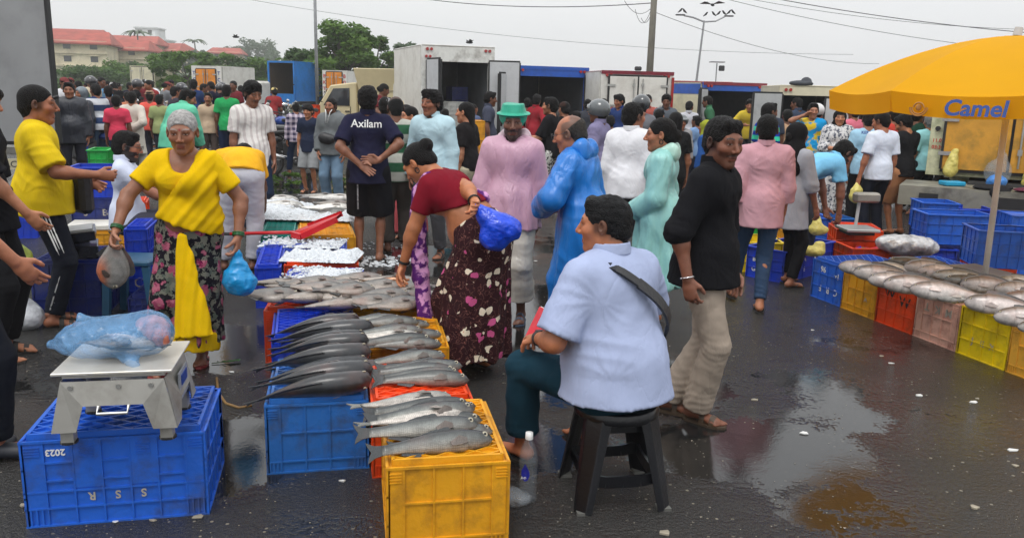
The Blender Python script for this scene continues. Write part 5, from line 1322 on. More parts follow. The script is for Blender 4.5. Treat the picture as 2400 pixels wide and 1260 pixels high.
sl = at(1675, 26); r_ = thing('solar_lamp', 'small solar lamp on a short post between the trucks', 'solar lamp', sl); b = MB(); b.tube([(0, 0, 0), (0, 0, 2.65)], .018, 6); b.build('post', GREYM, r_); b = MB(); b.box((0, 0, 2.68), (.42, .3, .02)); b.build('panel', DGREY, r_); b = MB(); b.box((.14, -.05, 2.5), (.16, .12, .16)); b.build('lamp_head', DGREY, r_, bevel=.02)
WIRE = mat('overhead_wire', (.06, .06, .062), .6)
def wire(a, b_, sagz, rad, label):
 a, b_ = Vector(a), Vector(b_); pts = [a.lerp(b_, t) - Vector((0, 0, sagz * 4 * t * (1 - t))) for t in np.linspace(0, 1, 21)]; b = MB(); b.tube(pts, rad, 5); tag(b.build('overhead_wire', WIRE), label, 'wire', 'overhead wires')
PT = Vector((pp[0], pp[1], 4.45))
wire(D(860, -25, 36), PT, .35, .014, 'dark wire running from the top left to the utility pole')
wire(D(560, -5, 60), D(2000, 128, 60), .9, .012, 'faint wire crossing the sky behind the utility pole')
wire(D(1690, -5, 34), D(2260, 104, 34), .15, .010, 'upper thin wire descending behind the umbrella')
wire(D(1790, -8, 30), D(2420, 78, 30), .12, .014, 'thicker wire descending to the top of the umbrella')
wire(D(1740, -5, 30), D(2420, 70, 31), .2, .008, 'thin wire just beside the one touching the umbrella top')
wire((PT.x, PT.y, 4.2), D(2060, 150, 40), .4, .009, 'faint wire from the utility pole towards the right')
for k, (dx, dz, sg, lb) in enumerate(((-.55, -.2, .5, 'longest'), (-.9, .05, .3, 'leftmost'), (-.35, -.45, .25, 'lowest'))):
 wire((PT.x + dx, PT.y, PT.z + dz), (PT.x, PT.y, PT.z - .1 * k), sg, .008, lb + ' slack wire loop hanging beside the utility pole')

# ------------------------------------------------------------ trucks
g_ = 'small box trucks parked in a row'
T2 = box_truck(at(988, 18), 20, 1.62, 2.8, .78, 2.60, 'tall dirty white box truck with open rear doors and crates inside', rear=mat('rusty_white', srgb((222, 222, 216)), .45, dirt=(.16, .13, .10), ds=3, dirta=.7), dl=82, dr=165, head=.34, post=.14, group=g_)
for x_ in (.10, .18): b = MB(); b.cyl((x_ + .0, -.035, 2.36), (x_, 0, 2.36), .03, n=8); b.build('marker_lamp', RED, T2)
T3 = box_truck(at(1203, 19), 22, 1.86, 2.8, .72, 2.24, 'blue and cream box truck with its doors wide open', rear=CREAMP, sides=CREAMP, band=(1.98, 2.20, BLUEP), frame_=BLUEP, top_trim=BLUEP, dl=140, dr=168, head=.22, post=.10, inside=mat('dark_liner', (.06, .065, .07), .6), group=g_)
T4 = box_truck(at(1408, 18.3), 10, 1.62, 2.8, .72, 2.16, 'white box truck with dark red trim and closed rear doors', dl=0, dr=0, top_trim=MAROON, head=.14, post=.16, group=g_)
b = MB(); b.box((1.60, -.02, 1.5), (.05, .05, 1.1)); b.build('red_reflector', RED, T4)
b = MB(); b.box((.80, -.02, 2.22), (.14, .1, .09)); b.build('work_lamp', DGREY, T4, bevel=.02)
text('BLOW', .12, LETR, T4, frame((.34, -.078, 1.36), (1, 0, 0), (0, 0, 1)), .003, .004); text('PRESS', .12, LETR, T4, frame((1.12, -.078, 1.36), (1, 0, 0), (0, 0, 1)), .003, .004)
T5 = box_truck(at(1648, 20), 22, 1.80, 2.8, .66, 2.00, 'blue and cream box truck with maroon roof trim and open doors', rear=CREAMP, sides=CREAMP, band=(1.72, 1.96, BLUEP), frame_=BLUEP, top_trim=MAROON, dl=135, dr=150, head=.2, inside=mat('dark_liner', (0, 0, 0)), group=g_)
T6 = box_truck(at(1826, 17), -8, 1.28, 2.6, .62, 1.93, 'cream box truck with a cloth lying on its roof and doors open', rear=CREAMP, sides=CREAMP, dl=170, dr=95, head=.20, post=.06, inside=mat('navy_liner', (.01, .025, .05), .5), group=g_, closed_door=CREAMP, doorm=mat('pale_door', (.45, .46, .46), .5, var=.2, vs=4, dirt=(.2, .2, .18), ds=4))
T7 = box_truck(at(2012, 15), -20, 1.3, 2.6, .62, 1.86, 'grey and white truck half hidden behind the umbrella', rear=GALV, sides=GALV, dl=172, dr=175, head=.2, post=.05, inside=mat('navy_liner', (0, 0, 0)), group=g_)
MOSS = mat('mossy_white', srgb((205, 205, 170)), .5, dirt=(.10, .13, .03), ds=3, dirta=.85)
T8 = box_truck(at(2190, 10.4), -30, 1.75, 2.6, .80, 2.15, 'mossy old truck with yellow rear doors and a cluttered tailgate', rear=MOSS, sides=MOSS, closed_door=mat('old_yellow_door', srgb((208, 150, 50)), .5, dirt=(.14, .12, .03), ds=3, dirta=.7), dl=0, dr=0, head=.1, post=.16, group=g_)
b = MB(); b.box((.55, -.42, .70), (1.5, .82, .05)); b.box((.55, -.82, .60), (1.5, .03, .20)); b.build('tailgate', mat('worn_tailgate', (.26, .25, .20), .6, .3, dirt=(.07, .06, .05), ds=3, dirta=.8), T8)
b = MB(); b.box((.95, -.84, .60), (.26, .012, .12)); b.build('plate_recess', DARKM, T8); b = MB(); b.box((.12, -.84, .60), (.2, .012, .1)); b.build('lamp_recess', DARKM, T8)
for x_, z_, t_ in ((.10, 1.22, '11.07'), (.10, 1.14, '03:30'), (1.62, 1.22, '11.07'), (1.62, 1.14, '03:30')): text(t_, .06, LETR, T8, frame((x_, -.006, z_), (1, 0, 0), (0, 0, 1)), .003, .001)
# near truck at the left edge, seen by its open door
pT = G(-70, 560); T1 = box_truck(at(-478, 8.6), 33, 1.72, 3.2, .92, 3.2, 'large truck at the left edge showing a grey open door', rear=DARKM, sides=GALV, dl=160, dr=146, head=.2, post=.10, doorm=mat('grey_door_skin', (.30, .305, .31), .5, .2, var=.10, vs=1.5, dirt=(.15, .15, .15), ds=2.5, dirta=.3))
b = MB(); b.box((1.75, -.05, .74), (.9, .05, .12)); b.build('step_plate', mat('plate_cream', srgb((205, 195, 160)), .6, dirt=(.1, .09, .05), ds=8), T1); text('PEACE', .10, LETK, T1, frame((1.75, -.078, .74), (1, 0, 0), (0, 0, 1)), .002)
# far trucks on the left
def tsign(root, txt, x, z0, dz, mt, y=-.006, s_=.2):
 for i, c in enumerate(txt): text(c, s_, mt, root, frame((x, y, z0 - i * dz), (1, 0, 0), (0, 0, 1)), .004, .004)
T10 = box_truck(at(450, 36), -14, 1.42, 2.6, .75, 2.40, 'far white truck with two orange rear doors', closed_door=ORP, dl=0, dr=0, post=.24, head=.16, lights=None)
tsign(T10, 'TCK', .12, 2.1, .27, LETB); tsign(T10, 'TCK', 1.30, 2.1, .27, LETB)
T11 = box_truck(at(628, 40), -16, 1.40, 2.6, .95, 2.78, 'bright blue truck with an open empty brown box', rear=LBLUE, sides=LBLUE, dl=None, dr=None, post=.06, head=.08, inside=mat('brown_liner', (.09, .06, .035), .8), lights=None)
b = MB(); b.box((.70, -.02, 1.02), (1.38, .05, .55)); b.build('tailboard', LBLUE, T11)
T12 = box_truck(at(756, 36), -6, 1.05, 2.4, .8, 2.34, 'white truck with orange doors behind the beige van', closed_door=ORP, dl=0, dr=0, post=.18, head=.10, lights=None); tsign(T12, 'BKT', .09, 2.1, .26, LETR); tsign(T12, 'BGS', .96, 2.1, .26, LETR)
T13 = box_truck(at(306, 52), -3, 1.55, 2.4, .9, 2.62, 'far beige box truck in front of the shrubs', rear=CREAMP, closed_door=CREAMP, sides=CREAMP, dl=0, dr=0, post=.1, head=.1, lights=None)
T14 = box_truck(at(946, 28), 4, .8, 2.4, .8, 1.98, 'small white truck with blue lettering beside the tall white truck', dl=0, dr=0, closed_door=ORP, post=.28, head=.1, lights=None, top_trim=BLUEP); tsign(T14, 'GTK', .15, 1.72, .25, LETB)
T15 = box_truck(at(1108, 25), 6, 1.6, 2.4, .8, 2.33, 'brick red roofed truck peeking between the two open trucks', sides=mat('brick_red_panel', srgb((170, 80, 62)), .7), rear=mat('brick_red_panel', (0, 0, 0)), dl=None, dr=None, lights=None)
T16 = box_truck(at(1580, 27), 6, 1.9, 2.4, .8, 2.12, 'brick red truck peeking behind the second blue and cream truck', sides=mat('brick_red_panel', (0, 0, 0)), rear=mat('brick_red_panel', (0, 0, 0)), dl=None, dr=None, lights=None)
# the beige delivery van, cab to the left
def van(loc, ang):
 BG = mat('beige_paint', srgb((206, 192, 152)), .45, var=.05, dirt=(.3, .25, .16), ds=2, dirta=.3); root = thing('delivery_van', 'beige delivery van with flared box seen from its side', 'van', loc, R(ang))
 # x runs to the rear, -x is the nose; side facing the camera at y = 0
 b = MB(); prof = [(-1.05, .55), (-1.12, .95), (-.98, 1.18), (-.62, 1.72), (.0, 1.80), (.12, 1.80), (.12, .55)]
 b.add([(x, 0, z) for x, z in prof] + [(x, 1.5, z) for x, z in prof], [tuple(range(7)), tuple(range(13, 6, -1))] + [(i, i + 7, (i + 1) % 7 + 7, (i + 1) % 7) for i in range(7)]); b.build('cab', BG, root, bevel=.03)
 b = MB(); b.prism([(-.80, 1.22), (-.52, 1.64), (-.08, 1.66), (-.08, 1.22)], 0, .02, M=Matrix.Rotation(R(90), 4, 'X') @ Matrix.Translation((0, 0, -.0))); b.build('side_window', GLASS, root)
 b = MB(); b.add([(-1.03, .08, 1.2), (-.66, .1, 1.70), (-.66, 1.4, 1.70), (-1.03, 1.42, 1.2)], [(0, 1, 2, 3)]); b.add([(-1.02, .08, 1.19), (-.65, .1, 1.69), (-.65, 1.4, 1.69), (-1.02, 1.42, 1.19)], [(3, 2, 1, 0)]); b.build('windscreen', GLASS, root)
 b = MB(); b.bar((-.06, -.012, .7), (-.06, -.012, 1.2), .012, .01); b.box((-.14, -.02, 1.08), (.12, .02, .025)); b.build('door', DARKM, root)
 b = MB(); pz = [(0, .75), (0, 1.62), (-.10, 2.15), (1.62, 2.15), (1.50, 1.62), (1.50, .75)]; b.add([(.22 + x, -.12 + (-.10 if z > 2 else 0), z) for x, z in pz] + [(.22 + x, 1.62, z) for x, z in pz], [tuple(range(6)), tuple(range(11, 5, -1))] + [(i, i + 6, (i + 1) % 6 + 6, (i + 1) % 6) for i in range(6)]); bx = b.build('cargo_box', BG, root, bevel=.015)
 b = MB(); b.box((.97, -.124, 1.62), (1.5, .02, .025)); b.box((.97, -.124, .78), (1.5, .02, .06)); b.box((.95, -.128, 1.2), (.02, .016, .82)); b.build('seam', mat('beige_trim', (.42, .36, .24), .5), bx)
 b = MB(); b.box((.9, .75, .58), (3.0, .7, .14)); b.build('chassis', DGREY, root)
 for x in (-.62, 1.25):
  for y in (.06, 1.44): wheel(root, (x, y, .28), .28, .16, (0, 1, 0))
 b = MB(); b.sph((-1.10, .2, .85), (.04, .12, .09), 8, 6); b.build('headlamp', CLEARL, root, smooth=True); b = MB(); b.sph((-1.10, 1.3, .85), (.04, .12, .09), 8, 6); b.build('headlamp', CLEARL, root, smooth=True)
 b = MB(); b.bar((-.82, -.05, 1.3), (-.84, -.2, 1.34), .02); b.box((-.84, -.22, 1.34), (.04, .03, .16)); b.build('wing_mirror', DARKM, root); return root
van(at(826, 21.5), -14)
# far white car
def car(loc, ang, label):
 root = thing('parked_car', label, 'car', loc, R(ang)); b = MB(); prof = [(-.80, .35), (-.82, .9), (-.62, 1.0), (-.55, 1.42), (.55, 1.42), (.62, 1.0), (.82, .9), (.80, .35)]
 n = len(prof); b.add([(x, 0, z) for x, z in prof] + [(x, 3.4, z * (1 if z < 1.1 else 1)) for x, z in prof], [tuple(range(n)), tuple(range(2 * n - 1, n - 1, -1))] + [(i, i + n, (i + 1) % n + n, (i + 1) % n) for i in range(n)]); b.build('body', WHITE, root, bevel=.06)
 b = MB(); b.prism([(-.50, 1.02), (-.46, 1.36), (.46, 1.36), (.50, 1.02)], 0, .02, M=Matrix.Rotation(R(90), 4, 'X')); b.build('rear_window', GLASS, root)
 for s_ in (-1, 1): b = MB(); b.box((s_ * .68, -.01, .85), (.2, .04, .16)); b.build('tail_lamp', RED, root); wheel(root, (s_ * .7, .6, .3), .3, .18); wheel(root, (s_ * .7, 2.8, .3), .3, .18)
 return root
car(at(402, 38), -8, 'white car parked right of the far beige truck')

# motorbikes parked on the left
rg = random.Random(11); pa = [mat('bike_blue', (.015, .06, .3), .25, coat=.8), mat('bike_black', (.012, .012, .014), .25, coat=.8), mat('bike_white', (.6, .6, .6), .25, coat=.8), mat('bike_red', (.3, .015, .015), .25, coat=.8)]
pn = ['blue', 'black', 'white', 'red']
spots = [(145, 17), (172, 21), (196, 26), (188, 15.5), (255, 24), (282, 19), (232, 28), (322, 27), (352, 22), (388, 28), (402, 23), (432, 26), (458, 21), (486, 27), (512, 22), (540, 28), (566, 23), (596, 20), (618, 24), (640, 18.5), (655, 22), (676, 19), (700, 24), (690, 16.5), (722, 21), (930, 24), (960, 23), (948, 21)]
where = ['nearest the grey truck door', 'behind the man in yellow', 'far behind the man in yellow', 'left of the hooded man', 'behind the striped shirts', 'behind the pink shirt', 'in the far left row', 'below the far beige truck', 'before the white car', 'right of the white car', 'behind the mint shirt', 'left of the far orange door truck', 'behind the old woman', 'below the far orange door truck', 'left of the green shirt', 'behind the green shirt', 'right of the green shirt', 'behind the white striped shirt', 'below the blue open truck', 'right of the white striped shirt', 'under the blue truck tailboard', 'left of the checked shirt', 'below the lamp pole', 'nearest the kerb by the checked shirt', 'just left of the beige van', 'behind the van near the tall white truck', 'nearest the tall white truck', 'between the van and the tall white truck']
for i, (px, y) in enumerate(spots):
 c = i * 7 % 4 if i % 3 else 0; motorbike(at(px, y), rg.choice([-1, 1]) * rg.uniform(20, 80) + rg.choice([0, 180]), f'parked {pn[c]} motorbike {where[i]}', pa[c], 'parked motorbikes', rg.choice([-9, 9]))
# kerb with weeds
ka, kb = G(600, 372), G(775, 366); k_ = (kb - ka); b = MB(); b.bar((ka.x - 6, ka.y, .07), (kb.x, kb.y, .07), .22, .14); o = b.build('kerb', mat('kerb_stone', (.16, .155, .14), .8, bump=.4, bs=20, dirt=(.05, .05, .04), ds=3)); o['kind'] = 'structure'
for px, lb in ((648, 'low green weeds growing by the kerb behind the white striped shirt'), (688, 'muddy weed clump beside the checked shirt'), (800, 'small weeds behind the grey hoodie')): tree(at(px, 14.4), .22, .25, lb, G1, px, clumps=10, n=260, leaf=.03, trunk=.02, low=.1, name='weed', cat='weed', group='weeds by the kerb')
# ------------------------------------------------------------ crates in the middle
LW, LK, LF = LETW, LETK, mat('faded_lettering', (.42, .38, .32), .6)
cp = crate_px
SSR = cp((62, 1238), (492, 1204), False, .355, .50, 'blue', 'large upturned blue crate at the front left under the steel scale', front='long', side='r5',
 letters=[('2023', .036, .185, .86, True, LW), ('R', .046, .36, .325, True, LF), ('S', .046, .50, .325, True, LF), ('S', .046, .64, .325, True, LF)])
A1 = cp((625, 1112), (866, 1096), False, .325, .62, 'steel', 'upturned faded blue crate at the front of the long grey fish', front='end', side='r6')
A2 = cp((640, 925), (850, 912), False, .325, .60, 'royal', 'blue crate behind the first one under the long grey fish', front='end', side='r6')
B1 = cp((906, 1302), (1192, 1280), False, .35, .62, 'yellow', 'upturned ochre crate with five fish at the very front of the row', front='end', side='v5')
B2 = cp((872, 1120), (1108, 1104), False, .345, .52, 'orange', 'upturned orange crate behind the front ochre one', front='end', side='v5')
B3 = cp((868, 958), (1052, 950), False, .335, .58, 'yellow', 'ochre crate between the orange crate and the bending woman', front='end', side='r5')
C1 = cp((622, 850), (800, 846), False, .335, .50, 'orange', 'upturned orange crate under the left of the dark fish pile', front='end', side='r5')
C2 = cp((803, 852), (1000, 846), False, .33, .50, 'yellow', 'ochre crate under the right of the dark fish pile', front='r6', side='r5')
D1 = cp((664, 764), (852, 760), False, .315, .44, 'royal', 'blue crate strewn with crushed ice behind the dark fish pile', front='r6', side='r5')
D2 = cp((668, 712), (842, 708), False, .315, .42, 'orange', 'orange crate heaped with ice between two blue crates', front='r6', side='r5')
D3 = cp((600, 722), (662, 720), False, .32, .9, 'royal', 'narrow blue crate left of the iced crates', front='r3', side='r6')
D4 = cp((604, 668), (814, 664), False, .30, .40, 'lilac', 'pale blue crate with ice under the red shovel', front='r6', side='r5')
E1 = cp((612, 636), (698, 634), False, .33, 1.1, 'teal', 'teal crate holding ice on the left of the far fish bed', front='r4', side='r6')
E2 = cp((700, 640), (835, 636), False, .33, 1.1, 'yellow', 'ochre crate on the right of the far fish bed', front='r5', side='r6')
# left group
F1 = cp((80, 745), (246, 741), False, .40, .62, 'navy', 'navy blue crate carrying the black box scale', front='r4', side='r5')
cp((302, 748), (350, 747), False, .16, .4, 'navy', 'low navy crate half hidden by the floral skirt', front='r3')
cp((301, 712), (352, 711), False, .30, .45, 'royal', 'blue crate with a white C on the stack beside the old woman', front='r3', z0=.0, letters=[('C', .11, .55, .55, False, LF)])
if 1:
 cp((302, 712), (358, 710), False, .27, .45, 'royal', 'upper blue crate on the stack beside the old woman', front='r3', z0=.32)
lb = ['lowest crate of the tall blue stack behind the man in yellow', 'blue crate marked S B in the middle of the tall stack', 'open top blue crate of the tall stack behind the man in yellow']
for i in range(3):
 cp((176, 604), (284, 602), False, .29, .42, 'royal' if i > 1 else 'navy', lb[i], front='r4', z0=.295 * i, inverted=i < 2, tray=False, letters=[('S', .09, .3, .5, False, LF), ('B', .09, .72, .5, False, LF)] if i == 1 else ())
cp((222, 566), (268, 565), False, .30, .4, 'green', 'bright green crate behind the tall blue stack', front='r3', z0=.68, inverted=False)
cp((20, 560), (90, 558), False, .55, .5, 'royal', 'blue crate stack half hidden behind the youth in black', front='r4', tray=False)
K1 = cp((165, 622), (300, 618), False, .30, .8, 'yellow', 'ochre crate with a white lid behind the black scale', front='r5')
b = MB(); b.box((.28, .40, .35), (.60, .78, .05)); b.build('foam_lid', mat('foam_white', (.72, .70, .64), .7, dirt=(.4, .35, .28), ds=4), K1, bevel=.008)
cp((292, 560), (350, 558), False, .40, .4, 'orange', 'orange crate behind the seated bearded man', front='r3')
# right hand row of fish crates, running towards the camera
S0, S1 = G(1897, 692), G(2470, 914); dv = (S1 - S0).normalized(); cw = (G(2353, 869) - S0).length / 5
row = [('blue', 'blue crate with upside down lettering at the far end of the right row', [('96', .07, .35, .8, True, LW), ('14', .07, .8, .72, True, LW), ('F', .075, .3, .3, True, LW), ('R', .075, .55, .3, True, LW), ('C', .075, .8, .3, True, LW)]), ('yellow', 'second crate of the right row, plain ochre', [('A', .045, .7, .4, False, LF)]), ('orange', 'orange crate with two black W marks in the right row', [('W', .11, .32, .74, False, LK), ('W', .11, .72, .64, False, LK)]),
  ('cream', 'faded pink crate with worn letters in the right row', [('T', .08, .25, .75, True, LF), ('K', .08, .5, .75, True, LF), ('M', .08, .75, .75, True, LF)]), ('lemon', 'bright lemon yellow crate near the front of the right row', [('J', .06, .3, .35, False, LF), ('E', .06, .5, .35, False, LF), ('X', .06, .7, .35, False, LF)]), ('amber', 'amber crate at the right edge of the picture', [('A', .06, .7, .35, False, LF)])]
side_c = Vector((-dv.y, dv.x, 0))
for i, (c, lb_, let) in enumerate(row):
 A_ = S0 + dv * (cw * i + .004); crate(A_, A_ + dv * (cw - .008), .60, .335 if i != 3 else .33, c, lb_, front='end' if i % 2 else 'r4', side='r6', letters=let, tray=(i not in (1,)))
row2 = ['blue crate in the hidden second row at the far end', 'orange crate in the second row under the pale fish', 'ochre crate in the second row under the pale fish', 'lemon crate in the second row under the pale fish', 'blue crate in the second row by the umbrella foot', 'amber crate in the second row by the right edge']
for i in range(6):
 A_ = S0 + side_c * .62 + dv * (cw * (i + .35)); crate(A_, A_ + dv * (cw - .01), .55, .33, ['blue', 'orange', 'yellow', 'lemon', 'blue', 'amber'][i], row2[i], front='r4', side='r5')
wet_boards = MB(); wet_boards.box((0, 0, 0), (cw * 4.4, 1.02, .018)); o = wet_boards.build('fish_board', mat('wet_fish_board', (.16, .12, .06), .35, dirt=(.05, .03, .02), ds=4, var=.3)); ctr = S0 + dv * cw * 3.7 + side_c * .62; o.location = (ctr.x, ctr.y, .366); o.rotation_euler = (0, 0, math.atan2(dv.y, dv.x)); tag(o, 'wet brown board lying under the pale fish on the right row', 'board')
# crates around the buyers on the right
M1 = crate(G(1834, 664), G(1948, 634), .40, .30, 'royal', 'open blue crate with white letters beside the bending buyer', front='r5', side='r3', inverted=False, letters=[(c, .06, .22 + .2 * k, .60, False, LW) for k, c in enumerate('BAM')] + [(c, .06, .22 + .2 * k, .28, False, LW) for k, c in enumerate('GES')] + [(c, .06, .8 - .3 * k, .60, False, LW, 'side') for k, c in enumerate('BA')] + [(c, .06, .8 - .3 * k, .28, False, LW, 'side') for k, c in enumerate('GE')])
cp((1712, 636), (1830, 640), False, .30, .5, 'lemon', 'yellow crate behind the jeans of the man in the pink shirt', front='r5', inverted=False)
cp((1722, 590), (1790, 592), False, .30, .4, 'green', 'green crate behind the yellow one by the jeans', front='r4', inverted=False)
cp((1840, 566), (1884, 567), False, .32, .4, 'yellow', 'ochre crate printed with black letters I F M', front='r3', inverted=False, letters=[('IF', .10, .5, .72, False, LK), ('M', .10, .55, .28, False, LK)])
cp((1886, 568), (1938, 570), False, .30, .42, 'blue', 'blue crate right of the black lettered one', front='r4', inverted=False)
cp((1940, 566), (1998, 566), False, .28, .42, 'steel', 'dusty blue crate with fish by the white T-shirt man', front='r4', inverted=False)
N1 = cp((1953, 616), (2062, 622), False, .36, .45, 'orange', 'orange crate carrying the flat pan of the platform scale', front='r5', side='r4')
N2 = cp((1992, 648), (2146, 650), False, .28, .45, 'orange', 'open orange crate full of coloured plastic scraps', front='r6', side='r4', inverted=False, letters=[(c, .055, .12 + .14 * k, .5, False, LK) for k, c in enumerate('SIBI')])
N3 = cp((2150, 642), (2236, 646), False, .26, .4, 'royal', 'blue crate right of the open orange one', front='r4', side='r4', inverted=False)
stk = [(2192, 628, 2275, 632, .0, 'navy', 'navy crate at the bottom below the open blue crate'), (2158, 640, 2312, 646, .30, 'blue', 'wide open blue crate on the stack before the tailgate'), (2148, 600, 2232, 604, .30, 'blue', 'blue crate standing behind the wide open one'), (2236, 604, 2312, 608, .25, 'royal', 'blue crate at the back right under the tailgate')]
for k, (xa, ya, xb, yb, z0, c, lb_) in enumerate(stk):
 cp((xa, ya), (xb, yb), False, .30, .4, c, lb_, front='r5', side='r4', z0=z0, inverted=k == 0)
cp((2160, 640), (2300, 646), False, .29, .4, 'navy', 'dark blue crate under the wide open blue crate', front='r5', side='r4')
cp((2238, 604), (2310, 608), False, .24, .4, 'navy', 'dark crate at the back under the tailgate', front='r4', side='r4'); cp((2150, 600), (2230, 604), False, .29, .4, 'navy', 'dark crate under the rear blue crate by the tailgate', front='r4', side='r4')
Q1 = cp((2276, 706), (2372, 712), False, .30, .4, 'orange', 'orange crate with white letters under the blue one by the umbrella pole', front='r5', side='r4', letters=[('S', .06, .4, .6, False, LW), ('F', .06, .8, .6, False, LW), ('M', .06, .4, .25, False, LW), ('A', .06, .8, .25, False, LW)])
Q2 = cp((2272, 706), (2425, 716), False, .32, .42, 'blue', 'open blue crate on the orange one right of the umbrella pole', front='r6', side='r4', z0=.305, inverted=False, letters=[('B', .06, .88, .6, False, LW), ('S', .06, .88, .22, False, LW)])
cp((2350, 776), (2450, 790), False, .33, .4, 'orange', 'orange crate at the right edge behind the pale fish', front='r5', side='r4')
cp((2352, 650), (2440, 655), False, .62, .4, 'blue', 'blue crates at the right edge behind the umbrella pole', front='r5', side='r4', tray=False)
# crates inside and under the trucks
for k, (x, z, c, lb_) in enumerate(((.55, .86, 'navy', 'left navy crate inside the tall white truck'), (.95, .86, 'navy', 'lower navy crate at the right inside the tall white truck'), (.95, 1.16, 'navy', 'middle navy crate at the right inside the tall white truck'), (.95, 1.46, 'navy', 'upper navy crate at the right inside the tall white truck'))):
 p = T2.matrix_basis @ Vector((x, 1.0, z)); q = T2.matrix_basis @ Vector((x + .38, 1.0, z)); crate(p, q, .5, .29, c, lb_, front='r4', side='r4', z0=z, tray=False)
for k in range(2):
 z = .86 + .29 * k - .29 * 0; p = T2.matrix_basis @ Vector((.52, .12, z)); q = T2.matrix_basis @ Vector((.98, .12, z)); crate(p, q, .45, .28, 'grey', ['lower pale grey crate at the door of the tall white truck', 'upper pale grey crate at the door of the tall white truck'][k], front='v4', side='r4', z0=z, tray=False)
for k in range(3):
 cp((944, 336), (976, 336), False, .30, .4, 'orange', ['lowest', 'middle', 'topmost'][k] + ' orange crate of the stack between the van and the white truck', front='r3', z0=.62 + .30 * k, tray=False)
for k in range(4): cp((1112, 470), (1134, 470), False, .30, .4, 'yellow', ['lowest', 'second', 'third', 'topmost'][k] + ' ochre crate of the stack behind the man in the pink raincoat', front='r3', z0=.31 * k, tray=False)
for px, y, z, c, lb_ in ((352, 30, 1.0, 'orange', 'orange crate on a far motorbike left of the white car'), (395, 29, .95, 'orange', 'orange crate below the white car'), (728, 20, .95, 'orange', 'orange crate on a motorbike under the lamp pole'), (2060, 13.2, .75, 'green', 'green crates inside the truck behind the umbrella')):
 p = GY(px - 12, y, z); q = GY(px + 12, y, z); crate(p, q, .4, .3, c, lb_, front='r3', z0=z, tray=False)

# ------------------------------------------------------------ fish
ordn = ['first', 'second', 'third', 'fourth', 'fifth', 'sixth', 'seventh', 'eighth', 'ninth', 'tenth', 'eleventh', 'twelfth', 'thirteenth', 'fourteenth', 'fifteenth', 'sixteenth', 'seventeenth', 'eighteenth', 'nineteenth', 'twentieth']
def lay(sp, hx, hy, z, dirn, roll, label, size=1.0, group=None, **k):
 "place a fish by its snout"
 p = G(hx, hy, z); L_ = SPEC[sp]['L'] * size * .5; a = R(dirn); pt = R(k.get('pitch', 0))
 return fish(sp, (p.x - math.cos(a) * math.cos(pt) * L_, p.y - math.sin(a) * math.cos(pt) * L_, z - math.sin(pt) * L_), dirn, roll, label, size, group=group, **k)
gg = 'long dark grey fish laid in a row'
cob = [(870, 893, .405, 9, 62, 1.0), (873, 866, .43, 11, 58, .98), (868, 826, .44, 7, 60, 1.0), (862, 799, .43, 4, 62, .9), (858, 790, .41, 8, 58, .9), (874, 768, .435, 5, 60, .98), (842, 752, .41, 8, 62, .92), (866, 852, .40, 14, 60, .95), (866, 838, .39, 2, 58, .9), (862, 812, .39, 10, 60, .92), (866, 783, .385, 0, 60, .9)]
for i, (hx, hy, z, d, ro, sz) in enumerate(cob):
 lay('cobia', hx, hy, z, d, -ro, f'{ordn[i]} long dark fish counted from the front of the faded blue crates' if i < 7 else f'long dark fish wedged underneath, {ordn[i - 7]} of the hidden ones from the front', sz, gg, var=i % 3, bend=[-.10, -.06, -.12, -.08][i % 4], sag=[.20, .12, .16][i % 3], pitch=3)
gg = 'grey scaled fish laid on the ochre and orange crates'
mul = [('mullet', 1153, 1024, .395, 17, 60, 1.18, 'frontmost grey scaled fish on the front ochre crate'), ('mullet', 1120, 993, .415, 20, 62, 1.18, 'second grey scaled fish from the front on the ochre crate'), ('carp', 1098, 968, .410, 18, 100, 1.1, 'silver fish lying belly up between the grey ones'), ('mullet', 1110, 955, .43, 20, 62, 1.1, 'grey scaled fish just behind the belly up silver one'), ('carp', 1058, 930, .405, 17, 95, 1.05, 'rearmost silver fish of the front ochre crate'), ('mullet', 1152, 1004, .385, 24, 60, 1.05, 'dark headed fish tucked under the front two'), ('mullet', 1128, 980, .40, 14, 50, 1.1, 'slim grey fish lying between the second and the silver one'), ('mullet', 1096, 944, .40, 15, 50, 1.1, 'slim grey fish before the rearmost silver one'), ('mullet', 1068, 866, .41, 6, 50, 1.0, 'slim fish lying on top in the middle of the orange crate'), ('mullet', 1010, 792, .42, 9, 48, 1.0, 'slim grey fish before the pale bellied one'), ('mullet', 1114, 950, .39, 22, 60, .8, 'dark headed fish tucked under the rear ones'),
  ('mullet', 1098, 886, .395, 8, 62, 1.08, 'frontmost fish on the orange crate'), ('mullet', 1076, 872, .40, 10, 62, .98, 'second fish from the front on the orange crate'), ('mullet', 1082, 856, .40, 12, 60, 1.02, 'third fish from the front on the orange crate'), ('mullet', 1042, 830, .415, 14, 62, .98, 'rearmost fat fish on the orange crate'),
  ('mullet', 1034, 804, .405, 6, 62, .95, 'dark fish at the front of the rear heap'), ('carp', 984, 786, .425, 16, 88, .92, 'pale bellied fish on the rear heap before the bending woman'), ('mullet', 990, 771, .43, 10, 60, .95, 'grey fish right behind the pale bellied one'), ('mullet', 982, 752, .43, 14, 60, .98, 'fat grey fish at the back of the rear heap'), ('mullet', 1034, 782, .39, 4, 60, .9, 'dark fish beside the skirt on the rear heap'), ('mullet', 1006, 758, .39, 6, 60, .8, 'dark fish nearest the floral skirt'), ('mullet', 940, 745, .41, 18, 62, .85, 'small grey fish at the far back of the rear heap')]
for i, (sp, hx, hy, z, d, ro, sz, lb_) in enumerate(mul): lay(sp, hx, hy, z, d + [0, -5, 3, -2, 5][i % 5], ro - 12 if ro < 70 else ro, lb_, sz, gg, var=i % 3, bend=[-.10, -.04, -.14][i % 3], sag=.06)
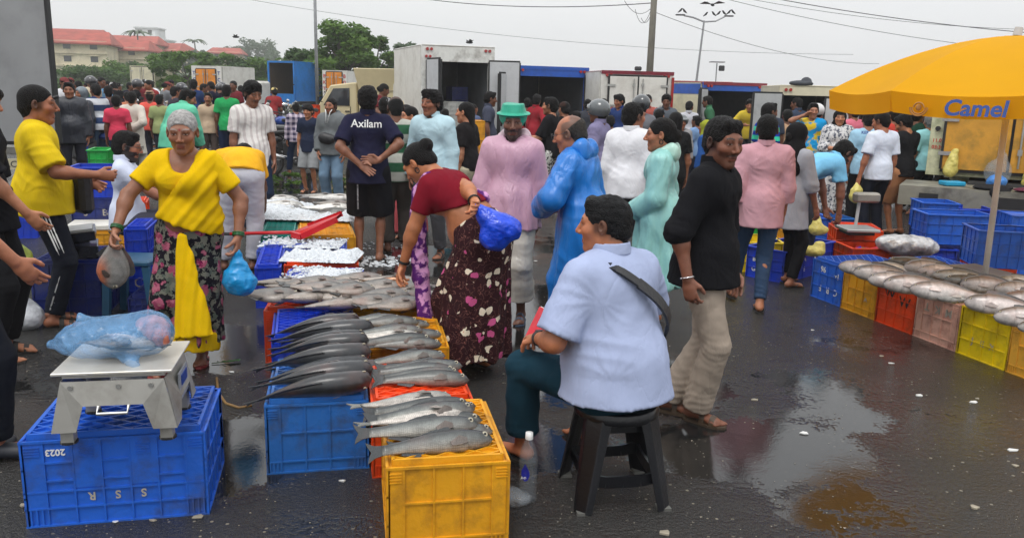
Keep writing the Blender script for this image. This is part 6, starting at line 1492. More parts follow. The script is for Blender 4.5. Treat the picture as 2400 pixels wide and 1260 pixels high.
rg = random.Random(5); gg = 'heap of dark brown grey fish'
pil = [(775, 693, 22, .41), (852, 668, 18, .43), (702, 690, 10, .43), (720, 664, 5, .41), (790, 657, 30, .43), (842, 688, 15, .42), (858, 706, 25, .40), (930, 705, 5, .42), (960, 690, 12, .43), (918, 690, 172, .40), (985, 705, 30, .41), (950, 668, 14, .45), (885, 660, 170, .43), (880, 676, 15, .45), (985, 672, 20, .43), (760, 672, 12, .40), (660, 678, 185, .41), (900, 652, 10, .40), (970, 655, 16, .41), (812, 675, 8, .45)]
pos = ['at the left front', 'in the middle', 'left of the middle', 'at the rear left', 'at the rear middle', 'just right of the middle', 'at the front middle', 'at the right front', 'on the right', 'under the right ones', 'at the front right corner', 'behind the right ones', 'at the rear, facing left', 'under the reaching hand', 'beside the skirt', 'at the left, half covered', 'at the left end with its tail out', 'at the very back', 'at the back right', 'on top in the middle']
for i, (hx, hy, d, z) in enumerate(pil): lay('snapper', hx, hy, z + .012, d, 78 if i % 3 else 100, 'dark brown grey fish of the heap, ' + pos[i], [1.3, 1.18, 1.24][i % 3], gg, var=i % 3, bend=rg.uniform(-.12, .12), sag=rg.uniform(-.05, .12))
OF = fish('snapper', G(905, 662, .475), 15, 85, 'orange red fish being picked up by the bending woman', .95, -.08, 0, group=None)
om = fish_mat('orange', (0, 0, 0), (0, 0, 0), (0, 0, 0))
for c in OF.children: c.data = c.data.copy(); c.data.materials.clear(); c.data.materials.append(om)
for c in OF.children:
 if 'Col' in c.data.color_attributes: n_ = len(c.data.vertices); arr = np.ones((n_, 4), np.float32); cl_ = np.zeros(n_ * 3, np.float32); c.data.vertices.foreach_get('co', cl_); zz = cl_.reshape(-1, 3)[:, 2]; k_ = np.clip(zz / .06 + .5, 0, 1)[:, None]; arr[:, :3] = np.array([.75, .42, .22]) * (1 - k_) + np.array([.55, .16, .05]) * k_; c.data.color_attributes['Col'].data.foreach_set('color', arr.ravel())
gg = 'pale fish on the far ice bed'
ice = [(835, 466, 0, 'seabass', .41), (830, 489, 2, 'seabass', .43), (815, 477, 5, 'snapper', .44), (700, 468, 8, 'seabass', .41), (712, 482, 0, 'seabass', .43), (828, 502, 6, 'mullet', .41), (745, 497, 185, 'seabass', .40), (790, 460, 4, 'mullet', .41), (708, 498, 4, 'seabass', .39)]
for i, (hx, hy, d, sp, z) in enumerate(ice): lay(sp, hx, hy, z, d, 80, f'{ordn[i]} fish counted across the far ice bed, ' + ['back right', 'right', 'small and dark', 'back left', 'left', 'front right', 'front facing left', 'rear edge', 'front left'][i], 1.15, gg, var=i % 3, bend=-.06, sag=.05)
gg = 'pale fish laid along the right hand crates'
rw = [(1966, 622, .41, 150, 'grouper', .9, 'whitish fish at the far left end of the right row'), (2000, 636, .42, 165, 'grouper', 1.0, 'second pale fish from the far end of the right row'), (2034, 652, .42, 160, 'grouper', .95, 'third pale fish from the far end of the right row'), (2070, 662, .425, 168, 'grouper', 1.05, 'pale fish above the orange crate with W marks'), (2132, 676, .44, 160, 'grouper', 1.0, 'large pinkish fish over the orange and pink crates'), (2156, 688, .41, 172, 'seabass', .8, 'slim grey fish behind the pink crate edge'), (2192, 694, .41, 175, 'seabass', .8, 'slim grey fish in front of the umbrella pole'), (2260, 706, .42, 158, 'grouper', 1.0, 'pale fish over the lemon yellow crate'), (2328, 738, .42, 165, 'grouper', .95, 'pinkish fish near the right edge over the lemon crate'), (2384, 762, .42, 165, 'seabass', 1.0, 'dark mouthed fish at the right edge over the amber crate'),
  (2082, 610, .41, 168, 'mullet', 1.15, 'dark grey fish at the back of the right row by the orange crate'), (2118, 622, .42, 160, 'grouper', .95, 'pale fish in the rear rank behind the second crate'), (2152, 632, .42, 155, 'grouper', .9, 'pale fish in the rear rank, third from the far end'), (2186, 642, .42, 160, 'seabass', .95, 'tan fish in the rear rank before the blue crates'), (2212, 652, .43, 158, 'mullet', 1.2, 'grey fish in the rear rank left of the umbrella pole'), (2250, 662, .42, 162, 'grouper', .95, 'pale fish just left of the umbrella pole foot'), (2330, 676, .42, 165, 'grouper', 1.0, 'pinkish fish just right of the umbrella pole'), (2340, 700, .43, 165, 'grouper', 1.05, 'large mottled fish right of the umbrella pole'), (2330, 656, .41, 170, 'seabass', .9, 'fish at the back right of the umbrella pole'), (2090, 674, .39, 175, 'seabass', .8, 'small pale fish peeping under the large pinkish one'), (2035, 622, .40, 160, 'seabass', .8, 'fish in the rear rank at the far end'), (2395, 722, .42, 168, 'grouper', 1.0, 'pale fish at the right edge in the rear rank')]
for i, (hx, hy, z, d, sp, sz, lb_) in enumerate(rw): lay(sp, hx, hy, z + .02, d + 4, -30 if i % 2 else -44, lb_, sz * .95, gg, var=i % 3, bend=[-.12, -.05, -.16][i % 3], sag=.08)

# crushed ice
ICE = mat('crushed_ice', (.78, .82, .86), .3, var=.15, vs=40, bump=1.0, bs=70, spec=.6)
def ice_on(name, c, sx, sy, hgt, label, ang, seed, cover=.0, kind='stuff', m_=None):
 rg = np.random.default_rng(seed); n = 70; x = np.linspace(-sx / 2, sx / 2, n); y = np.linspace(-sy / 2, sy / 2, n); X, Y = np.meshgrid(x, y)
 P = np.stack([X, Y, np.zeros_like(X)], -1).reshape(-1, 3); f = np.zeros(len(P))
 for s_, a in ((9, 1), (23, .6), (60, .45), (120, .3)):
  for _ in range(3): k = rg.normal(size=2) * s_; f += a * np.sin(P[:, 0] * k[0] + P[:, 1] * k[1] + rg.uniform(0, 6)) / 3
 edge = np.minimum(np.minimum(sx / 2 - np.abs(P[:, 0]), sy / 2 - np.abs(P[:, 1])) / .05, 1); P[:, 2] = hgt * (f * .7 + .5 - cover) * 1.0 * edge + rg.uniform(-.003, .003, len(P))
 q = [(j * n + i, j * n + i + 1, (j + 1) * n + i + 1, (j + 1) * n + i) for j in range(n - 1) for i in range(n - 1)]
 o = obj(name, np_mesh(name, P, np.array(q), False), m_ or ICE, loc=c); o.rotation_euler = (0, 0, ang); o['label'] = label; o['category'] = 'ice'; o['kind'] = kind; return o
def on(cr_, z, w_, d_): return cr_.matrix_basis @ Vector((w_ / 2, d_ / 2, z))
wd = lambda l, r: (G(*r) - G(*l)).length
ice_on('crushed_ice', on(D1, .335, wd((664, 764), (852, 760)), .44), wd((664, 764), (852, 760)) - .05, .42, .03, 'crushed ice sprinkled over the blue crate lattice', 0, 1, .35)
ice_on('crushed_ice', on(D2, .335, wd((668, 712), (842, 708)), .42), wd((668, 712), (842, 708)) + .03, .44, .06, 'thick crushed ice on the orange crate', 0, 2, -.1)
ice_on('crushed_ice', on(D4, .325, wd((604, 668), (814, 664)), .4), wd((604, 668), (814, 664)) - .05, .4, .03, 'thin ice on the pale blue crate by the red shovel', 0, 3, .4)
ice_on('crushed_ice', G(722, 500, .375), 1.15, .95, .05, 'broad white ice bed under the far pale fish', 0, 4, -.5)
rg = random.Random(3)
def chunks(name, n, px, py, rx, ry, s_, label, z=0, flat=.5, m_=None, z0=0):
 b = MB(); c = G(px, py, z)
 for _ in range(n):
  a, r_ = rg.uniform(0, 6.28), math.sqrt(rg.random()); k = s_ * rg.uniform(.4, 1.5); b.sph((c.x + rx * r_ * math.cos(a), c.y + ry * r_ * math.sin(a), z + k * flat * .6 + z0), (k, k * rg.uniform(.6, 1), k * flat), 6, 4)
 o = b.build(name, m_ or ICE); o['label'] = label; o['category'] = 'ice'; o['kind'] = 'stuff'
chunks('ice_chunks', 190, 895, 612, .35, .30, .018, 'spilled ice lumps on the ground by the bare feet'); chunks('ice_chunks', 60, 850, 575, .5, .3, .012, 'small ice lumps scattered behind the fish crates')
for cr_, l, r in ((D1, (664, 764), (852, 760)), (D2, (668, 712), (842, 708)), (D4, (604, 668), (814, 664))):
 w_ = wd(l, r); c = cr_.matrix_basis @ Vector((w_ / 2, .2, 0)); b = MB()
 for _ in range(160): k = rg.uniform(.005, .016); b.sph((c.x + rg.uniform(-.5, .5) * w_, c.y + rg.uniform(-.2, .2), .345 + k * .4), (k, k, k * .7), 5, 3)
 o = b.build('ice_lumps', ICE); o['label'] = 'loose lumps of ice on the ' + {0: 'blue', 1: 'orange', 2: 'pale blue'}[(D1, D2, D4).index(cr_)] + ' iced crate'; o['category'] = 'ice'; o['kind'] = 'stuff'
for cx_, cy_, z_, lb_ in ((800, 735, .345, 'first'), (1960, 640, .345, 'second')): pass

# red shovel
SH = thing('shovel', 'red plastic ice shovel lying on the pale blue crate', 'shovel', G(700, 552, .37), R(0)); b = MB(); b.tube([(-.62, -.0, .0), (-.25, 0, .02), (.0, 0, .03)], .016, 8); b.build('handle', mat('shovel_red', srgb((190, 20, 30)), .3), SH, smooth=True)
b = MB(); b.add([(-.05, -.03, .01), (.05, -.10, .0), (.36, -.07, .16), (.38, .07, .18), (.06, .12, .05), (-.04, .05, .03)], [(0, 1, 2, 3, 4, 5)]); b.add([(-.05, -.03, .02), (.05, -.10, .03), (.36, -.07, .19), (.38, .07, .21), (.06, .12, .08), (-.04, .05, .04)], [(5, 4, 3, 2, 1, 0)])
b.bar((-.05, -.035, .015), (.05, -.105, .01), .03, .05); b.bar((.05, -.105, .01), (.37, -.08, .17), .02, .05); b.bar((.06, .12, .07), (.38, .075, .20), .02, .05); b.build('blade', mat('shovel_red', (0, 0, 0)), SH)
b = MB(); b.tube([(-.95, .0, .0), (-.62, 0, .0)], .014, 8); b.build('grip', DARKM, SH)

# ------------------------------------------------------------ steel scale with a bag of fish
fl = G(160, 1040, .375); fr = G(392, 1028, .375); sw_ = (fr - fl).length; sa = math.atan2(fr.y - fl.y, fr.x - fl.x)
SCL = thing('weighing_scale', 'stainless steel bench scale standing on the large front blue crate', 'scale', (fl.x, fl.y, .376), sa)
def plate(pts, th, name, m_=STEEL): b = MB(); b.prism(pts, -th / 2, th / 2, M=None); return b
hh_ = .26; W0, D0 = sw_ + .07, .34
b = MB(); b.box((sw_ / 2, D0 / 2, hh_ + .0), (W0 - .06, D0 - .02, .022)); b.box((sw_ / 2, D0 / 2, hh_ + .014), (W0 - .0, D0 + .03, .010)); b.build('platform', mat('scale_plate', (.62, .60, .55), .38, .45, dirt=(.4, .36, .28), ds=5, var=.08), SCL, bevel=.002)
for yy, nm in ((0, 'front_skirt'), (D0, 'rear_skirt')):
 s_ = 1 if yy else -1; x0, x1 = -.035, sw_ + .035; b = MB(); pts = [(x0 + .03, .245), (x1 - .03, .245), (x1 + .01, .055), (x1 - .075, .055), (x1 - .105, .155), (x0 + .105, .155), (x0 + .075, .055), (x0 - .01, .055)]
 b.add([(x, yy + s_ * (.012 if z > .2 else .03), z) for x, z in pts] + [(x, yy + s_ * (.012 if z > .2 else .03) - s_ * .004, z) for x, z in pts], [tuple(range(8)), tuple(range(15, 7, -1))] + [(i, i + 8, (i + 1) % 8 + 8, (i + 1) % 8) for i in range(8)]); b.build(nm, SCST, SCL)
for xx, s_ in ((0, -1), (sw_, 1)):
 b = MB(); pts = [(.0, .245), (D0, .245), (D0 + .02, .055), (D0 - .06, .055), (D0 - .085, .14), (.085, .14), (.06, .055), (-.02, .055)]
 b.add([(xx + s_ * (.008 if z > .2 else .045), y, z) for y, z in pts] + [(xx + s_ * (.008 if z > .2 else .045) - s_ * .004, y, z) for y, z in pts], [tuple(range(8)), tuple(range(15, 7, -1))] + [(i, i + 8, (i + 1) % 8 + 8, (i + 1) % 8) for i in range(8)]); b.build('side_skirt', SCST, SCL)
for x in (.0, sw_):
 for y in (.015, D0 - .02): b = MB(); b.box((x, y, .045), (.045, .045, .09)); lg = b.build('leg', SCST, SCL); b = MB(); b.cyl((x, y, 0), (x, y, .008), .032, n=12); b.build('foot', DARKM, lg)
b = MB(); b.tube([(sw_ * .36, -.035, .155), (sw_ * .36, -.06, .135), (sw_ * .66, -.06, .135), (sw_ * .66, -.035, .155)], .006, 6); b.build('carry_handle', STEEL, SCL)
for x in (.03, sw_ * .56, sw_ - .04): b = MB(); b.cyl((x, -.024, .225), (x, -.014, .225), .009, n=8); b.build('bolt', STEEL, SCL)
b = MB(); b.box((sw_ + .036, D0 * .5, .17), (.006, .16, .11)); dsp = b.build('display_panel', mat('panel_grey', (.3, .32, .36), .4), SCL); dsp.rotation_euler = (0, 0, 0); b = MB(); b.box((sw_ + .0405, D0 * .5, .19), (.004, .10, .04)); b.build('display', LETB, dsp)
Mx = SCL.matrix_basis
bagp = Mx @ Vector((sw_ * .43, D0 * .50, hh_ + .10))
BG_ = thing('bag_of_fish', 'translucent pale blue plastic bag of fish lying on the steel scale', 'bag', bagp, sa)
for (x, y, z, d, s_, sp) in ((.08, .02, .0, 20, .62, 'carp'), (-.02, -.03, .015, 8, .58, 'snapper'), (.02, .05, -.01, 170, .55, 'grouper')):
 fr_ = fish(sp, (bagp.x + x, bagp.y + y, bagp.z + z - .03), d, 85, {'carp': 'silver', 'snapper': 'grey', 'grouper': 'pinkish'}[sp] + ' fish inside the blue bag on the steel scale', s_, .05)
blob('meat_lump', [((.14, .03, .02), (.05, .055, .05)), ((.10, .06, .03), (.04, .04, .03)), ((.17, -.02, .0), (.035, .05, .04))], mat('red_flesh', (.50, .16, .10), .4, var=.6, vs=25), BG_, .006, .014, 3, 2.5)
blob('film', [((.01, 0, 0), (.195, .12, .08)), ((.11, .01, .01), (.10, .11, .085)), ((-.10, 0, -.01), (.12, .10, .065)), ((-.15, .0, -.02), (-.24, .02, -.03), .04, .02), ((-.10, .04, .02), (-.14, .05, .07), .04, .015), ((.06, -.08, -.06), (.09, -.12, -.08), .03, .02)], bagmat('pale_blue_film', (120, 175, 225), .42, .15), BG_, .0065, .020, 5, 2.4)
# black box scale on the navy crate
p = G(128, 612, .42); q_ = G(232, 606, .42); BS = thing('box_scale', 'black box shaped electronic scale tilted on the navy blue crate', 'scale', p, math.atan2(q_.y - p.y, q_.x - p.x)); wq = (q_ - p).length
b = MB(); b.box((wq / 2, .17, .05), (wq, .34, .09)); b.build('body', mat('black_gloss', (.012, .012, .014), .18), BS, bevel=.006); b = MB(); b.box((wq / 2, .17, .15), (wq * 1.02, .36, .07)); b.box((wq / 2, .17, .105), (wq * .7, .2, .03)); h_ = b.build('head', mat('black_gloss', (0, 0, 0)), BS, bevel=.005); h_.rotation_euler = (0, R(-5), 0)
b = MB(); b.box((wq * .65, .18, .19), (wq * .62, .26, .012)); b.build('plate', STEEL, h_)
# scale on the right: platform with an arm
p = G(2022, 548, .37); RS = thing('platform_scale', 'worn platform scale with raised display on the orange crate', 'scale', p, 0); b = MB(); b.box((0, .15, .03), (.34, .34, .03)); b.build('pan', STEEL, RS, bevel=.005); b = MB(); b.box((0, .15, .0), (.26, .26, .04)); b.build('base', DARKM, RS)
b = MB(); b.tube([(.05, .32, .0), (.08, .36, .30)], .018, 8); b.build('stem', GALV, RS); b = MB(); b.box((.14, .34, .33), (.26, .12, .10)); o = b.build('display_head', mat('old_steel', (.30, .28, .24), .5, .5, dirt=(.08, .07, .05), ds=6), RS, bevel=.02)
# silver wet bag of fish beside it
p = G(2125, 575, .33); blob_ = thing('fish_bundle', 'large shiny silver bundle of wet fish behind the open orange crate', 'fish bundle', p)
blob('bundle', [((0, 0, 0), (.26, .15, .10)), ((.16, .0, -.01), (.14, .12, .09)), ((-.15, .02, .02), (.14, .12, .07))], mat('silver_film', (.50, .50, .50), .2, .2, var=.5, vs=10, bump=.8, bs=20), blob_, .012, .02, 8)
rgb_ = [(40, 60, 190), (160, 30, 50), (30, 150, 80), (190, 40, 60), (60, 90, 200)]
bb_ = N2.matrix_basis
for i in range(5): c = bb_ @ Vector((.10 + .09 * i, .2 + .03 * (i % 2), .22)); b = MB(); b.box((0, 0, 0), (.14, .12, .02)); o = b.build('plastic_scrap', mat('scrap_%d' % i, srgb(rgb_[i]), .4), loc=c); o.rotation_euler = (R(20 * (i % 3) - 20), R(15 * i - 30), i); tag(o, ['blue', 'maroon', 'green', 'red', 'violet'][i] + ' plastic scrap inside the open orange crate', 'plastic scrap', 'plastic scraps in the orange crate')

# ------------------------------------------------------------ stool and bottle
SP = G(1445, 1195); ST = thing('stool', 'black plastic stool with four ribbed legs under the seated man', 'stool', (SP.x, SP.y, 0), R(9)); BK = mat('black_plastic', (.004, .0045, .007), .3, var=.2, vs=5, bump=.1, bs=60); sh_ = .425
SP2 = Vector((SP.x, SP.y + .17, 0)); ST.location = SP2
q = SDF(); q.cone((0, 0, sh_ - .03), (0, 0, sh_ - .005), .182, .174, k=.01, cut='b').plane((0, 0, sh_ - .055), (0, 0, -1)); P, Q = q.mesh(.008); obj('seat', np_mesh('seat', P, Q), BK, ST)
ft = []
for k in range(4):
 a = R(45 + 90 * k); c_, s_ = math.cos(a), math.sin(a); tp = Vector((c_ * .150, s_ * .150, sh_ - .03)); bt = Vector((c_ * .245, s_ * .245, .0)); ft.append((tp, bt)); b = MB(); tg = Vector((-s_, c_, 0))
 n_ = Vector((c_, s_, .2)); pr = [(-1, 0), (-.55, .9), (.55, .9), (1, 0), (.55, -.2), (-.55, -.2)]
 vs = [tp + tg * x * .070 + n_ * y * .028 for x, y in pr] + [bt + tg * x * .046 + n_ * y * .02 for x, y in pr]; b.add(vs, [tuple(range(5, -1, -1)), tuple(range(6, 12))] + [(i, (i + 1) % 6, (i + 1) % 6 + 6, i + 6) for i in range(6)])
 lg = b.build('leg', BK, ST, bevel=.003); b = MB(); b.box((bt.x, bt.y, .006), (.055, .055, .012)); b.build('foot_pad', mat('pad_grey', (.12, .12, .11), .6), lg)
for k in range(4):
 (t0, b0), (t1, b1) = ft[k], ft[(k + 1) % 4]; f = .66; p0, p1 = t0.lerp(b0, f), t1.lerp(b1, f); mid = (p0 + p1) / 2 - Vector((0, 0, .015)); b = MB()
 pts = [p0, p0.lerp(mid, .5) - Vector((0, 0, .006)), mid, p1.lerp(mid, .5) - Vector((0, 0, .006)), p1]
 for a_, c_ in zip(pts, pts[1:]): b.bar(a_, c_, .012, .05)
 b.build('stretcher', BK, ST); b = MB(); p0, p1 = t0.lerp(b0, .06), t1.lerp(b1, .06); b.bar(p0, p1, .014, .10); b.build('apron', BK, ST)
BP = G(1236, 1172); BO = thing('water_bottle', 'clear plastic water bottle with a white cap and blue drop print', 'bottle', (BP.x, BP.y, 0))
CL = mat('clear_plastic', (.35, .40, .45), .06, alpha=.16, spec=.9, var=.03)
prof = [(.0, .0), (.030, .0), (.035, .008)] + [(.035 - (.003 if k % 2 else 0), .02 + k * .010) for k in range(12)] + [(.035, .142), (.036, .165), (.031, .195), (.018, .225), (.0135, .238), (.0135, .25)]
b = MB(); b.lathe([(r_ * 1.12, z * 1.18) for r_, z in prof], 20); b.build('body', CL, BO, smooth=True); b = MB(); b.lathe([(0, .262 * 1.18), (.0155, .262 * 1.18), (.0165, .245 * 1.18), (.0165, .238 * 1.18)], 14); b.build('cap', LETW, BO, smooth=True)
b = MB();
for k in range(9):
 for j in range(6): pass
dr = [(.0, .060), (.016, .030), (.019, .010), (.012, -.012), (0, -.018), (-.012, -.012), (-.019, .010), (-.016, .030)]
b.add([(.0405 * math.sin(x / .04 - .35), -.0408 * math.cos(x / .04 - .35), .125 + z) for x, z in dr], [tuple(range(8))]); b.build('printed_drop', mat('print_blue', (.01, .02, .35), .4), BO); text('Aqua', .018, LETW, BO, frame((-.0145, -.0400, .125), (1, .35, 0), (0, 0, 1)), .001)
w_ = thing('clear_bag', 'crumpled clear bag lying behind the water bottle', 'bag', G(1212, 1165, .03)); blob('film', [((0, 0, 0), (.06, .05, .03)), ((-.03, .02, .01), (.04, .04, .03))], bagmat('clear_film', (170, 178, 185), .25, .1), w_, .007, .012, 3, 1.8)

# ------------------------------------------------------------ umbrella
UP = G(2306, 672, .36); UB = Vector((UP.x, UP.y, 0)); U = thing('umbrella', 'large yellow market umbrella with blue lettering on its valance', 'umbrella', UB, 0); tiltx = .05
UY = mat('umbrella_yellow', srgb((254, 188, 18)), .7, var=.04, vs=3, bump=.15, bs=8, spec=.2); nt_ = UY.node_tree; pb = nt_.nodes['Principled BSDF']; tr = nt_.nodes.new('ShaderNodeBsdfTranslucent'); tr.inputs[0].default_value = (.9, .42, .01, 1); ms = nt_.nodes.new('ShaderNodeMixShader'); ms.inputs[0].default_value = .45; oo = nt_.nodes['Material Output']; nt_.links.new(pb.outputs[0], ms.inputs[1]); nt_.links.new(tr.outputs[0], ms.inputs[2]); nt_.links.new(ms.outputs[0], oo.inputs[0])
top = D(2380, 84, UB.y + .02) - UB; top = Vector((top.x, .0, top.z)); b = MB(); b.tube([(0, 0, 0), (top.x, 0, top.z)], .021, 12); b.build('pole', mat('umbrella_pole', (.66, .60, .54), .4, .0, dirt=(.3, .24, .2), ds=4), U, smooth=True)
b = MB(); b.tube([(top.x, 0, top.z), (top.x + .006, 0, top.z + .055)], [.03, .026], 10); b.build('finial', GALV, U)
n = 8; Rr = 1.19; drop = .40; ph = R(22.5 + 4)
def cpt(a, t, sag=0):
 r_ = Rr * t; z = top.z - drop * (t ** 1.75) * 1.0 - sag; return Vector((top.x + r_ * math.cos(a), r_ * math.sin(a), z))
for k in range(n):
 a0, a1 = ph + k * 2 * math.pi / n, ph + (k + 1) * 2 * math.pi / n; vs = []; m_, l_ = 10, 8
 for i in range(m_ + 1):
  t = i / m_; p0, p1 = cpt(a0, t), cpt(a1, t)
  for j in range(l_ + 1): s_ = j / l_; p = p0.lerp(p1, s_); p.z -= .035 * t * 4 * s_ * (1 - s_) * .8; vs.append(p)
 fs = [(i * (l_ + 1) + j, (i + 1) * (l_ + 1) + j, (i + 1) * (l_ + 1) + j + 1, i * (l_ + 1) + j + 1) for i in range(m_) for j in range(l_)]
 b = MB(); b.add(vs, fs); pn_ = b.build('canopy_panel', UY, U, smooth=True)
 e0 = len(vs) - (l_ + 1); rimp = vs[e0:]; vv = []
 for i in range(4):
  for j, p in enumerate(rimp): q0 = Vector((p.x - top.x, p.y, 0)).normalized(); s_ = j / l_; vv.append(p + Vector((0, 0, -.045 * i)) + q0 * (.004 * math.sin(s_ * 9 + k) * i - .004 * i) + Vector((0, 0, 0)))
 vv = [v + (rimp[-1] - rimp[0]).normalized() * (.012 * (1 - 2 * (ix % (l_ + 1)) / l_)) * (ix // (l_ + 1)) / 3 for ix, v in enumerate(vv)]
 b = MB(); b.add(vv, [(i * (l_ + 1) + j, (i + 1) * (l_ + 1) + j, (i + 1) * (l_ + 1) + j + 1, i * (l_ + 1) + j + 1) for i in range(3) for j in range(l_)]); va = b.build('valance', UY, U, smooth=True)
 b = MB(); b.tube([Vector((top.x, 0, top.z - .3)).lerp(cpt(a0, .5) - Vector((0, 0, .02)), 0), cpt(a0, .55) - Vector((0, 0, .03))], .006, 5); b.tube([cpt(a0, .03) - Vector((0, 0, .02)), cpt(a0, .5) - Vector((0, 0, .02)), cpt(a0, .99) - Vector((0, 0, .012))], .006, 5); b.build('rib', GALV, U)
 am = (a0 + a1) / 2; mid = (rimp[0] + rimp[-1]) / 2
 if abs(math.sin(am) + 1) < .25:
  ex = (rimp[-1] - rimp[0]).normalized(); nrm = Vector((-ex.y, ex.x, 0));
  if nrm.y > 0: nrm = -nrm
  if ex.x < 0: ex = -ex
  c_ = mid + nrm * .006 + Vector((0, 0, -.100)); lm = mat('camel_blue', srgb((66, 96, 168)), .6); text('Camel', .135, lm, va, frame(c_ + ex * .05 + nrm * .024, ex, (0, 0, 1)), .003, .0035, shear=.12)
  b = MB(); cc = c_ - ex * .27 + nrm * .014
  for r0, a_0, a_1 in ((.052, 180, 360), (.040, 180, 360), (.030, 0, 180)):
   b.tube([cc + ex * (r0 * math.cos(R(a_))) + Vector((0, 0, r0 * math.sin(R(a_)))) for a_ in np.linspace(a_0, a_1, 11)], .005, 5)
  b.sph(tuple(cc), (.02, .006, .02), 8, 5); b.build('logo', mat('logo_brown', srgb((176, 120, 60)), .6), va)

# ------------------------------------------------------------ bags, cloths and litter
def bag(label, loc, pts, m_, name='plastic_bag', res=.012, amp=.014, seed=2, cat='bag'):
 r_ = thing(name, label, cat, loc); blob('film', pts, m_, r_, res, amp, seed, 1.3); return r_
bag('white translucent bag on the ground at the left edge', G(40, 735, .10), [((0, 0, 0), (.15, .14, .11)), ((-.10, 0, .05), (.10, .1, .08)), ((.09, -.02, -.02), (.1, .1, .08))], bagmat('milky_film', (205, 208, 214), .75, .3), seed=4)
bag('yellow green bag behind the hanging hand at the left edge', G(20, 610, .14), [((0, 0, 0), (.20, .15, .17)), ((.1, 0, -.05), (.12, .12, .1))], bagmat('olive_film', (150, 165, 60), .85, .4), seed=6)
bag('crumpled white and blue bag behind the youth in black', G(62, 470, .6), [((0, 0, 0), (.14, .12, .17)), ((.02, 0, .14), (.10, .1, .08))], bagmat('milky_film', (0, 0, 0)), seed=7)
TB = T8.matrix_basis
bag('clear and blue bag standing on the truck tailgate', TB @ Vector((.78, -.30, .90)), [((0, 0, 0), (.15, .12, .16)), ((.03, 0, .16), (.06, .05, .08))], bagmat('clear_film', (0, 0, 0)), seed=9)
bag('small blue bag inside the pile on the tailgate', TB @ Vector((.78, -.42, .80)), [((0, 0, 0), (.11, .09, .08))], bagmat('blue_film', (60, 130, 205), .95, .35), seed=10)
bag('yellow plastic bag hanging on the left yellow door', TB @ Vector((.30, -.10, 1.10)), [((0, 0, .0), (-.02, 0, -.14), .04, .07), ((-.04, -.02, -.22), (.09, .05, .08))], bagmat('yellow_film', (220, 205, 110), .9, .4), seed=11)
bag('yellow plastic bag hanging right of the clear bag', TB @ Vector((1.12, -.12, 1.0)), [((0, 0, .1), (0, 0, -.2), .04, .09)], bagmat('yellow_film', (0, 0, 0)), seed=12)
for lb_, x, c, s_ in (('dark cloth draped over the tailgate edge', .75, (.02, .02, .022), 13), ('maroon cloth lying on the tailgate', 1.15, (.12, .03, .05), 14)):
 r_ = thing('cloth', lb_, 'cloth', TB @ Vector((x, -.65, .75))); blob('fabric', [((0, 0, 0), (.22, .14, .03)), ((.0, -.16, -.04), (.12, .03, .08))], cloth_mat(c), r_, .012, .012, s_)
b = MB(); b.box((0, 0, 0), (.24, .18, .05)); o = b.build('tray', mat('turquoise_plastic', srgb((30, 150, 190)), .4), loc=TB @ Vector((.33, -.5, .755)), bevel=.01); tag(o, 'flat turquoise tray on the truck tailgate', 'tray')
r_ = thing('cloth', 'grey cloth lying on the roof of the cream truck', 'cloth', T6.matrix_basis @ Vector((.42, .1, 1.97))); blob('fabric', [((0, 0, 0), (.24, .14, .05)), ((.1, 0, .06), (.1, .08, .05))], cloth_mat((.07, .075, .085)), r_, .02, .02, 3)
for x, c, lb_, z in ((1.05, (.02, .02, .03), 'dark jacket hanging on the truck behind the umbrella', 1.45), (1.16, (.30, .03, .05), 'red cloth hanging beside the dark jacket', 1.5)):
 r_ = thing('hanging_cloth', lb_, 'cloth', T7.matrix_basis @ Vector((x, -.12, z))); blob('fabric', [((0, 0, .1), (.02, 0, -.25), .06, .10)], cloth_mat(c), r_, .018, .02, 5)
# scraps on the ground
rg = random.Random(21); SCR = mat('pale_scrap', (.34, .30, .23), .6, var=.4); SCW = mat('white_scrap', (.72, .72, .70), .6)
seen = [(2283, 943, .045), (2290, 935, .03), (2370, 1056, .05), (2282, 1190, .035), (1886, 1016, .035), (1560, 1250, .045), (2088, 852, .03), (2065, 835, .025), (1903, 774, .025), (465, 1212, .04), (270, 1222, .022), (358, 1220, .022), (545, 872, .03), (2378, 1092, .03), (1255, 612, .03), (1225, 820, .02), (802, 1128, .02), (55, 1185, .035), (2155, 928, .04), (1768, 938, .03)]
for i, (px, py, s_) in enumerate(seen):
 b = MB(); a = rg.uniform(0, 6); k = [(math.cos(a + t) * s_ * rg.uniform(.3, .85), math.sin(a + t) * s_ * rg.uniform(.2, .6)) for t in (0, 1.1, 2.4, 3.6, 4.9)]; b.prism(k, .002, .005 + rg.random() * .006); p = G(px, py)
 o = b.build('litter', SCW if i % 2 == 0 else SCR, loc=(p.x, p.y, 0)); tag(o, 'pale scrap of litter on the wet ground, ' + ['below the lemon crate', 'touching the one below the lemon crate', 'at the right edge', 'low on the right', 'right of the walking man', 'below the stool', 'below the pink crate', 'below the orange crate', 'below the ochre crate', 'beside the front blue crate', 'under the front blue crate', 'under the middle of the front blue crate', 'in the puddle behind the scale', 'near the right edge below another', 'right of the pink raincoat', 'left of the red book', 'in front of the faded blue crate', 'left of the front blue crate', 'alone right of centre', 'near the walking feet'][i], 'litter', 'scraps of litter on the wet ground')
b = MB()
for _ in range(800):
 px, py = rg.uniform(0, 2400), rg.uniform(640, 1260); p = G(px, py); s_ = rg.uniform(.0015, .005) * (1.6 if rg.random() < .08 else 1); b.prism([(p.x + math.cos(t) * s_, p.y + math.sin(t) * s_ * .7) for t in (rg.random(), 2.1, 4.2)], .0015, .0035, mi=0)
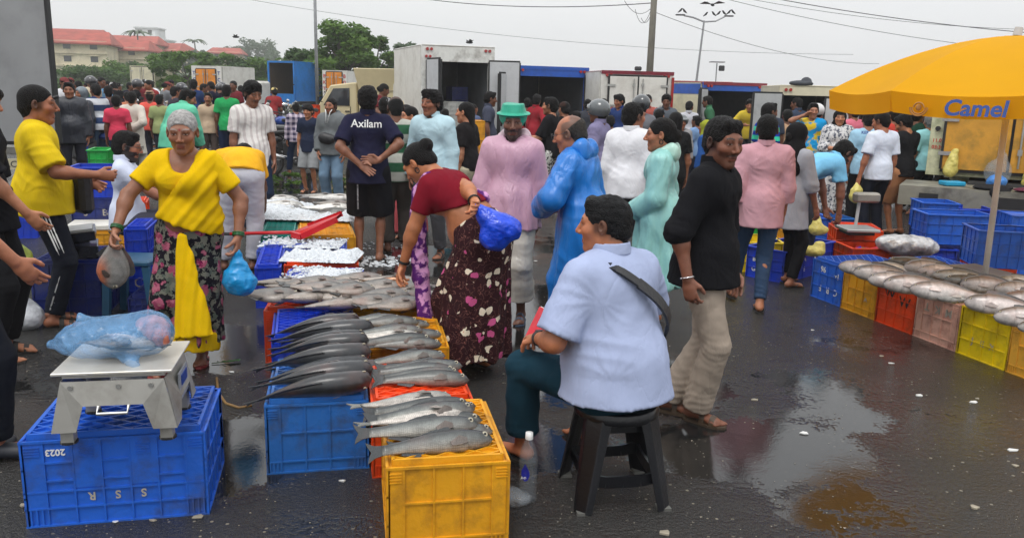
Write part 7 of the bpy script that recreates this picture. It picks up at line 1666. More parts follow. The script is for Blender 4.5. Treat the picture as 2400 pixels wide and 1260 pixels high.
o = b.build('fish_scales', SCR); o['kind'] = 'stuff'; o['label'] = 'fish scales and grit scattered over the wet ground'; o['category'] = 'grit'
lf = thing('leaf_sprig', 'green leaf sprig lying in the puddle behind the scale', 'leaf', G(530, 848, .006)); b = MB(); b.tube([(-.08, -.03, 0), (.08, .03, .005)], .003, 5); b.build('stalk', mat('stalk', (.06, .12, .03), .6), lf)
for i in range(6): a = -1 + i * .5; b = MB(); x = -.06 + i * .026; b.add([(x, 0, .004), (x + .03 * math.cos(a), .03 * math.sin(a) + .01, .012), (x + .055 * math.cos(a), .055 * math.sin(a), .006), (x + .03 * math.cos(a) + .01, .03 * math.sin(a) - .012, .01)], [(0, 1, 2, 3)]); b.build('leaf', mat('sprig_leaf', (.03, .13, .025), .5), lf)
# strap lying in the puddle
b = MB(); c0 = G(560, 905); b.tube([G(508, 885, .004), G(512, 920, .004), G(530, 945, .004), G(560, 955, .004), G(590, 950, .004)], .008, 6); o = b.build('strap', mat('brown_strap', (.20, .11, .03), .6), smooth=True); tag(o, 'curved brown strap lying in the puddle by the front blue crate', 'strap')
# small blue bins and stool near the old woman
BS_ = thing('step_stool', 'dark teal plastic stool under the blue crates beside the old woman', 'stool', G(300, 752)); tm_ = mat('teal_blue_plastic', (.02, .09, .17), .4)
b = MB(); b.box((0, .18, .42), (.34, .34, .04)); b.build('seat', tm_, BS_, bevel=.01)
for x in (-.14, .14):
 for y in (.04, .32): b = MB(); b.bar((x, y, .40), (x * 1.25, y, 0), .05, .04); b.build('leg', tm_, BS_)
# ------------------------------------------------------------ the people
C = cloth_mat; S8 = srgb
def per(px, pyf, ptop, yaw, label, near=0, h=None, **k):
 p = G(px, pyf)
 if h is None: h = min(1.9, max(1.35, D(px, ptop, p.y).z - .01))
 return person((p.x, p.y, 0), h, yaw, label, near=near, **k)
def W2L(root, info, px, py, dy=0.0):
 "pixel -> point in the 1.7 m body frame, at the distance of the person plus dy"
 w_ = D(px, py, root.location.y + dy); l_ = Matrix.Rotation(-root.rotation_euler.z, 3, 'Z') @ (w_ - root.location); return l_ / info['S']
def loc(px, pyf, h, yaw, hx, hy, dy=0.0):
 "hand target: body-frame coordinates of a pixel for a person with feet at px, pyf"
 p = G(px, pyf); w_ = D(hx, hy, p.y + dy); l_ = Matrix.Rotation(-R(yaw), 3, 'Z') @ (w_ - p); s_ = h / 1.7; return (l_.x / s_, l_.y / s_, l_.z / s_)
NAVY = S8((28, 30, 52)); BLK = S8((20, 20, 23)); JEAN = S8((48, 66, 92)); LJEAN = S8((110, 136, 160)); KHAKI = S8((158, 146, 132)); WHT = S8((222, 222, 226))
tee = lambda c, **k: ('tshirt', C(c), k); shirt = lambda c, **k: ('shirt', C(c), dict(dict(collar=1, sleeve='short'), **k)); tr = lambda c, **k: ('trousers', C(c), k); sh = lambda c, **k: ('shorts', C(c), k)

# --- old woman in yellow
ow = dict(px=432, pyf=858, h=1.55, yaw=186)
L_ = lambda hx, hy, dy=0: loc(ow['px'], ow['pyf'], ow['h'], ow['yaw'], hx, hy, dy)
r1, i1 = person(tuple(G(ow['px'], ow['pyf'])), ow['h'], ow['yaw'], 'old woman in a yellow blouse and floral wrap, a fish in her right hand', near=2, skin=S8((122, 82, 62)), hair='greybun', haircol=(.34, .33, .32), bindi=1, lean=8, side=-2, head=(6, -10), fat=.03, bust=1, hsc=1.10,
 RH=L_(272, 540, -.28), LH=L_(558, 556, -.05), RP=(.8, -.3, .1), LP=(-.7, -.5, 0), curl=(75, 70), hip=(-.08, -.02, .93), fR=(.10, .10, .075), fL=(-.09, -.12, .075),
 top=('blouse', C(S8((226, 184, 10))), dict(hem=.10, wide_neck=1, sw=.006, slen=.66)), bottom=('skirt', C((.012, .010, .016), 'roses'), dict(hem=.20, r=.25, waist=.15)), shoes='flipflop', shoecol=(.25, .03, .03),
 extras=[('bangle', 1, mat('green_bangle', (.01, .12, .03), .2, coat=.5), 3), ('bangle', -1, mat('green_bangle', (0, 0, 0)), 3)])
def drape(root, info, label_name, m_, ops, res=.011, amp=.010, planes=(), subs=(), seed=3, thick=None):
 "cloth wrapped over the body: cones in the body frame"
 q = SDF()
 for o in ops: q.cone(*[np.array(v, float) for v in o[:2]], o[2], o[3], k=.035, flat=o[4] if len(o) > 4 else None, cut=o[5] if len(o) > 5 else None)
 for o in subs: q.cone(np.array(o[0], float), np.array(o[1], float), o[2], o[3], k=.01, sub=True)
 for p in planes: q.plane(*p)
 P, Q = q.mesh(res); me = np_mesh(label_name, P * info['S'], Q)
 if len(P): displace(me, P * info['S'], amp * folds(P, seed, 1.1, .2) * info['S'])
 return obj(label_name, me, m_, root)
I = i1; R2_ = I['R2']; ff = R2_ @ V3(0, 1, 0)
yel = C(S8((232, 188, 6)))
def sheet(root, I, name, m_, q, pl, amp=.008, res=.010, seed=2):
 P, Q = q.mesh(res); me = np_mesh(name, P * I['S'], Q); displace(me, P * I['S'], (pleats(P, *pl) + amp * folds(P, seed, 1, .2)) * I['S']); return obj(name, me, m_, root)
q = SDF(); I['torso'](q, .030); a0 = I['Sh'][-1]; q.cone(a0 + V3(.03, .0, .0), I['C'] + R2_ @ V3(-.04, .10, .02), .085, .09, k=.03); q.cone(I['C'] + R2_ @ V3(-.08, .09, -.02), I['P0'] + V3(-.12, .06, .07), .09, .115, k=.05, flat=(ff, .8)); q.cone(I['W'] + V3(-.05, .03, .0), I['P0'] + V3(.06, .05, .13), .13, .13, k=.05, flat=(ff, .8))
q.plane(I['Sh'][-1] + V3(.075, 0, .05), V3(.80, .1, .62)); q.plane(I['P0'] + V3(0, 0, .045), V3(.34, .0, -1)); sheet(r1, I, 'sari_drape', yel, q, ((.75, .1, .65), 62, .0085, 2), .008, .009)
q = SDF(); q.cone((-.085, .165, .90), (-.135, .20, .27), .035, .125, k=.02, flat=(V3(0, 1, 0), .36), cut='b'); sheet(r1, I, 'sari_fall', yel, q, ((1, 0, .12), 70, .009, 1), .006, .009)
q = SDF(); q.cone((-.05, .02, .3), (-.03, .02, .17), .21, .225, k=.01, flat=(V3(0, 1, 0), .85), cut='b').plane((0, 0, .26), (0, 0, 1)); sheet(r1, I, 'underskirt', yel, q, ((1, .3, 0), 60, .008, 1), .006, .010)
fh = Vector(L_(266, 566, -.26)) * I['S']; PF = fish('snapper', r1.matrix_basis @ fh, 78, 84, 'grey and orange flat fish hanging from the old woman\'s right hand', 1.12, .02)
wr = r1.matrix_basis @ (Vector(I['wri'][1]) * I['S']); pm = Matrix((Vector((0, .15, 1)).normalized(), Vector((-.25, -.95, .14)).normalized(), Vector((0, 0, 0))));
xv = Vector((.10, 0, 1)).normalized(); yv = (Vector((.3, -1, 0)) - xv * Vector((.3, -1, 0)).dot(xv)).normalized(); zv = xv.cross(yv); PF.rotation_euler = Matrix((xv, yv, zv)).transposed().to_euler(); PF.scale = (1.0, 1.2, 1.28); PF.location = D(266, 618, wr.y - .02)
for c in PF.children:
 if c.name.startswith('body'):
  c.data = c.data.copy(); n_ = len(c.data.vertices); cl_ = np.zeros(n_ * 3, np.float32); c.data.vertices.foreach_get('co', cl_); q_ = cl_.reshape(-1, 3); arr = np.ones((n_, 4), np.float32); k_ = np.clip((-q_[:, 2] - .012) / .03, 0, 1)[:, None] * np.clip((.06 - q_[:, 0]) / .08, 0, 1)[:, None]; arr[:, :3] = np.array([.26, .25, .23]) * (1 - k_) + np.array([.50, .13, .05]) * k_; c.data.color_attributes['Col'].data.foreach_set('color', arr.ravel())
wl_ = r1.matrix_basis @ (Vector(I['wri'][-1] + I['hands'][-1][1] * .09) * I['S']); BB = thing('plastic_bag', 'bright blue plastic bag hanging from the old woman\'s left hand', 'bag', wl_)
blob('film', [((0, 0, .0), (.005, 0, -.10), .018, .045), ((0, 0, -.17), (.085, .07, .085)), ((0, 0, -.10), (0, 0, -.16), .045, .075), ((.02, 0, -.2), (.08, .06, .06))], bagmat('sky_blue_film', (20, 150, 215), .92, .22), BB, .008, .013, 12, 1.4)

# --- seated man in light blue shirt, seen from behind
sp_ = G(1445, 1195); hS = 1.68; yS = 38; s0 = ST.location
sy = Vector((s0.x - .01, s0.y - .0, 0)); cs = hS / 1.7
def SL(v): l_ = Matrix.Rotation(-R(yS), 3, 'Z') @ (Vector(v) - sy); return tuple(l_ / cs)
r2, i2 = person(sy, hS, yS, 'heavy man in a light blue shirt sitting on the black stool with a red book', near=2, skin=S8((148, 94, 66)), hair='short', haircol=(.012, .012, .013), hip=(0, 0, .545), lean=9, head=(38, -4), fat=.062, wide=1.12, hsc=1.0,
 fR=(.26, .42, .075), fL=SL(G(1222, 1078) + Vector((0, .0, .075))), kR=(.5, 1, .6), kL=(-.3, 1, .9), LH=SL(D(1262, 792, s0.y + .10)), RH=(.30, .34, .62), LP=(-.7, -.8, -.5), RP=(.8, -.8, 0), curl=(40, 45), palm=((0, 0, -1), (0, 0, -1)),
 top=('shirt', C(S8((166, 177, 208))), dict(collar=1, sleeve='short', hem=-.085, slen=.88, sw=.024, loose=.016, amp=.75, flare=.015, ff=.7)), bottom=('trousers', C(S8((22, 52, 66))), dict(len=.80, cuff=.060, loose=.018)), shoes='flipflop', extras=[('watch', -1)])
I = i2; a_ = I['Sh'][1]; R2_ = I['R2']
g = MB(); S_ = I['S']; pts = []
for t, (x, y, z) in enumerate(((-.10, -.005, .135), (-.075, -.10, .115), (-.01, -.150, .05), (.08, -.168, -.04), (.155, -.135, -.13), (.205, -.06, -.20))): pts.append(Vector((I['C'] + R2_ @ V3(x * 1.12, y - .02, z + .0))) * S_)
for k_ in range(len(pts) - 1):
 for j in range(4):
  t0, t1 = j / 4, (j + 1) / 4
  def cr_(t):
   p0, p1, p2, p3 = (pts[max(k_ - 1, 0)], pts[k_], pts[k_ + 1], pts[min(k_ + 2, len(pts) - 1)]); return .5 * ((2 * p1) + (-p0 + p2) * t + (2 * p0 - 5 * p1 + 4 * p2 - p3) * t * t + (-p0 + 3 * p1 - 3 * p2 + p3) * t ** 3)
  g.bar(cr_(t0), cr_(t1 + .04), .034 if k_ < 2 else .046, .012, up=Vector(R2_ @ V3(.3, -1, .1)))
g.build('shoulder_strap', mat('strap_leather', (.02, .02, .022), .45, bump=.2), r2)
hand = r2.matrix_basis @ (Vector(I['wri'][-1] + I['hands'][-1][1] * .10) * S_)
BKp = thing('notebook', 'bright red notebook held on the knee of the seated man', 'book', D(1274, 768, hand.y + .04), R(-12)); b = MB(); b.box((0, 0, 0), (.115, .022, .165)); bk = b.build('cover', mat('red_cover', srgb((200, 22, 44)), .4, bump=.1), BKp, bevel=.002); b = MB(); b.box((0.004, .0, .002), (.112, .016, .168)); b.build('pages', LETW, BKp); BKp.rotation_euler = (R(-38), R(22), R(-10))

# --- man in black shirt walking
bs = dict(px=1626, pyf=985, h=1.60, yaw=-122); L_ = lambda hx, hy, dy=0: loc(bs['px'], bs['pyf'], bs['h'], bs['yaw'], hx, hy, dy)
r3, i3 = per(bs['px'], bs['pyf'], 0, bs['yaw'], 'stocky bearded man in a black shirt and beige trousers walking past the seated man', 2, h=1.60, skin=S8((104, 66, 50)), hair='short', haircol=(.012, .011, .011), beard=.3, mous=.5, lean=3, head=(-32, -8), fat=.018, wide=1.02, hsc=1.07,
 RH=L_(1612, 655, -.22), RP=(.5, -1, 0), LH=(-.24, .10, .74), fR=L_(1630, 972, .0)[:2] + (.075,), fL=L_(1560, 975, .10)[:2] + (.09,), curl=(60, 50),
 top=('shirt', C((.009, .009, .011)), dict(collar=1, sleeve='half', fl=.12, hem=-.12, loose=.018, flare=.01)), bottom=('trousers', C(S8((164, 150, 136))), dict(cuff=.070, loose=.016, len=.96)), shoecol=(.055, .035, .02),
 extras=[('bangle', 1, mat('silver_bangle', (.75, .75, .75), .15, 1.0), 1)])

# --- woman in maroon blouse bending over the fish
mw = dict(px=1102, pyf=868, h=1.60, yaw=66); L_ = lambda hx, hy, dy=0: loc(mw['px'], mw['pyf'], mw['h'], mw['yaw'], hx, hy, dy)
r4, i4 = person(G(mw['px'], mw['pyf']), mw['h'], mw['yaw'], 'woman in a maroon blouse and dark floral skirt bending down over the heap of fish', near=2, skin=S8((150, 96, 64)), hair='bun', haircol=(.01, .009, .009), lean=50, head=(2, -42), fat=.05, bust=1, hsc=1.05, hip=(0, -.08, .90),
 LH=L_(938, 640, -.02), LP=(-.3, -.4, 1), RH=L_(1118, 478, -.30), RP=(.9, -.1, .8), curl=(35, 60), palm=(None, (0, 0, -1)), fR=(.10, -.04, .075), fL=(-.12, .14, .075),
 top=('blouse', C(S8((118, 20, 36))), dict(hem=.22, hemtilt=0, wide_neck=0, slen=.62, sw=.0, loose=.008, amp=.6)), bottom=('skirt', C(S8((50, 26, 30)), 'floral', c2=S8((222, 210, 188)), c3=S8((190, 84, 132)), sc=1.3), dict(hem=.13, r=.30, waist=.12, pleats=7)), shoes='flipflop',
 extras=[('earring',), ('bangle', 1, mat('gold', (0, 0, 0)), 2), ('bangle', -1, mat('gold', (0, 0, 0)), 2)])
I = i4; R2_ = I['R2']; ff = R2_ @ V3(0, 1, 0); stole = C(S8((86, 36, 110)), 'blotch', c2=S8((206, 150, 196)), sc=2.2)
drape(r4, I, 'stole', stole, [(I['Sh'][-1] + R2_ @ V3(.05, -.0, .035), I['Sh'][-1] + R2_ @ V3(.035, .09, .03), .052, .05), (I['Sh'][-1] + R2_ @ V3(.035, .09, .03), I['Sh'][-1] + V3(.0, .09, -.30), .05, .055), (I['Sh'][-1] + V3(.0, .09, -.30), V3(-.13, .30, .62), .055, .05), (V3(-.13, .30, .64), V3(-.15, .24, .28), .045, .06), (I['Sh'][-1] + R2_ @ V3(.05, -.0, .035), I['W'] + R2_ @ V3(.06, -.12, .03), .045, .04)], amp=.014, seed=4)
wb = r4.matrix_basis @ (Vector(I['wri'][1] + I['hands'][1][1] * .09) * I['S']); BB = thing('plastic_bag', 'glossy deep blue plastic bag held behind the bending woman', 'bag', wb, 0)
blob('film', [((0, 0, 0), (.05, 0, -.05), .02, .05), ((.13, .0, -.12), (.10, .08, .085)), ((.05, 0, -.06), (.10, 0, -.10), .05, .08), ((.10, 0, -.17), (.085, .07, .075)), ((.19, 0, -.12), (.06, .06, .06))], bagmat('deep_blue_film', (10, 70, 215), .97, .2), BB, .008, .013, 13, 1.4)

# --- man in pink raincoat with green hat
pr_ = dict(px=1192, pyf=748, h=1.64, yaw=166); L_ = lambda hx, hy, dy=0: loc(pr_['px'], pr_['pyf'], pr_['h'], pr_['yaw'], hx, hy, dy)
r5, i5 = per(1192, 748, 258, 166, 'man in a translucent pink raincoat with a green bag tied on his head', 2, h=1.60, skin=S8((92, 62, 50)), hair='buzz', beard=.8, head=(14, -6), RH=L_(1122, 500, .0), LH=L_(1262, 545, -.02), wide=1.05, hsc=1.12,
 top=('coat', C(S8((206, 160, 182)), rough=.35, alpha=.95), dict(sleeve='long', hemz=.76, r=.235, loose=.03, sw=.03, amp=1.3)), bottom=('trousers', C(S8((206, 200, 190)), rough=.35, alpha=.85), dict(loose=.035, cuff=.085, len=.66)), shoes='clog', shoecol=(.05, .08, .13), extras=[('hat', S8((20, 160, 130))), ('hoodback', S8((222, 190, 200)))])
# --- bald man in blue raincoat
r6, i6 = per(1345, 800, 298, 62, 'bald man with spectacles in a long bright blue raincoat', 2, h=1.56, skin=S8((150, 98, 74)), hair='bald', haircol=(.05, .045, .04), lean=12, head=(10, -14), fat=.02, hip=(0, -.05, .93), RH=(.16, .22, 1.0), LH=(-.12, .24, 1.02), LP=(-1, -.4, -.3), hsc=1.12,
 top=('coat', C(S8((20, 118, 205)), rough=.32), dict(sleeve='long', hemz=.18, r=.235, loose=.03, sw=.03, amp=1.5, fl=1.0)), shoes='flipflop', extras=[('glasses',), ('hoodback', S8((20, 118, 205)))])
# --- woman in mint raincoat
r7, i7 = per(1528, 760, 292, 74, 'woman in a pale mint raincoat with a gold earring', 2, h=1.53, skin=S8((140, 92, 68)), hair='tied', head=(8, -4), RH=(.18, .16, .95), LH=(-.1, .2, .95), hsc=1.1,
 top=('coat', C(S8((150, 208, 202)), rough=.35, alpha=.95), dict(sleeve='long', hemz=.35, r=.24, loose=.03, sw=.03, amp=1.4)), bottom=('trousers', C(S8((60, 90, 90))), {}), extras=[('earring',), ('hoodback', S8((176, 214, 200)))])
# --- man with printed navy polo, back to us
r8, i8 = per(866, 612, 222, 4, 'man in a navy polo shirt with white back print and black shorts', 2, h=1.70, skin=S8((112, 74, 56)), hair='thick', head=(6, 0), LH=(-.06, -.19, .98), RH=(.12, -.19, 1.02), LP=(-1, -.3, 0), RP=(1, -.3, 0), hd=(V3(-1, -.1, .0), V3(.9, -.2, -.6)), palm=(V3(0, -1, 0), V3(0, -1, .2)), curl=(20, 8), wide=1.05, fat=.012, shoes='flipflop',
 top=('polo', C(S8((32, 32, 56))), dict(collar=1, slen=.80, hem=-.14, loose=.016)), bottom=('shorts', C((.010, .010, .013)), dict(len=1.0, loose=.03)))
def backprint(root, info, txt, size, m_, z=.05, x=0, dy=-.0):
 I = info; T_ = I['C'] + I['R2'] @ V3(x, 0, z); best = None
 sh_ = [o for o in root.children if o.name.split('.')[0] in ('polo', 't_shirt', 'shirt', 'jersey')][0]
 me = text_mesh(txt, size, .0, .001); n_ = len(me.vertices); co = np.zeros(n_ * 3); me.vertices.foreach_get('co', co); co = co.reshape(-1, 3)
 me2 = sh_.data; from mathutils.bvhtree import BVHTree; bv = BVHTree.FromPolygons([v.co for v in me2.vertices], [tuple(p.vertices) for p in me2.polygons]); out_ = []
 for c in co:
  o = Vector((T_ + I['R2'] @ V3(0, -.6, 0)) * I['S']) + Vector(I['R2'] @ V3(c[0], 0, c[1])); h_ = bv.ray_cast(o, Vector(I['R2'] @ V3(0, 1, 0))); out_.append((h_[0] if h_[0] else o) - Vector(I['R2'] @ V3(0, 1, 0)) * .004)
 for v, c in zip(me.vertices, out_): v.co = c
 return obj('printed_lettering', me, m_, root)
backprint(r8, i8, 'Axilam', .105, LETW, .075)
g = MB(); g.bar((i8['P0'] + V3(-.09, -.135, .02)) * i8['S'], (i8['P0'] + V3(-.09, -.135, .032)) * i8['S'] + np.array([0, 0, -.42]), .012, .01); g.build('lanyard', mat('lanyard_grey', (.25, .25, .26), .6, var=.8, vs=90), r8)

# --- left group
yl = dict(px=128, pyf=760, h=1.66, yaw=-62)
L_ = lambda hx, hy, dy=0: loc(128, 760, 1.66, -62, hx, hy, dy)
r9, i9 = per(128, 760, 192, -62, 'man in a yellow T-shirt and striped track pants holding out his fist', 2, h=1.66, skin=S8((128, 82, 60)), hair='buzz', head=(-8, -4), fat=.03, wide=1.08, RH=L_(228, 410, -.1), RP=(.2, -1, -.6), LH=(-.05, .30, 1.02), curl=(85, 50), hsc=1.1,
 top=('tshirt', C(S8((222, 190, 30))), dict(slen=.86, hem=-.11, sw=.02, loose=.018, high=0)), bottom=('trousers', C((.012, .014, .022)), {}), shoes='sandal')
S_ = i9['S']; g = MB()
for k_ in (-1, 0, 1): g.tube([Vector((i9['Hp'][1] + V3(.098, .004 + k_ * .020, -.06)) * S_), Vector((i9['knee'][1] + V3(.066, k_ * .016, 0)) * S_), Vector((i9['ank'][1] + V3(.056, k_ * .014, .08)) * S_)], .006, 5)
g.build('track_stripe', LETW, r9, smooth=True)
sb = thing('shoulder_bag', 'black shoulder bag worn by the man in the yellow T-shirt', 'bag', r9.matrix_basis @ (Vector(i9['P0'] + V3(-.02, .24, .02)) * S_), R(-40)); b = MB(); b.box((0, 0, 0), (.24, .10, .28)); b.build('pouch', mat('bag_black', (.018, .018, .02), .45, bump=.3, bs=30), sb, bevel=.03); b = MB(); b.tube([(-.10, 0, .12), (-.16, -.1, .40), (-.10, -.17, .62), (.02, -.1, .66)], .012, 6); b.build('strap', mat('bag_black', (0, 0, 0)), sb, smooth=True)
ay = lambda hx, hy, dy=0: loc(10, 835, 1.72, -78, hx, hy, dy)
r10, i10 = per(2, 838, 172, -80, 'youth in a black T-shirt with a pale blue print at the left edge', 2, h=1.70, skin=S8((148, 100, 74)), hair='fringe', mous=.4, head=(-4, -10), RH=loc(2, 838, 1.70, -80, 76, 515, -.02), top=('tshirt', C((.010, .010, .013)), dict(slen=.92, hem=-.12, sw=.03, loose=.022)), bottom=('trousers', C((.012, .012, .014)), {}), shoes='sandal', hsc=1.1, curl=(35, 35))
g = MB(); c_ = (i10['C'] + i10['R2'] @ V3(.125, .02, .03)) * i10['S']; g.sph((c_[0] + .035, c_[1] - .0, c_[2] - .05), (.012, .035, .065), 10, 6); g.build('chest_print', mat('pale_blue_print', srgb((110, 180, 215)), .6, var=.4, vs=40), r10)
r11, i11 = per(-70, 1075, 0, -70, 'person mostly outside the left edge, a bare arm and a dark shoe in view', 2, h=1.70, skin=S8((140, 90, 66)), hair='short', RH=loc(-70, 1075, 1.70, -70, 40, 618, -.0), fR=loc(-70, 1075, 1.70, -70, -10, 1035, 0)[:2] + (.08,), top=tee((.02, .02, .025)), bottom=tr((.012, .014, .02)), shoes='shoe', shoecol=(.02, .022, .03), curl=(35, 35))
rs_, is_ = per(338, 640, 290, -72, 'bearded man in a white shirt and sunglasses sitting behind the orange crate', 1, h=1.68, skin=S8((132, 86, 66)), hair='short', beard=.95, hip=(0, -.1, .52), fR=(.1, .35, .08), fL=(-.1, .38, .08), kR=(.2, 1, 1), kL=(-.2, 1, 1), RH=(.15, .35, .62), LH=(-.12, .35, .62), head=(-5, -12), top=('shirt', C(S8((205, 212, 232))), dict(sleeve='short', collar=1)), bottom=tr((.05, .05, .07)), extras=[('glasses',)], hsc=1.1)
r12, i12 = per(565, 632, 0, 8, 'man in an orange yellow T-shirt and white trousers bending away over crates', 1, h=1.70, skin=DARK, hair='short', lean=88, hip=(.08, -.16, .93), head=(-20, -80), fR=(.12, -.06, .075), fL=(-.14, -.04, .075), RH=(.15, .55, .55), LH=(-.2, .55, .55), side=0, twist=14,
 top=('tshirt', C(S8((238, 176, 40))), dict(hem=-.03, loose=.02)), bottom=('trousers', C(S8((196, 196, 204))), dict(loose=.018, cuff=.05)), shoes='flipflop')
r13, i13 = per(602, 548, 188, -150, 'tall young man in a white striped T-shirt looking down', 1, skin=S8((110, 72, 54)), hair='thick', mous=.5, head=(14, -16), top=('tshirt', C(S8((224, 220, 216)), 'stripev', c2=S8((198, 190, 188)), sc=.8), dict(slen=.78, hem=-.16)), bottom=tr(S8((36, 48, 70))))
per(540, 404, 198, 10, 'man in a green T-shirt and denim shorts seen from behind', 1, skin=DARK, hair='short', top=tee(S8((44, 160, 92))), bottom=sh(S8((30, 46, 78))))
per(418, 476, 206, -20, 'man in a mint shirt bending forward seen from behind', 1, h=1.68, skin=MID, hair='short', lean=30, head=(-50, -20), fat=.03, top=('shirt', C(S8((110, 204, 170))), dict(sleeve='long', collar=1, loose=.03, hem=-.16)), bottom=tr(S8((50, 60, 70))), RH=(.12, .4, .8))
per(322, 420, 214, 6, 'person in a long white kurta with arms crossed behind', 1, skin=MID, hair='short', top=('kurta', C(S8((212, 206, 194))), dict(sleeve='long', hem=-.42, loose=.02, flare=.03)), bottom=tr(S8((205, 200, 188))), RH=(.02, -.17, .98), LH=(-.02, -.17, .96), RP=(1, -.2, 0), LP=(-1, -.2, 0))
per(286, 426, 222, 20, 'person in a pink T-shirt and blue jeans behind the white kurta', 1, skin=DARK, hair='short', top=tee(S8((214, 66, 92))), bottom=tr(S8((44, 62, 92))))
per(208, 405, 204, 150, 'person in a dark hooded raincoat over a blue one behind the man in yellow', 1, skin=MID, hair='thin', top=('coat', C(S8((30, 34, 48)), rough=.4), dict(sleeve='long', hemz=.6, r=.2, loose=.03)), bottom=tr(S8((30, 70, 150))), extras=[('hood', S8((110, 120, 128)))])
per(182, 440, 212, -160, 'large man in a dark rain jacket just right of the man in yellow', 1, h=1.66, skin=MID, hair='short', fat=.03, top=('jacket', C(S8((34, 38, 50)), rough=.45), dict(sleeve='long', hem=-.2, loose=.035)), bottom=tr((.02, .02, .03)))
per(240, 404, 196, 60, 'man in a white and blue striped T-shirt and denim shorts', 1, skin=MID, hair='short', mous=.8, top=('tshirt', C(S8((214, 216, 222)), 'stripeh', c2=S8((50, 70, 110)), sc=.5), {}), bottom=sh(S8((60, 84, 110))), RH=(.15, .3, 1.15))
per(268, 398, 200, 30, 'man in a dark checked shirt right of the striped T-shirt', 0, skin=DARK, hair='short', top=('shirt', C(S8((48, 42, 60)), 'check', c2=S8((90, 60, 70)), sc=.7), dict(sleeve='short')), bottom=tr((.03, .03, .04)))
per(362, 392, 212, 10, 'person in a coral T-shirt and brown hat behind the white kurta', 0, skin=DARK, top=tee(S8((226, 96, 84))), bottom=tr((.04, .04, .06)), extras=[('hat', S8((150, 110, 80)))])
per(384, 400, 220, 0, 'person in an olive T-shirt beside the coral one', 0, skin=DARK, top=tee(S8((150, 160, 110))), bottom=tr((.04, .04, .06)))
per(310, 382, 214, 30, 'bare shouldered person with a brown top left of the kurta', 0, skin=TAN, top=tee(S8((190, 120, 90))), bottom=tr((.04, .04, .06)))
per(497, 402, 216, 190, 'moustached man in a beige shirt facing the camera by the green T-shirt', 0, skin=MID, mous=.9, top=shirt(S8((196, 172, 146)), sleeve='long'), bottom=tr(S8((70, 60, 56))))
per(420, 382, 202, -40, 'dark haired man behind the mint shirt', 0, skin=MID, top=tee(S8((60, 60, 70))), bottom=tr((.03, .03, .04)))
rp_, ip_ = per(698, 412, 238, 30, 'person in a checked shirt with a grey and red cap and blue jeans', 1, skin=MID, hair='short', top=('shirt', C(S8((204, 190, 204)), 'check', c2=S8((60, 56, 84)), sc=.5), dict(sleeve='long', hem=-.14)), bottom=tr(S8((40, 56, 84))), RH=(.18, -.05, .85), extras=[('cap', S8((150, 156, 160)))], fL=(-.12, .3, .08), fR=(.1, -.1, .12))
per(728, 450, 244, 170, 'boy in a navy T-shirt and grey shorts', 1, skin=TAN, hair='fringe', top=tee(S8((36, 44, 66)), hem=-.14), bottom=sh(S8((150, 152, 154)), len=1.0))
rh_, ih_ = per(782, 478, 228, 172, 'man in a grey hoodie and pale jeans with a black waist bag', 1, skin=MID, hair='thin', beard=.5, fat=.03, head=(-10, 0), top=('hoodie', C(S8((112, 116, 118))), dict(sleeve='long', hem=-.12, loose=.035)), bottom=('trousers', C(S8((112, 138, 162))), dict(loose=.025)), RH=(.19, .10, .86), LH=(-.22, .08, .80), shoes='clog', extras=[('hoodback', S8((112, 116, 118)))])
S_ = ih_['S']; o = blob('pouch', [((0, .2, .96), (.13, .05, .075)), ((.06, .19, 1.0), (.07, .05, .05))], mat('bag_black', (0, 0, 0)), rh_, .014, .006); g = MB()
for s_ in (-1, 1): g.tube([(s_ * .05, .12, 1.37), (s_ * .03, .155, 1.33), (s_ * .01 + .02, .165, 1.18)], .007, 5)
g.build('drawstring', LETW, rh_, smooth=True)
per(930, 590, 246, 12, 'balding man in a green and white striped shirt behind the navy polo', 1, h=1.62, skin=DARK, hair='bald', haircol=(.012, .012, .012), top=('tshirt', C(S8((52, 98, 70)), 'stripeh', c2=S8((190, 190, 180)), sc=.6), dict(hem=-.14)), bottom=tr(S8((82, 76, 72)), loose=.03), RH=(.24, .1, .80), head=(0, -12))
per(905, 520, 226, -10, 'person in a grey cap behind the balding man', 0, skin=DARK, top=tee(S8((60, 64, 80))), bottom=tr((.04, .04, .05)), extras=[('cap', S8((150, 152, 156)))])
r14, i14 = per(1012, 600, 246, -198, 'lean man in a pale blue shirt talking, seen above the bending woman', 2, h=1.68, skin=S8((118, 74, 54)), hair='thick', mous=.3, head=(-16, 2), top=('shirt', C(S8((184, 212, 222))), dict(collar=1, sleeve='long', loose=.026, neck=.05)), bottom=tr(S8((80, 80, 84))), hsc=1.08)
per(962, 560, 262, 120, 'woman in a red striped top left of the pale blue shirt', 1, h=1.5, skin=TAN, hair='tied', top=('blouse', C(S8((190, 70, 80)), 'stripeh', c2=S8((220, 200, 200)), sc=.9), {}), bottom=('skirt', C(S8((190, 90, 96))), {}), bust=1)
per(952, 530, 258, 110, 'woman with tied dark hair behind the red striped top', 0, h=1.5, skin=MID, hair='tied', top=tee(S8((210, 120, 60))), bottom=('skirt', C(S8((150, 60, 70))), {}))
per(1090, 560, 268, 70, 'woman in a black top with long hair looking left', 1, h=1.56, skin=TAN, hair='long', fat=.03, bust=1, top=('blouse', C((.014, .012, .013)), dict(hem=-.06)), bottom=tr(S8((196, 186, 160)), loose=.03), RH=(.15, .12, .9))
per(1106, 420, 242, -40, 'man in a grey blue shirt standing at the tall white truck', 0, skin=MID, hair='buzz', top=('shirt', C(S8((84, 94, 122))), dict(sleeve='long', collar=1)), bottom=tr((.03, .03, .04)))
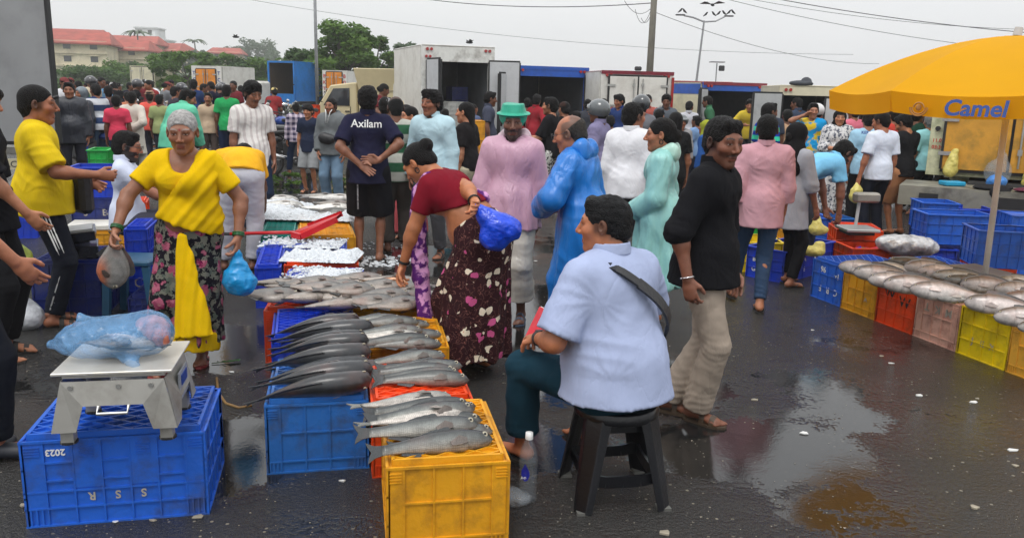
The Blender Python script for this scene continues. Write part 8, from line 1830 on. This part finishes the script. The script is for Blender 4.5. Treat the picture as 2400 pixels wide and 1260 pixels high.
per(1042, 430, 254, 20, 'person in a light blue shirt behind the lean man', 0, skin=MID, top=tee(S8((110, 190, 216))), bottom=tr((.03, .03, .05)))
rk, ik_ = per(1284, 498, 242, 70, 'man in a black printed T-shirt and patterned shorts by the blue truck', 1, h=1.62, skin=TAN, hair='short', beard=.4, top=('tshirt', C((.010, .010, .012)), dict(slen=.9, sw=.02)), bottom=('shorts', C(S8((205, 205, 200)), 'blotch', c2=(.02, .02, .025), sc=3), dict(len=1.0)), RH=(.1, .32, 1.1), LH=(-.1, .32, 1.08), shoes='flipflop')
per(1316, 474, 272, 30, 'woman in black clothes and a brown cap beside the black T-shirt man', 1, h=1.55, skin=MID, hair='tied', top=tee((.010, .010, .012)), bottom=tr((.012, .014, .02), loose=.004), extras=[('cap', S8((56, 40, 36)))], fL=(-.1, .2, .1))
per(1345, 430, 262, 60, 'man with trimmed beard in a black top by the open door of the blue truck', 0, skin=TAN, beard=.6, top=tee((.012, .012, .012)), bottom=tr((.03, .03, .03)))
per(1300, 415, 258, -30, 'grey haired man in white behind the black T-shirt man', 0, skin=MID, haircol=(.08, .08, .08), top=tee(WHT), bottom=tr((.03, .03, .04)))
per(1392, 560, 264, 60, 'person in a grey helmet and violet shirt behind the bald man', 1, h=1.6, skin=DARK, top=shirt(S8((130, 124, 156))), bottom=tr((.04, .04, .05)), extras=[('helmet', (.10, .11, .115))])
per(1422, 470, 280, 0, 'person in a maroon shirt behind the helmeted one', 0, skin=DARK, top=tee(S8((92, 56, 62))), bottom=tr((.04, .04, .05)))
r15, i15 = per(1462, 660, 256, -30, 'man in a white long sleeved shirt behind the mint raincoat', 1, h=1.62, skin=MID, hair='short', fat=.02, head=(-30, 0), top=('shirt', C(S8((226, 226, 230))), dict(collar=1, sleeve='long', loose=.03, high=0)), bottom=tr((.04, .04, .05)))
per(1490, 500, 252, 20, 'person in a dark helmet between the white shirt and the black cap', 0, h=1.66, skin=DARK, top=tee(S8((120, 120, 126))), bottom=tr((.03, .03, .03)), extras=[('helmet', (.05, .055, .06))])
per(1532, 480, 254, -30, 'man in a black cap and pale shirt in front of the white truck', 0, skin=TAN, top=tee(S8((210, 208, 206))), bottom=tr((.03, .03, .03)), extras=[('cap', (.010, .010, .012))])
per(1566, 560, 284, 20, 'woman with long black hair behind the mint raincoat', 1, h=1.5, skin=MID, hair='long', top=tee((.012, .012, .013)), bottom=tr((.02, .02, .02)))
per(1586, 470, 270, 186, 'man in a grey helmet and grey shirt facing the camera', 0, skin=MID, top=shirt(S8((150, 148, 150)), sleeve='long'), bottom=tr((.04, .04, .04)), extras=[('helmet', (.09, .10, .105))])
per(1640, 500, 288, 60, 'person in a blue shirt with an olive head scarf', 0, skin=MID, top=shirt(S8((42, 84, 150)), sleeve='long'), bottom=tr((.03, .03, .05)), extras=[('scarf', S8((150, 156, 50)), 0)])
per(1622, 455, 300, 40, 'person in light blue just behind the olive head scarf', 0, skin=DARK, top=tee(S8((120, 150, 190))), bottom=tr((.03, .03, .05)))
# --- right group
r16, i16 = per(1762, 722, 274, -6, 'man in a pink shirt and slim blue jeans seen from behind', 2, h=1.56, skin=S8((142, 94, 70)), hair='short', head=(-10, 0), hsc=1.08, fR=(.04, -.12, .075), fL=(-.14, .30, .075), LH=(-.25, -.02, .74), RH=(.22, .10, .72), top=('shirt', C(S8((200, 152, 162))), dict(collar=1, sleeve='half', fl=.5, hem=-.18, loose=.024, sw=.02)), bottom=('trousers', C(S8((52, 72, 100))), dict(cuff=.045, loose=.006)), shoes='flipflop', wide=1.05)
per(1834, 670, 304, -60, 'woman in a black head scarf and grey tunic beside the pink shirt', 1, h=1.48, skin=MID, hair='tied', top=('tunic', C(S8((160, 162, 170))), dict(sleeve='half', hem=-.3, loose=.02, flare=.02)), bottom=tr((.010, .010, .012), loose=.004), RH=(.2, .15, .85), extras=[('scarf', (.010, .010, .011), 0)], shoes='flipflop', fL=(-.1, .15, .08))
per(1868, 628, 0, -72, 'bearded man in a sky blue shirt bending over with a yellow bag', 1, h=1.62, skin=S8((118, 76, 58)), hair='short', beard=.9, lean=68, head=(0, -46), hip=(0, -.12, .92), RH=(.18, .34, .42), LH=(-.14, .44, .46), RP=(.5, 0, 1), LP=(-.5, 0, 1), curl=(60, 60), top=('shirt', C(S8((124, 190, 226))), dict(collar=1, hem=-.08, slen=.7)), bottom=tr(S8((58, 60, 70))))
bag('pale yellow bag held by the bending man in sky blue', D(1915, 520, G(1868, 628).y - .2), [((0, 0, .06), (0, 0, -.06), .02, .07), ((.03, 0, -.08), (.09, .05, .05))], bagmat('yellow_film', (0, 0, 0)), res=.012, seed=20)
bag('pale yellow bag lying in the open blue crate', G(1905, 588, .28), [((0, 0, 0), (.12, .08, .05)), ((.06, 0, .05), (.05, .04, .05))], bagmat('yellow_film', (0, 0, 0)), seed=21)
bag('dark blue bag held beside the grey tunic', D(1820, 522, G(1834, 670).y - .1), [((0, 0, 0), (.07, .05, .045))], bagmat('deep_blue_film', (0, 0, 0)), seed=23)
r17, i17 = per(1884, 480, 278, 150, 'man in a yellow and blue sports jersey holding a phone to his ear', 1, h=1.62, skin=S8((128, 84, 62)), hair='short', mous=.7, RH=(.10, .12, 1.50), RP=(.8, .2, -.6), top=('jersey', C(S8((30, 150, 210)), 'blotch', c2=S8((222, 190, 50)), sc=.7), dict(slen=.8)), bottom=tr((.03, .03, .04)), head=(20, -4))
per(1896, 462, 292, 20, 'person in a white helmet behind the sports jersey', 0, h=1.58, skin=MID, top=tee(S8((90, 90, 96))), bottom=tr((.03, .03, .04)), extras=[('helmet', (.62, .60, .60))])
per(1944, 505, 302, 166, 'woman in a black face veil and white leaf print dress', 1, h=1.54, skin=TAN, hair='tied', fat=.05, bust=1, top=('tunic', C(S8((214, 212, 212)), 'leafprint', c2=S8((86, 90, 104)), c3=S8((150, 154, 160))), dict(sleeve='half', fl=.6, hem=-.1, loose=.03)), bottom=('skirt', C(S8((214, 212, 212)), 'leafprint', c2=S8((86, 90, 104)), c3=S8((150, 154, 160))), dict(hem=.1, r=.27)), RH=(.08, .28, 1.10), LH=(-.06, .28, 1.06), extras=[('scarf', (.010, .010, .011), 1)])
r18, i18 = per(2008, 545, 296, -14, 'person in a pale blue sports jersey with a dark number', 1, h=1.56, skin=MID, hair='short', top=('jersey', C(S8((160, 200, 222))), dict(slen=.8)), bottom=tr((.012, .012, .014)), head=(0, -14))
backprint(r18, i18, '1', .22, LETB, .0); backprint(r18, i18, 'KERALA', .05, LETB, .12)
r19, i19 = per(2040, 560, 286, 16, 'man in a white T-shirt with navy trimmed sleeves holding a yellow bag', 1, h=1.56, skin=S8((138, 88, 64)), hair='buzz', head=(24, -14), LH=(-.30, .02, .70), LP=(-.6, -1, 0), top=('tshirt', C(S8((212, 218, 230))), dict(slen=.80, hem=-.12, sw=.02)), bottom=tr((.014, .017, .028)), shoes='flipflop', wide=1.04)
w_ = r19.matrix_basis @ (Vector(i19['wri'][-1] + i19['hands'][-1][1] * .09) * i19['S']); bag('pale yellow bag hanging from the hand of the man in the white T-shirt', w_, [((0, 0, 0), (0, 0, -.08), .02, .07), ((0, 0, -.16), (.085, .06, .09))], bagmat('yellow_film', (0, 0, 0)), seed=22)
per(2096, 548, 292, 22, 'man in a black T-shirt and light brown shorts looking down', 1, h=1.54, skin=S8((150, 98, 68)), hair='short', beard=.4, head=(22, -30), RH=(.08, .30, 1.02), LH=(-.12, .32, 1.02), top=('tshirt', C((.014, .014, .016)), dict(slen=.85, sw=.02)), bottom=('shorts', C(S8((186, 130, 92))), dict(len=1.05, loose=.02)), shoes='flipflop')
per(2122, 500, 300, -60, 'person in a dark green T-shirt behind the black one', 0, h=1.6, skin=DARK, top=tee(S8((28, 62, 48))), bottom=tr((.02, .02, .02)))
per(2152, 505, 314, 4, 'grey haired man in a turquoise shirt and dark shorts', 1, h=1.5, skin=MID, hair='short', haircol=(.16, .16, .16), top=('shirt', C(S8((150, 208, 214))), dict(hem=-.16, slen=.95)), bottom=sh((.012, .014, .018)), shoes='flipflop')
per(2176, 480, 308, -30, 'person in a pink shirt half hidden by the old truck', 0, h=1.55, skin=MID, top=('shirt', C(S8((222, 160, 186))), dict(sleeve='long')), bottom=tr((.03, .03, .03)))
per(1980, 470, 298, 20, 'person in a pink T-shirt and black helmet behind the face veil', 0, h=1.6, skin=MID, top=tee(S8((220, 120, 140))), bottom=tr((.03, .03, .03)), extras=[('helmet', (.02, .02, .022))])
per(1778, 530, 292, -70, 'person in a bright blue and green jersey left of the pink shirt', 0, h=1.62, skin=DARK, top=('tshirt', C(S8((30, 60, 160)), 'stripeh', c2=S8((60, 200, 160)), sc=1.0), {}), bottom=tr((.03, .03, .04)))
per(1790, 470, 278, 0, 'dark haired man just right of the pink shirt', 0, h=1.6, skin=DARK, top=tee(S8((60, 66, 80))), bottom=tr((.03, .03, .04)))
per(1828, 470, 306, 0, 'person in a beige top behind the grey tunic', 0, h=1.5, skin=DARK, top=tee(S8((196, 160, 130))), bottom=tr((.03, .03, .04)))
per(2070, 480, 296, 30, 'man in a red cap peeping between the white and the black T-shirt', 0, h=1.55, skin=MID, top=tee(S8((200, 70, 60))), bottom=tr((.03, .03, .04)))
per(1232, 400, 180, 0, 'person in a maroon shirt standing in the truck doorway', 0, h=1.55, skin=DARK, top=tee(S8((130, 30, 40))), bottom=tr((.03, .03, .04)))
# --- people standing in front of the trucks
rg = random.Random(9)
for i, (px, pyf, c, nm, wh) in enumerate([(1252, 410, (150, 40, 50), 'red', 'by the open blue truck door'), (1372, 420, (60, 62, 70), 'dark grey', 'behind the grey helmet'), (1408, 405, (200, 196, 190), 'cream', 'before the left door of the white truck'), (1446, 425, (40, 60, 110), 'blue', 'right of the maroon shirt'), (1508, 412, (170, 90, 80), 'brick red', 'under the white truck lettering'), (1550, 430, (90, 96, 104), 'grey', 'left of the grey helmeted man'), (1604, 415, (190, 190, 196), 'white', 'before the second blue and cream truck'), (1660, 400, (60, 110, 80), 'green', 'in the shade of the open truck'), (1738, 410, (205, 180, 60), 'mustard', 'left of the pink shirted man'), (1815, 415, (110, 60, 110), 'purple', 'at the white truck door'), (1856, 430, (60, 70, 90), 'slate', 'behind the black head scarf'), (1912, 425, (190, 110, 90), 'terracotta', 'behind the white helmet'), (1966, 420, (70, 90, 130), 'denim blue', 'behind the face veil'), (2032, 425, (190, 190, 190), 'light grey', 'behind the white T-shirt man'), (1142, 440, (70, 74, 90), 'slate blue', 'left of the pink raincoat')]):
 person(tuple(G(px, pyf)), rg.uniform(1.56, 1.7), rg.uniform(-180, 180), f'person in a {nm} top ' + wh, near=0, skin=rg.choice([DARK, MID]), hair=rg.choice(['short', 'thick', 'tied', 'thin']), head=(rg.uniform(-40, 40), -8), lean=rg.choice([0, 4, 12]), top=shirt(S8(c), sleeve=rg.choice(['short', 'long'])), bottom=tr((.03, .03, .045)), group='people before the trucks', shoes=None, RH=(.2, rg.uniform(0, .3), rg.uniform(.75, 1.2)))
# --- far crowd on the left
rg = random.Random(77); cols = [('white', WHT), ('navy', NAVY), ('sky blue', S8((110, 160, 200))), ('red', S8((140, 48, 50))), ('black', BLK), ('dark blue', S8((40, 60, 104))), ('grey', S8((120, 122, 126))), ('maroon', S8((110, 40, 46))), ('dark green', S8((46, 84, 64))), ('cream', S8((205, 190, 165)))]
crowd = [(152, 335, 'far back left of all'), (172, 322, 'far back beside the truck door'), (214, 318, 'far back by the shrubs'), (238, 312, 'in the far gap'), (276, 310, 'before the first shrubs'), (334, 305, 'on the far side of the bikes'), (410, 314, 'far behind the white car'), (452, 312, 'far back by the white truck'), (534, 318, 'far back under the dark shrub'), (590, 322, 'left of the blue open truck'), (160, 368, 'by the grey truck door'), (176, 352, 'next to the grey truck door'), (196, 352, 'behind the hooded raincoat'), (225, 345, 'above the striped T-shirt'), (248, 340, 'right of the striped T-shirt'), (265, 326, 'in front of the far shrubs'), (288, 332, 'among the motorbikes'), (302, 322, 'left of the far beige truck'), (326, 344, 'behind the white kurta'), (345, 322, 'below the far beige truck'), (362, 318, 'right of the far beige truck'), (378, 346, 'behind the coral T-shirt'), (396, 334, 'before the white car'), (428, 346, 'behind the mint shirt'), (440, 330, 'left of the orange door truck'), (462, 352, 'above the old woman'), (480, 338, 'before the orange door truck'), (505, 350, 'behind the beige shirt'), (520, 330, 'right of the orange door truck'), (556, 352, 'beside the green T-shirt'), (575, 334, 'right of the green T-shirt'), (640, 350, 'behind the white striped T-shirt'), (890, 385, 'behind the navy polo'), (960, 380, 'by the stack of orange crates')]
for i, (px, pyf, wh) in enumerate(crowd):
 nm, c = cols[(i * 3) % 10] if i % 4 else cols[rg.randrange(10)]; ex = [('helmet', (.04, .04, .045))] if i % 5 == 3 else [('cap', S8(rg.choice([(120, 60, 60), (190, 190, 190), (60, 90, 140), (200, 180, 120)])))] if i % 3 == 1 else []
 person(tuple(G(px, pyf)), rg.uniform(1.62, 1.8), rg.uniform(-180, 180), f'far person in a {nm} top ' + wh, near=0, skin=rg.choice([DARK, MID, DARK]), hair=rg.choice(['short', 'thick', 'tied', 'thin']), lean=rg.choice([0, 3, 8, 22]), head=(rg.uniform(-50, 50), rg.uniform(-25, 5)), RH=(rg.uniform(.1, .3), rg.uniform(0, .35), rg.uniform(.7, 1.25)), top=('shirt', C(c), dict(sleeve=rg.choice(['short', 'long']))), bottom=tr(rg.choice([(.03, .04, .06), (.02, .02, .02), (.12, .11, .1)])), extras=ex, group='far people among the parked motorbikes', shoes=None, res=(.028, .016))

# thin monsoon haze over everything
hz = MB(); hz.box((0, 715, 19), (1840, 1590, 40)); o = hz.build('haze', None); hm = bpy.data.materials.new('thin_haze'); hm.use_nodes = True; hn = hm.node_tree; hn.nodes.clear()
pv = hn.nodes.new('ShaderNodeVolumePrincipled'); pv.inputs['Density'].default_value = .0011; pv.inputs['Color'].default_value = (1, 1, 1, 1); ho = hn.nodes.new('ShaderNodeOutputMaterial'); hn.links.new(pv.outputs[0], ho.inputs['Volume']); o.data.materials.append(hm); o['kind'] = 'stuff'; o['label'] = 'thin monsoon haze over the whole market'; o['category'] = 'haze'
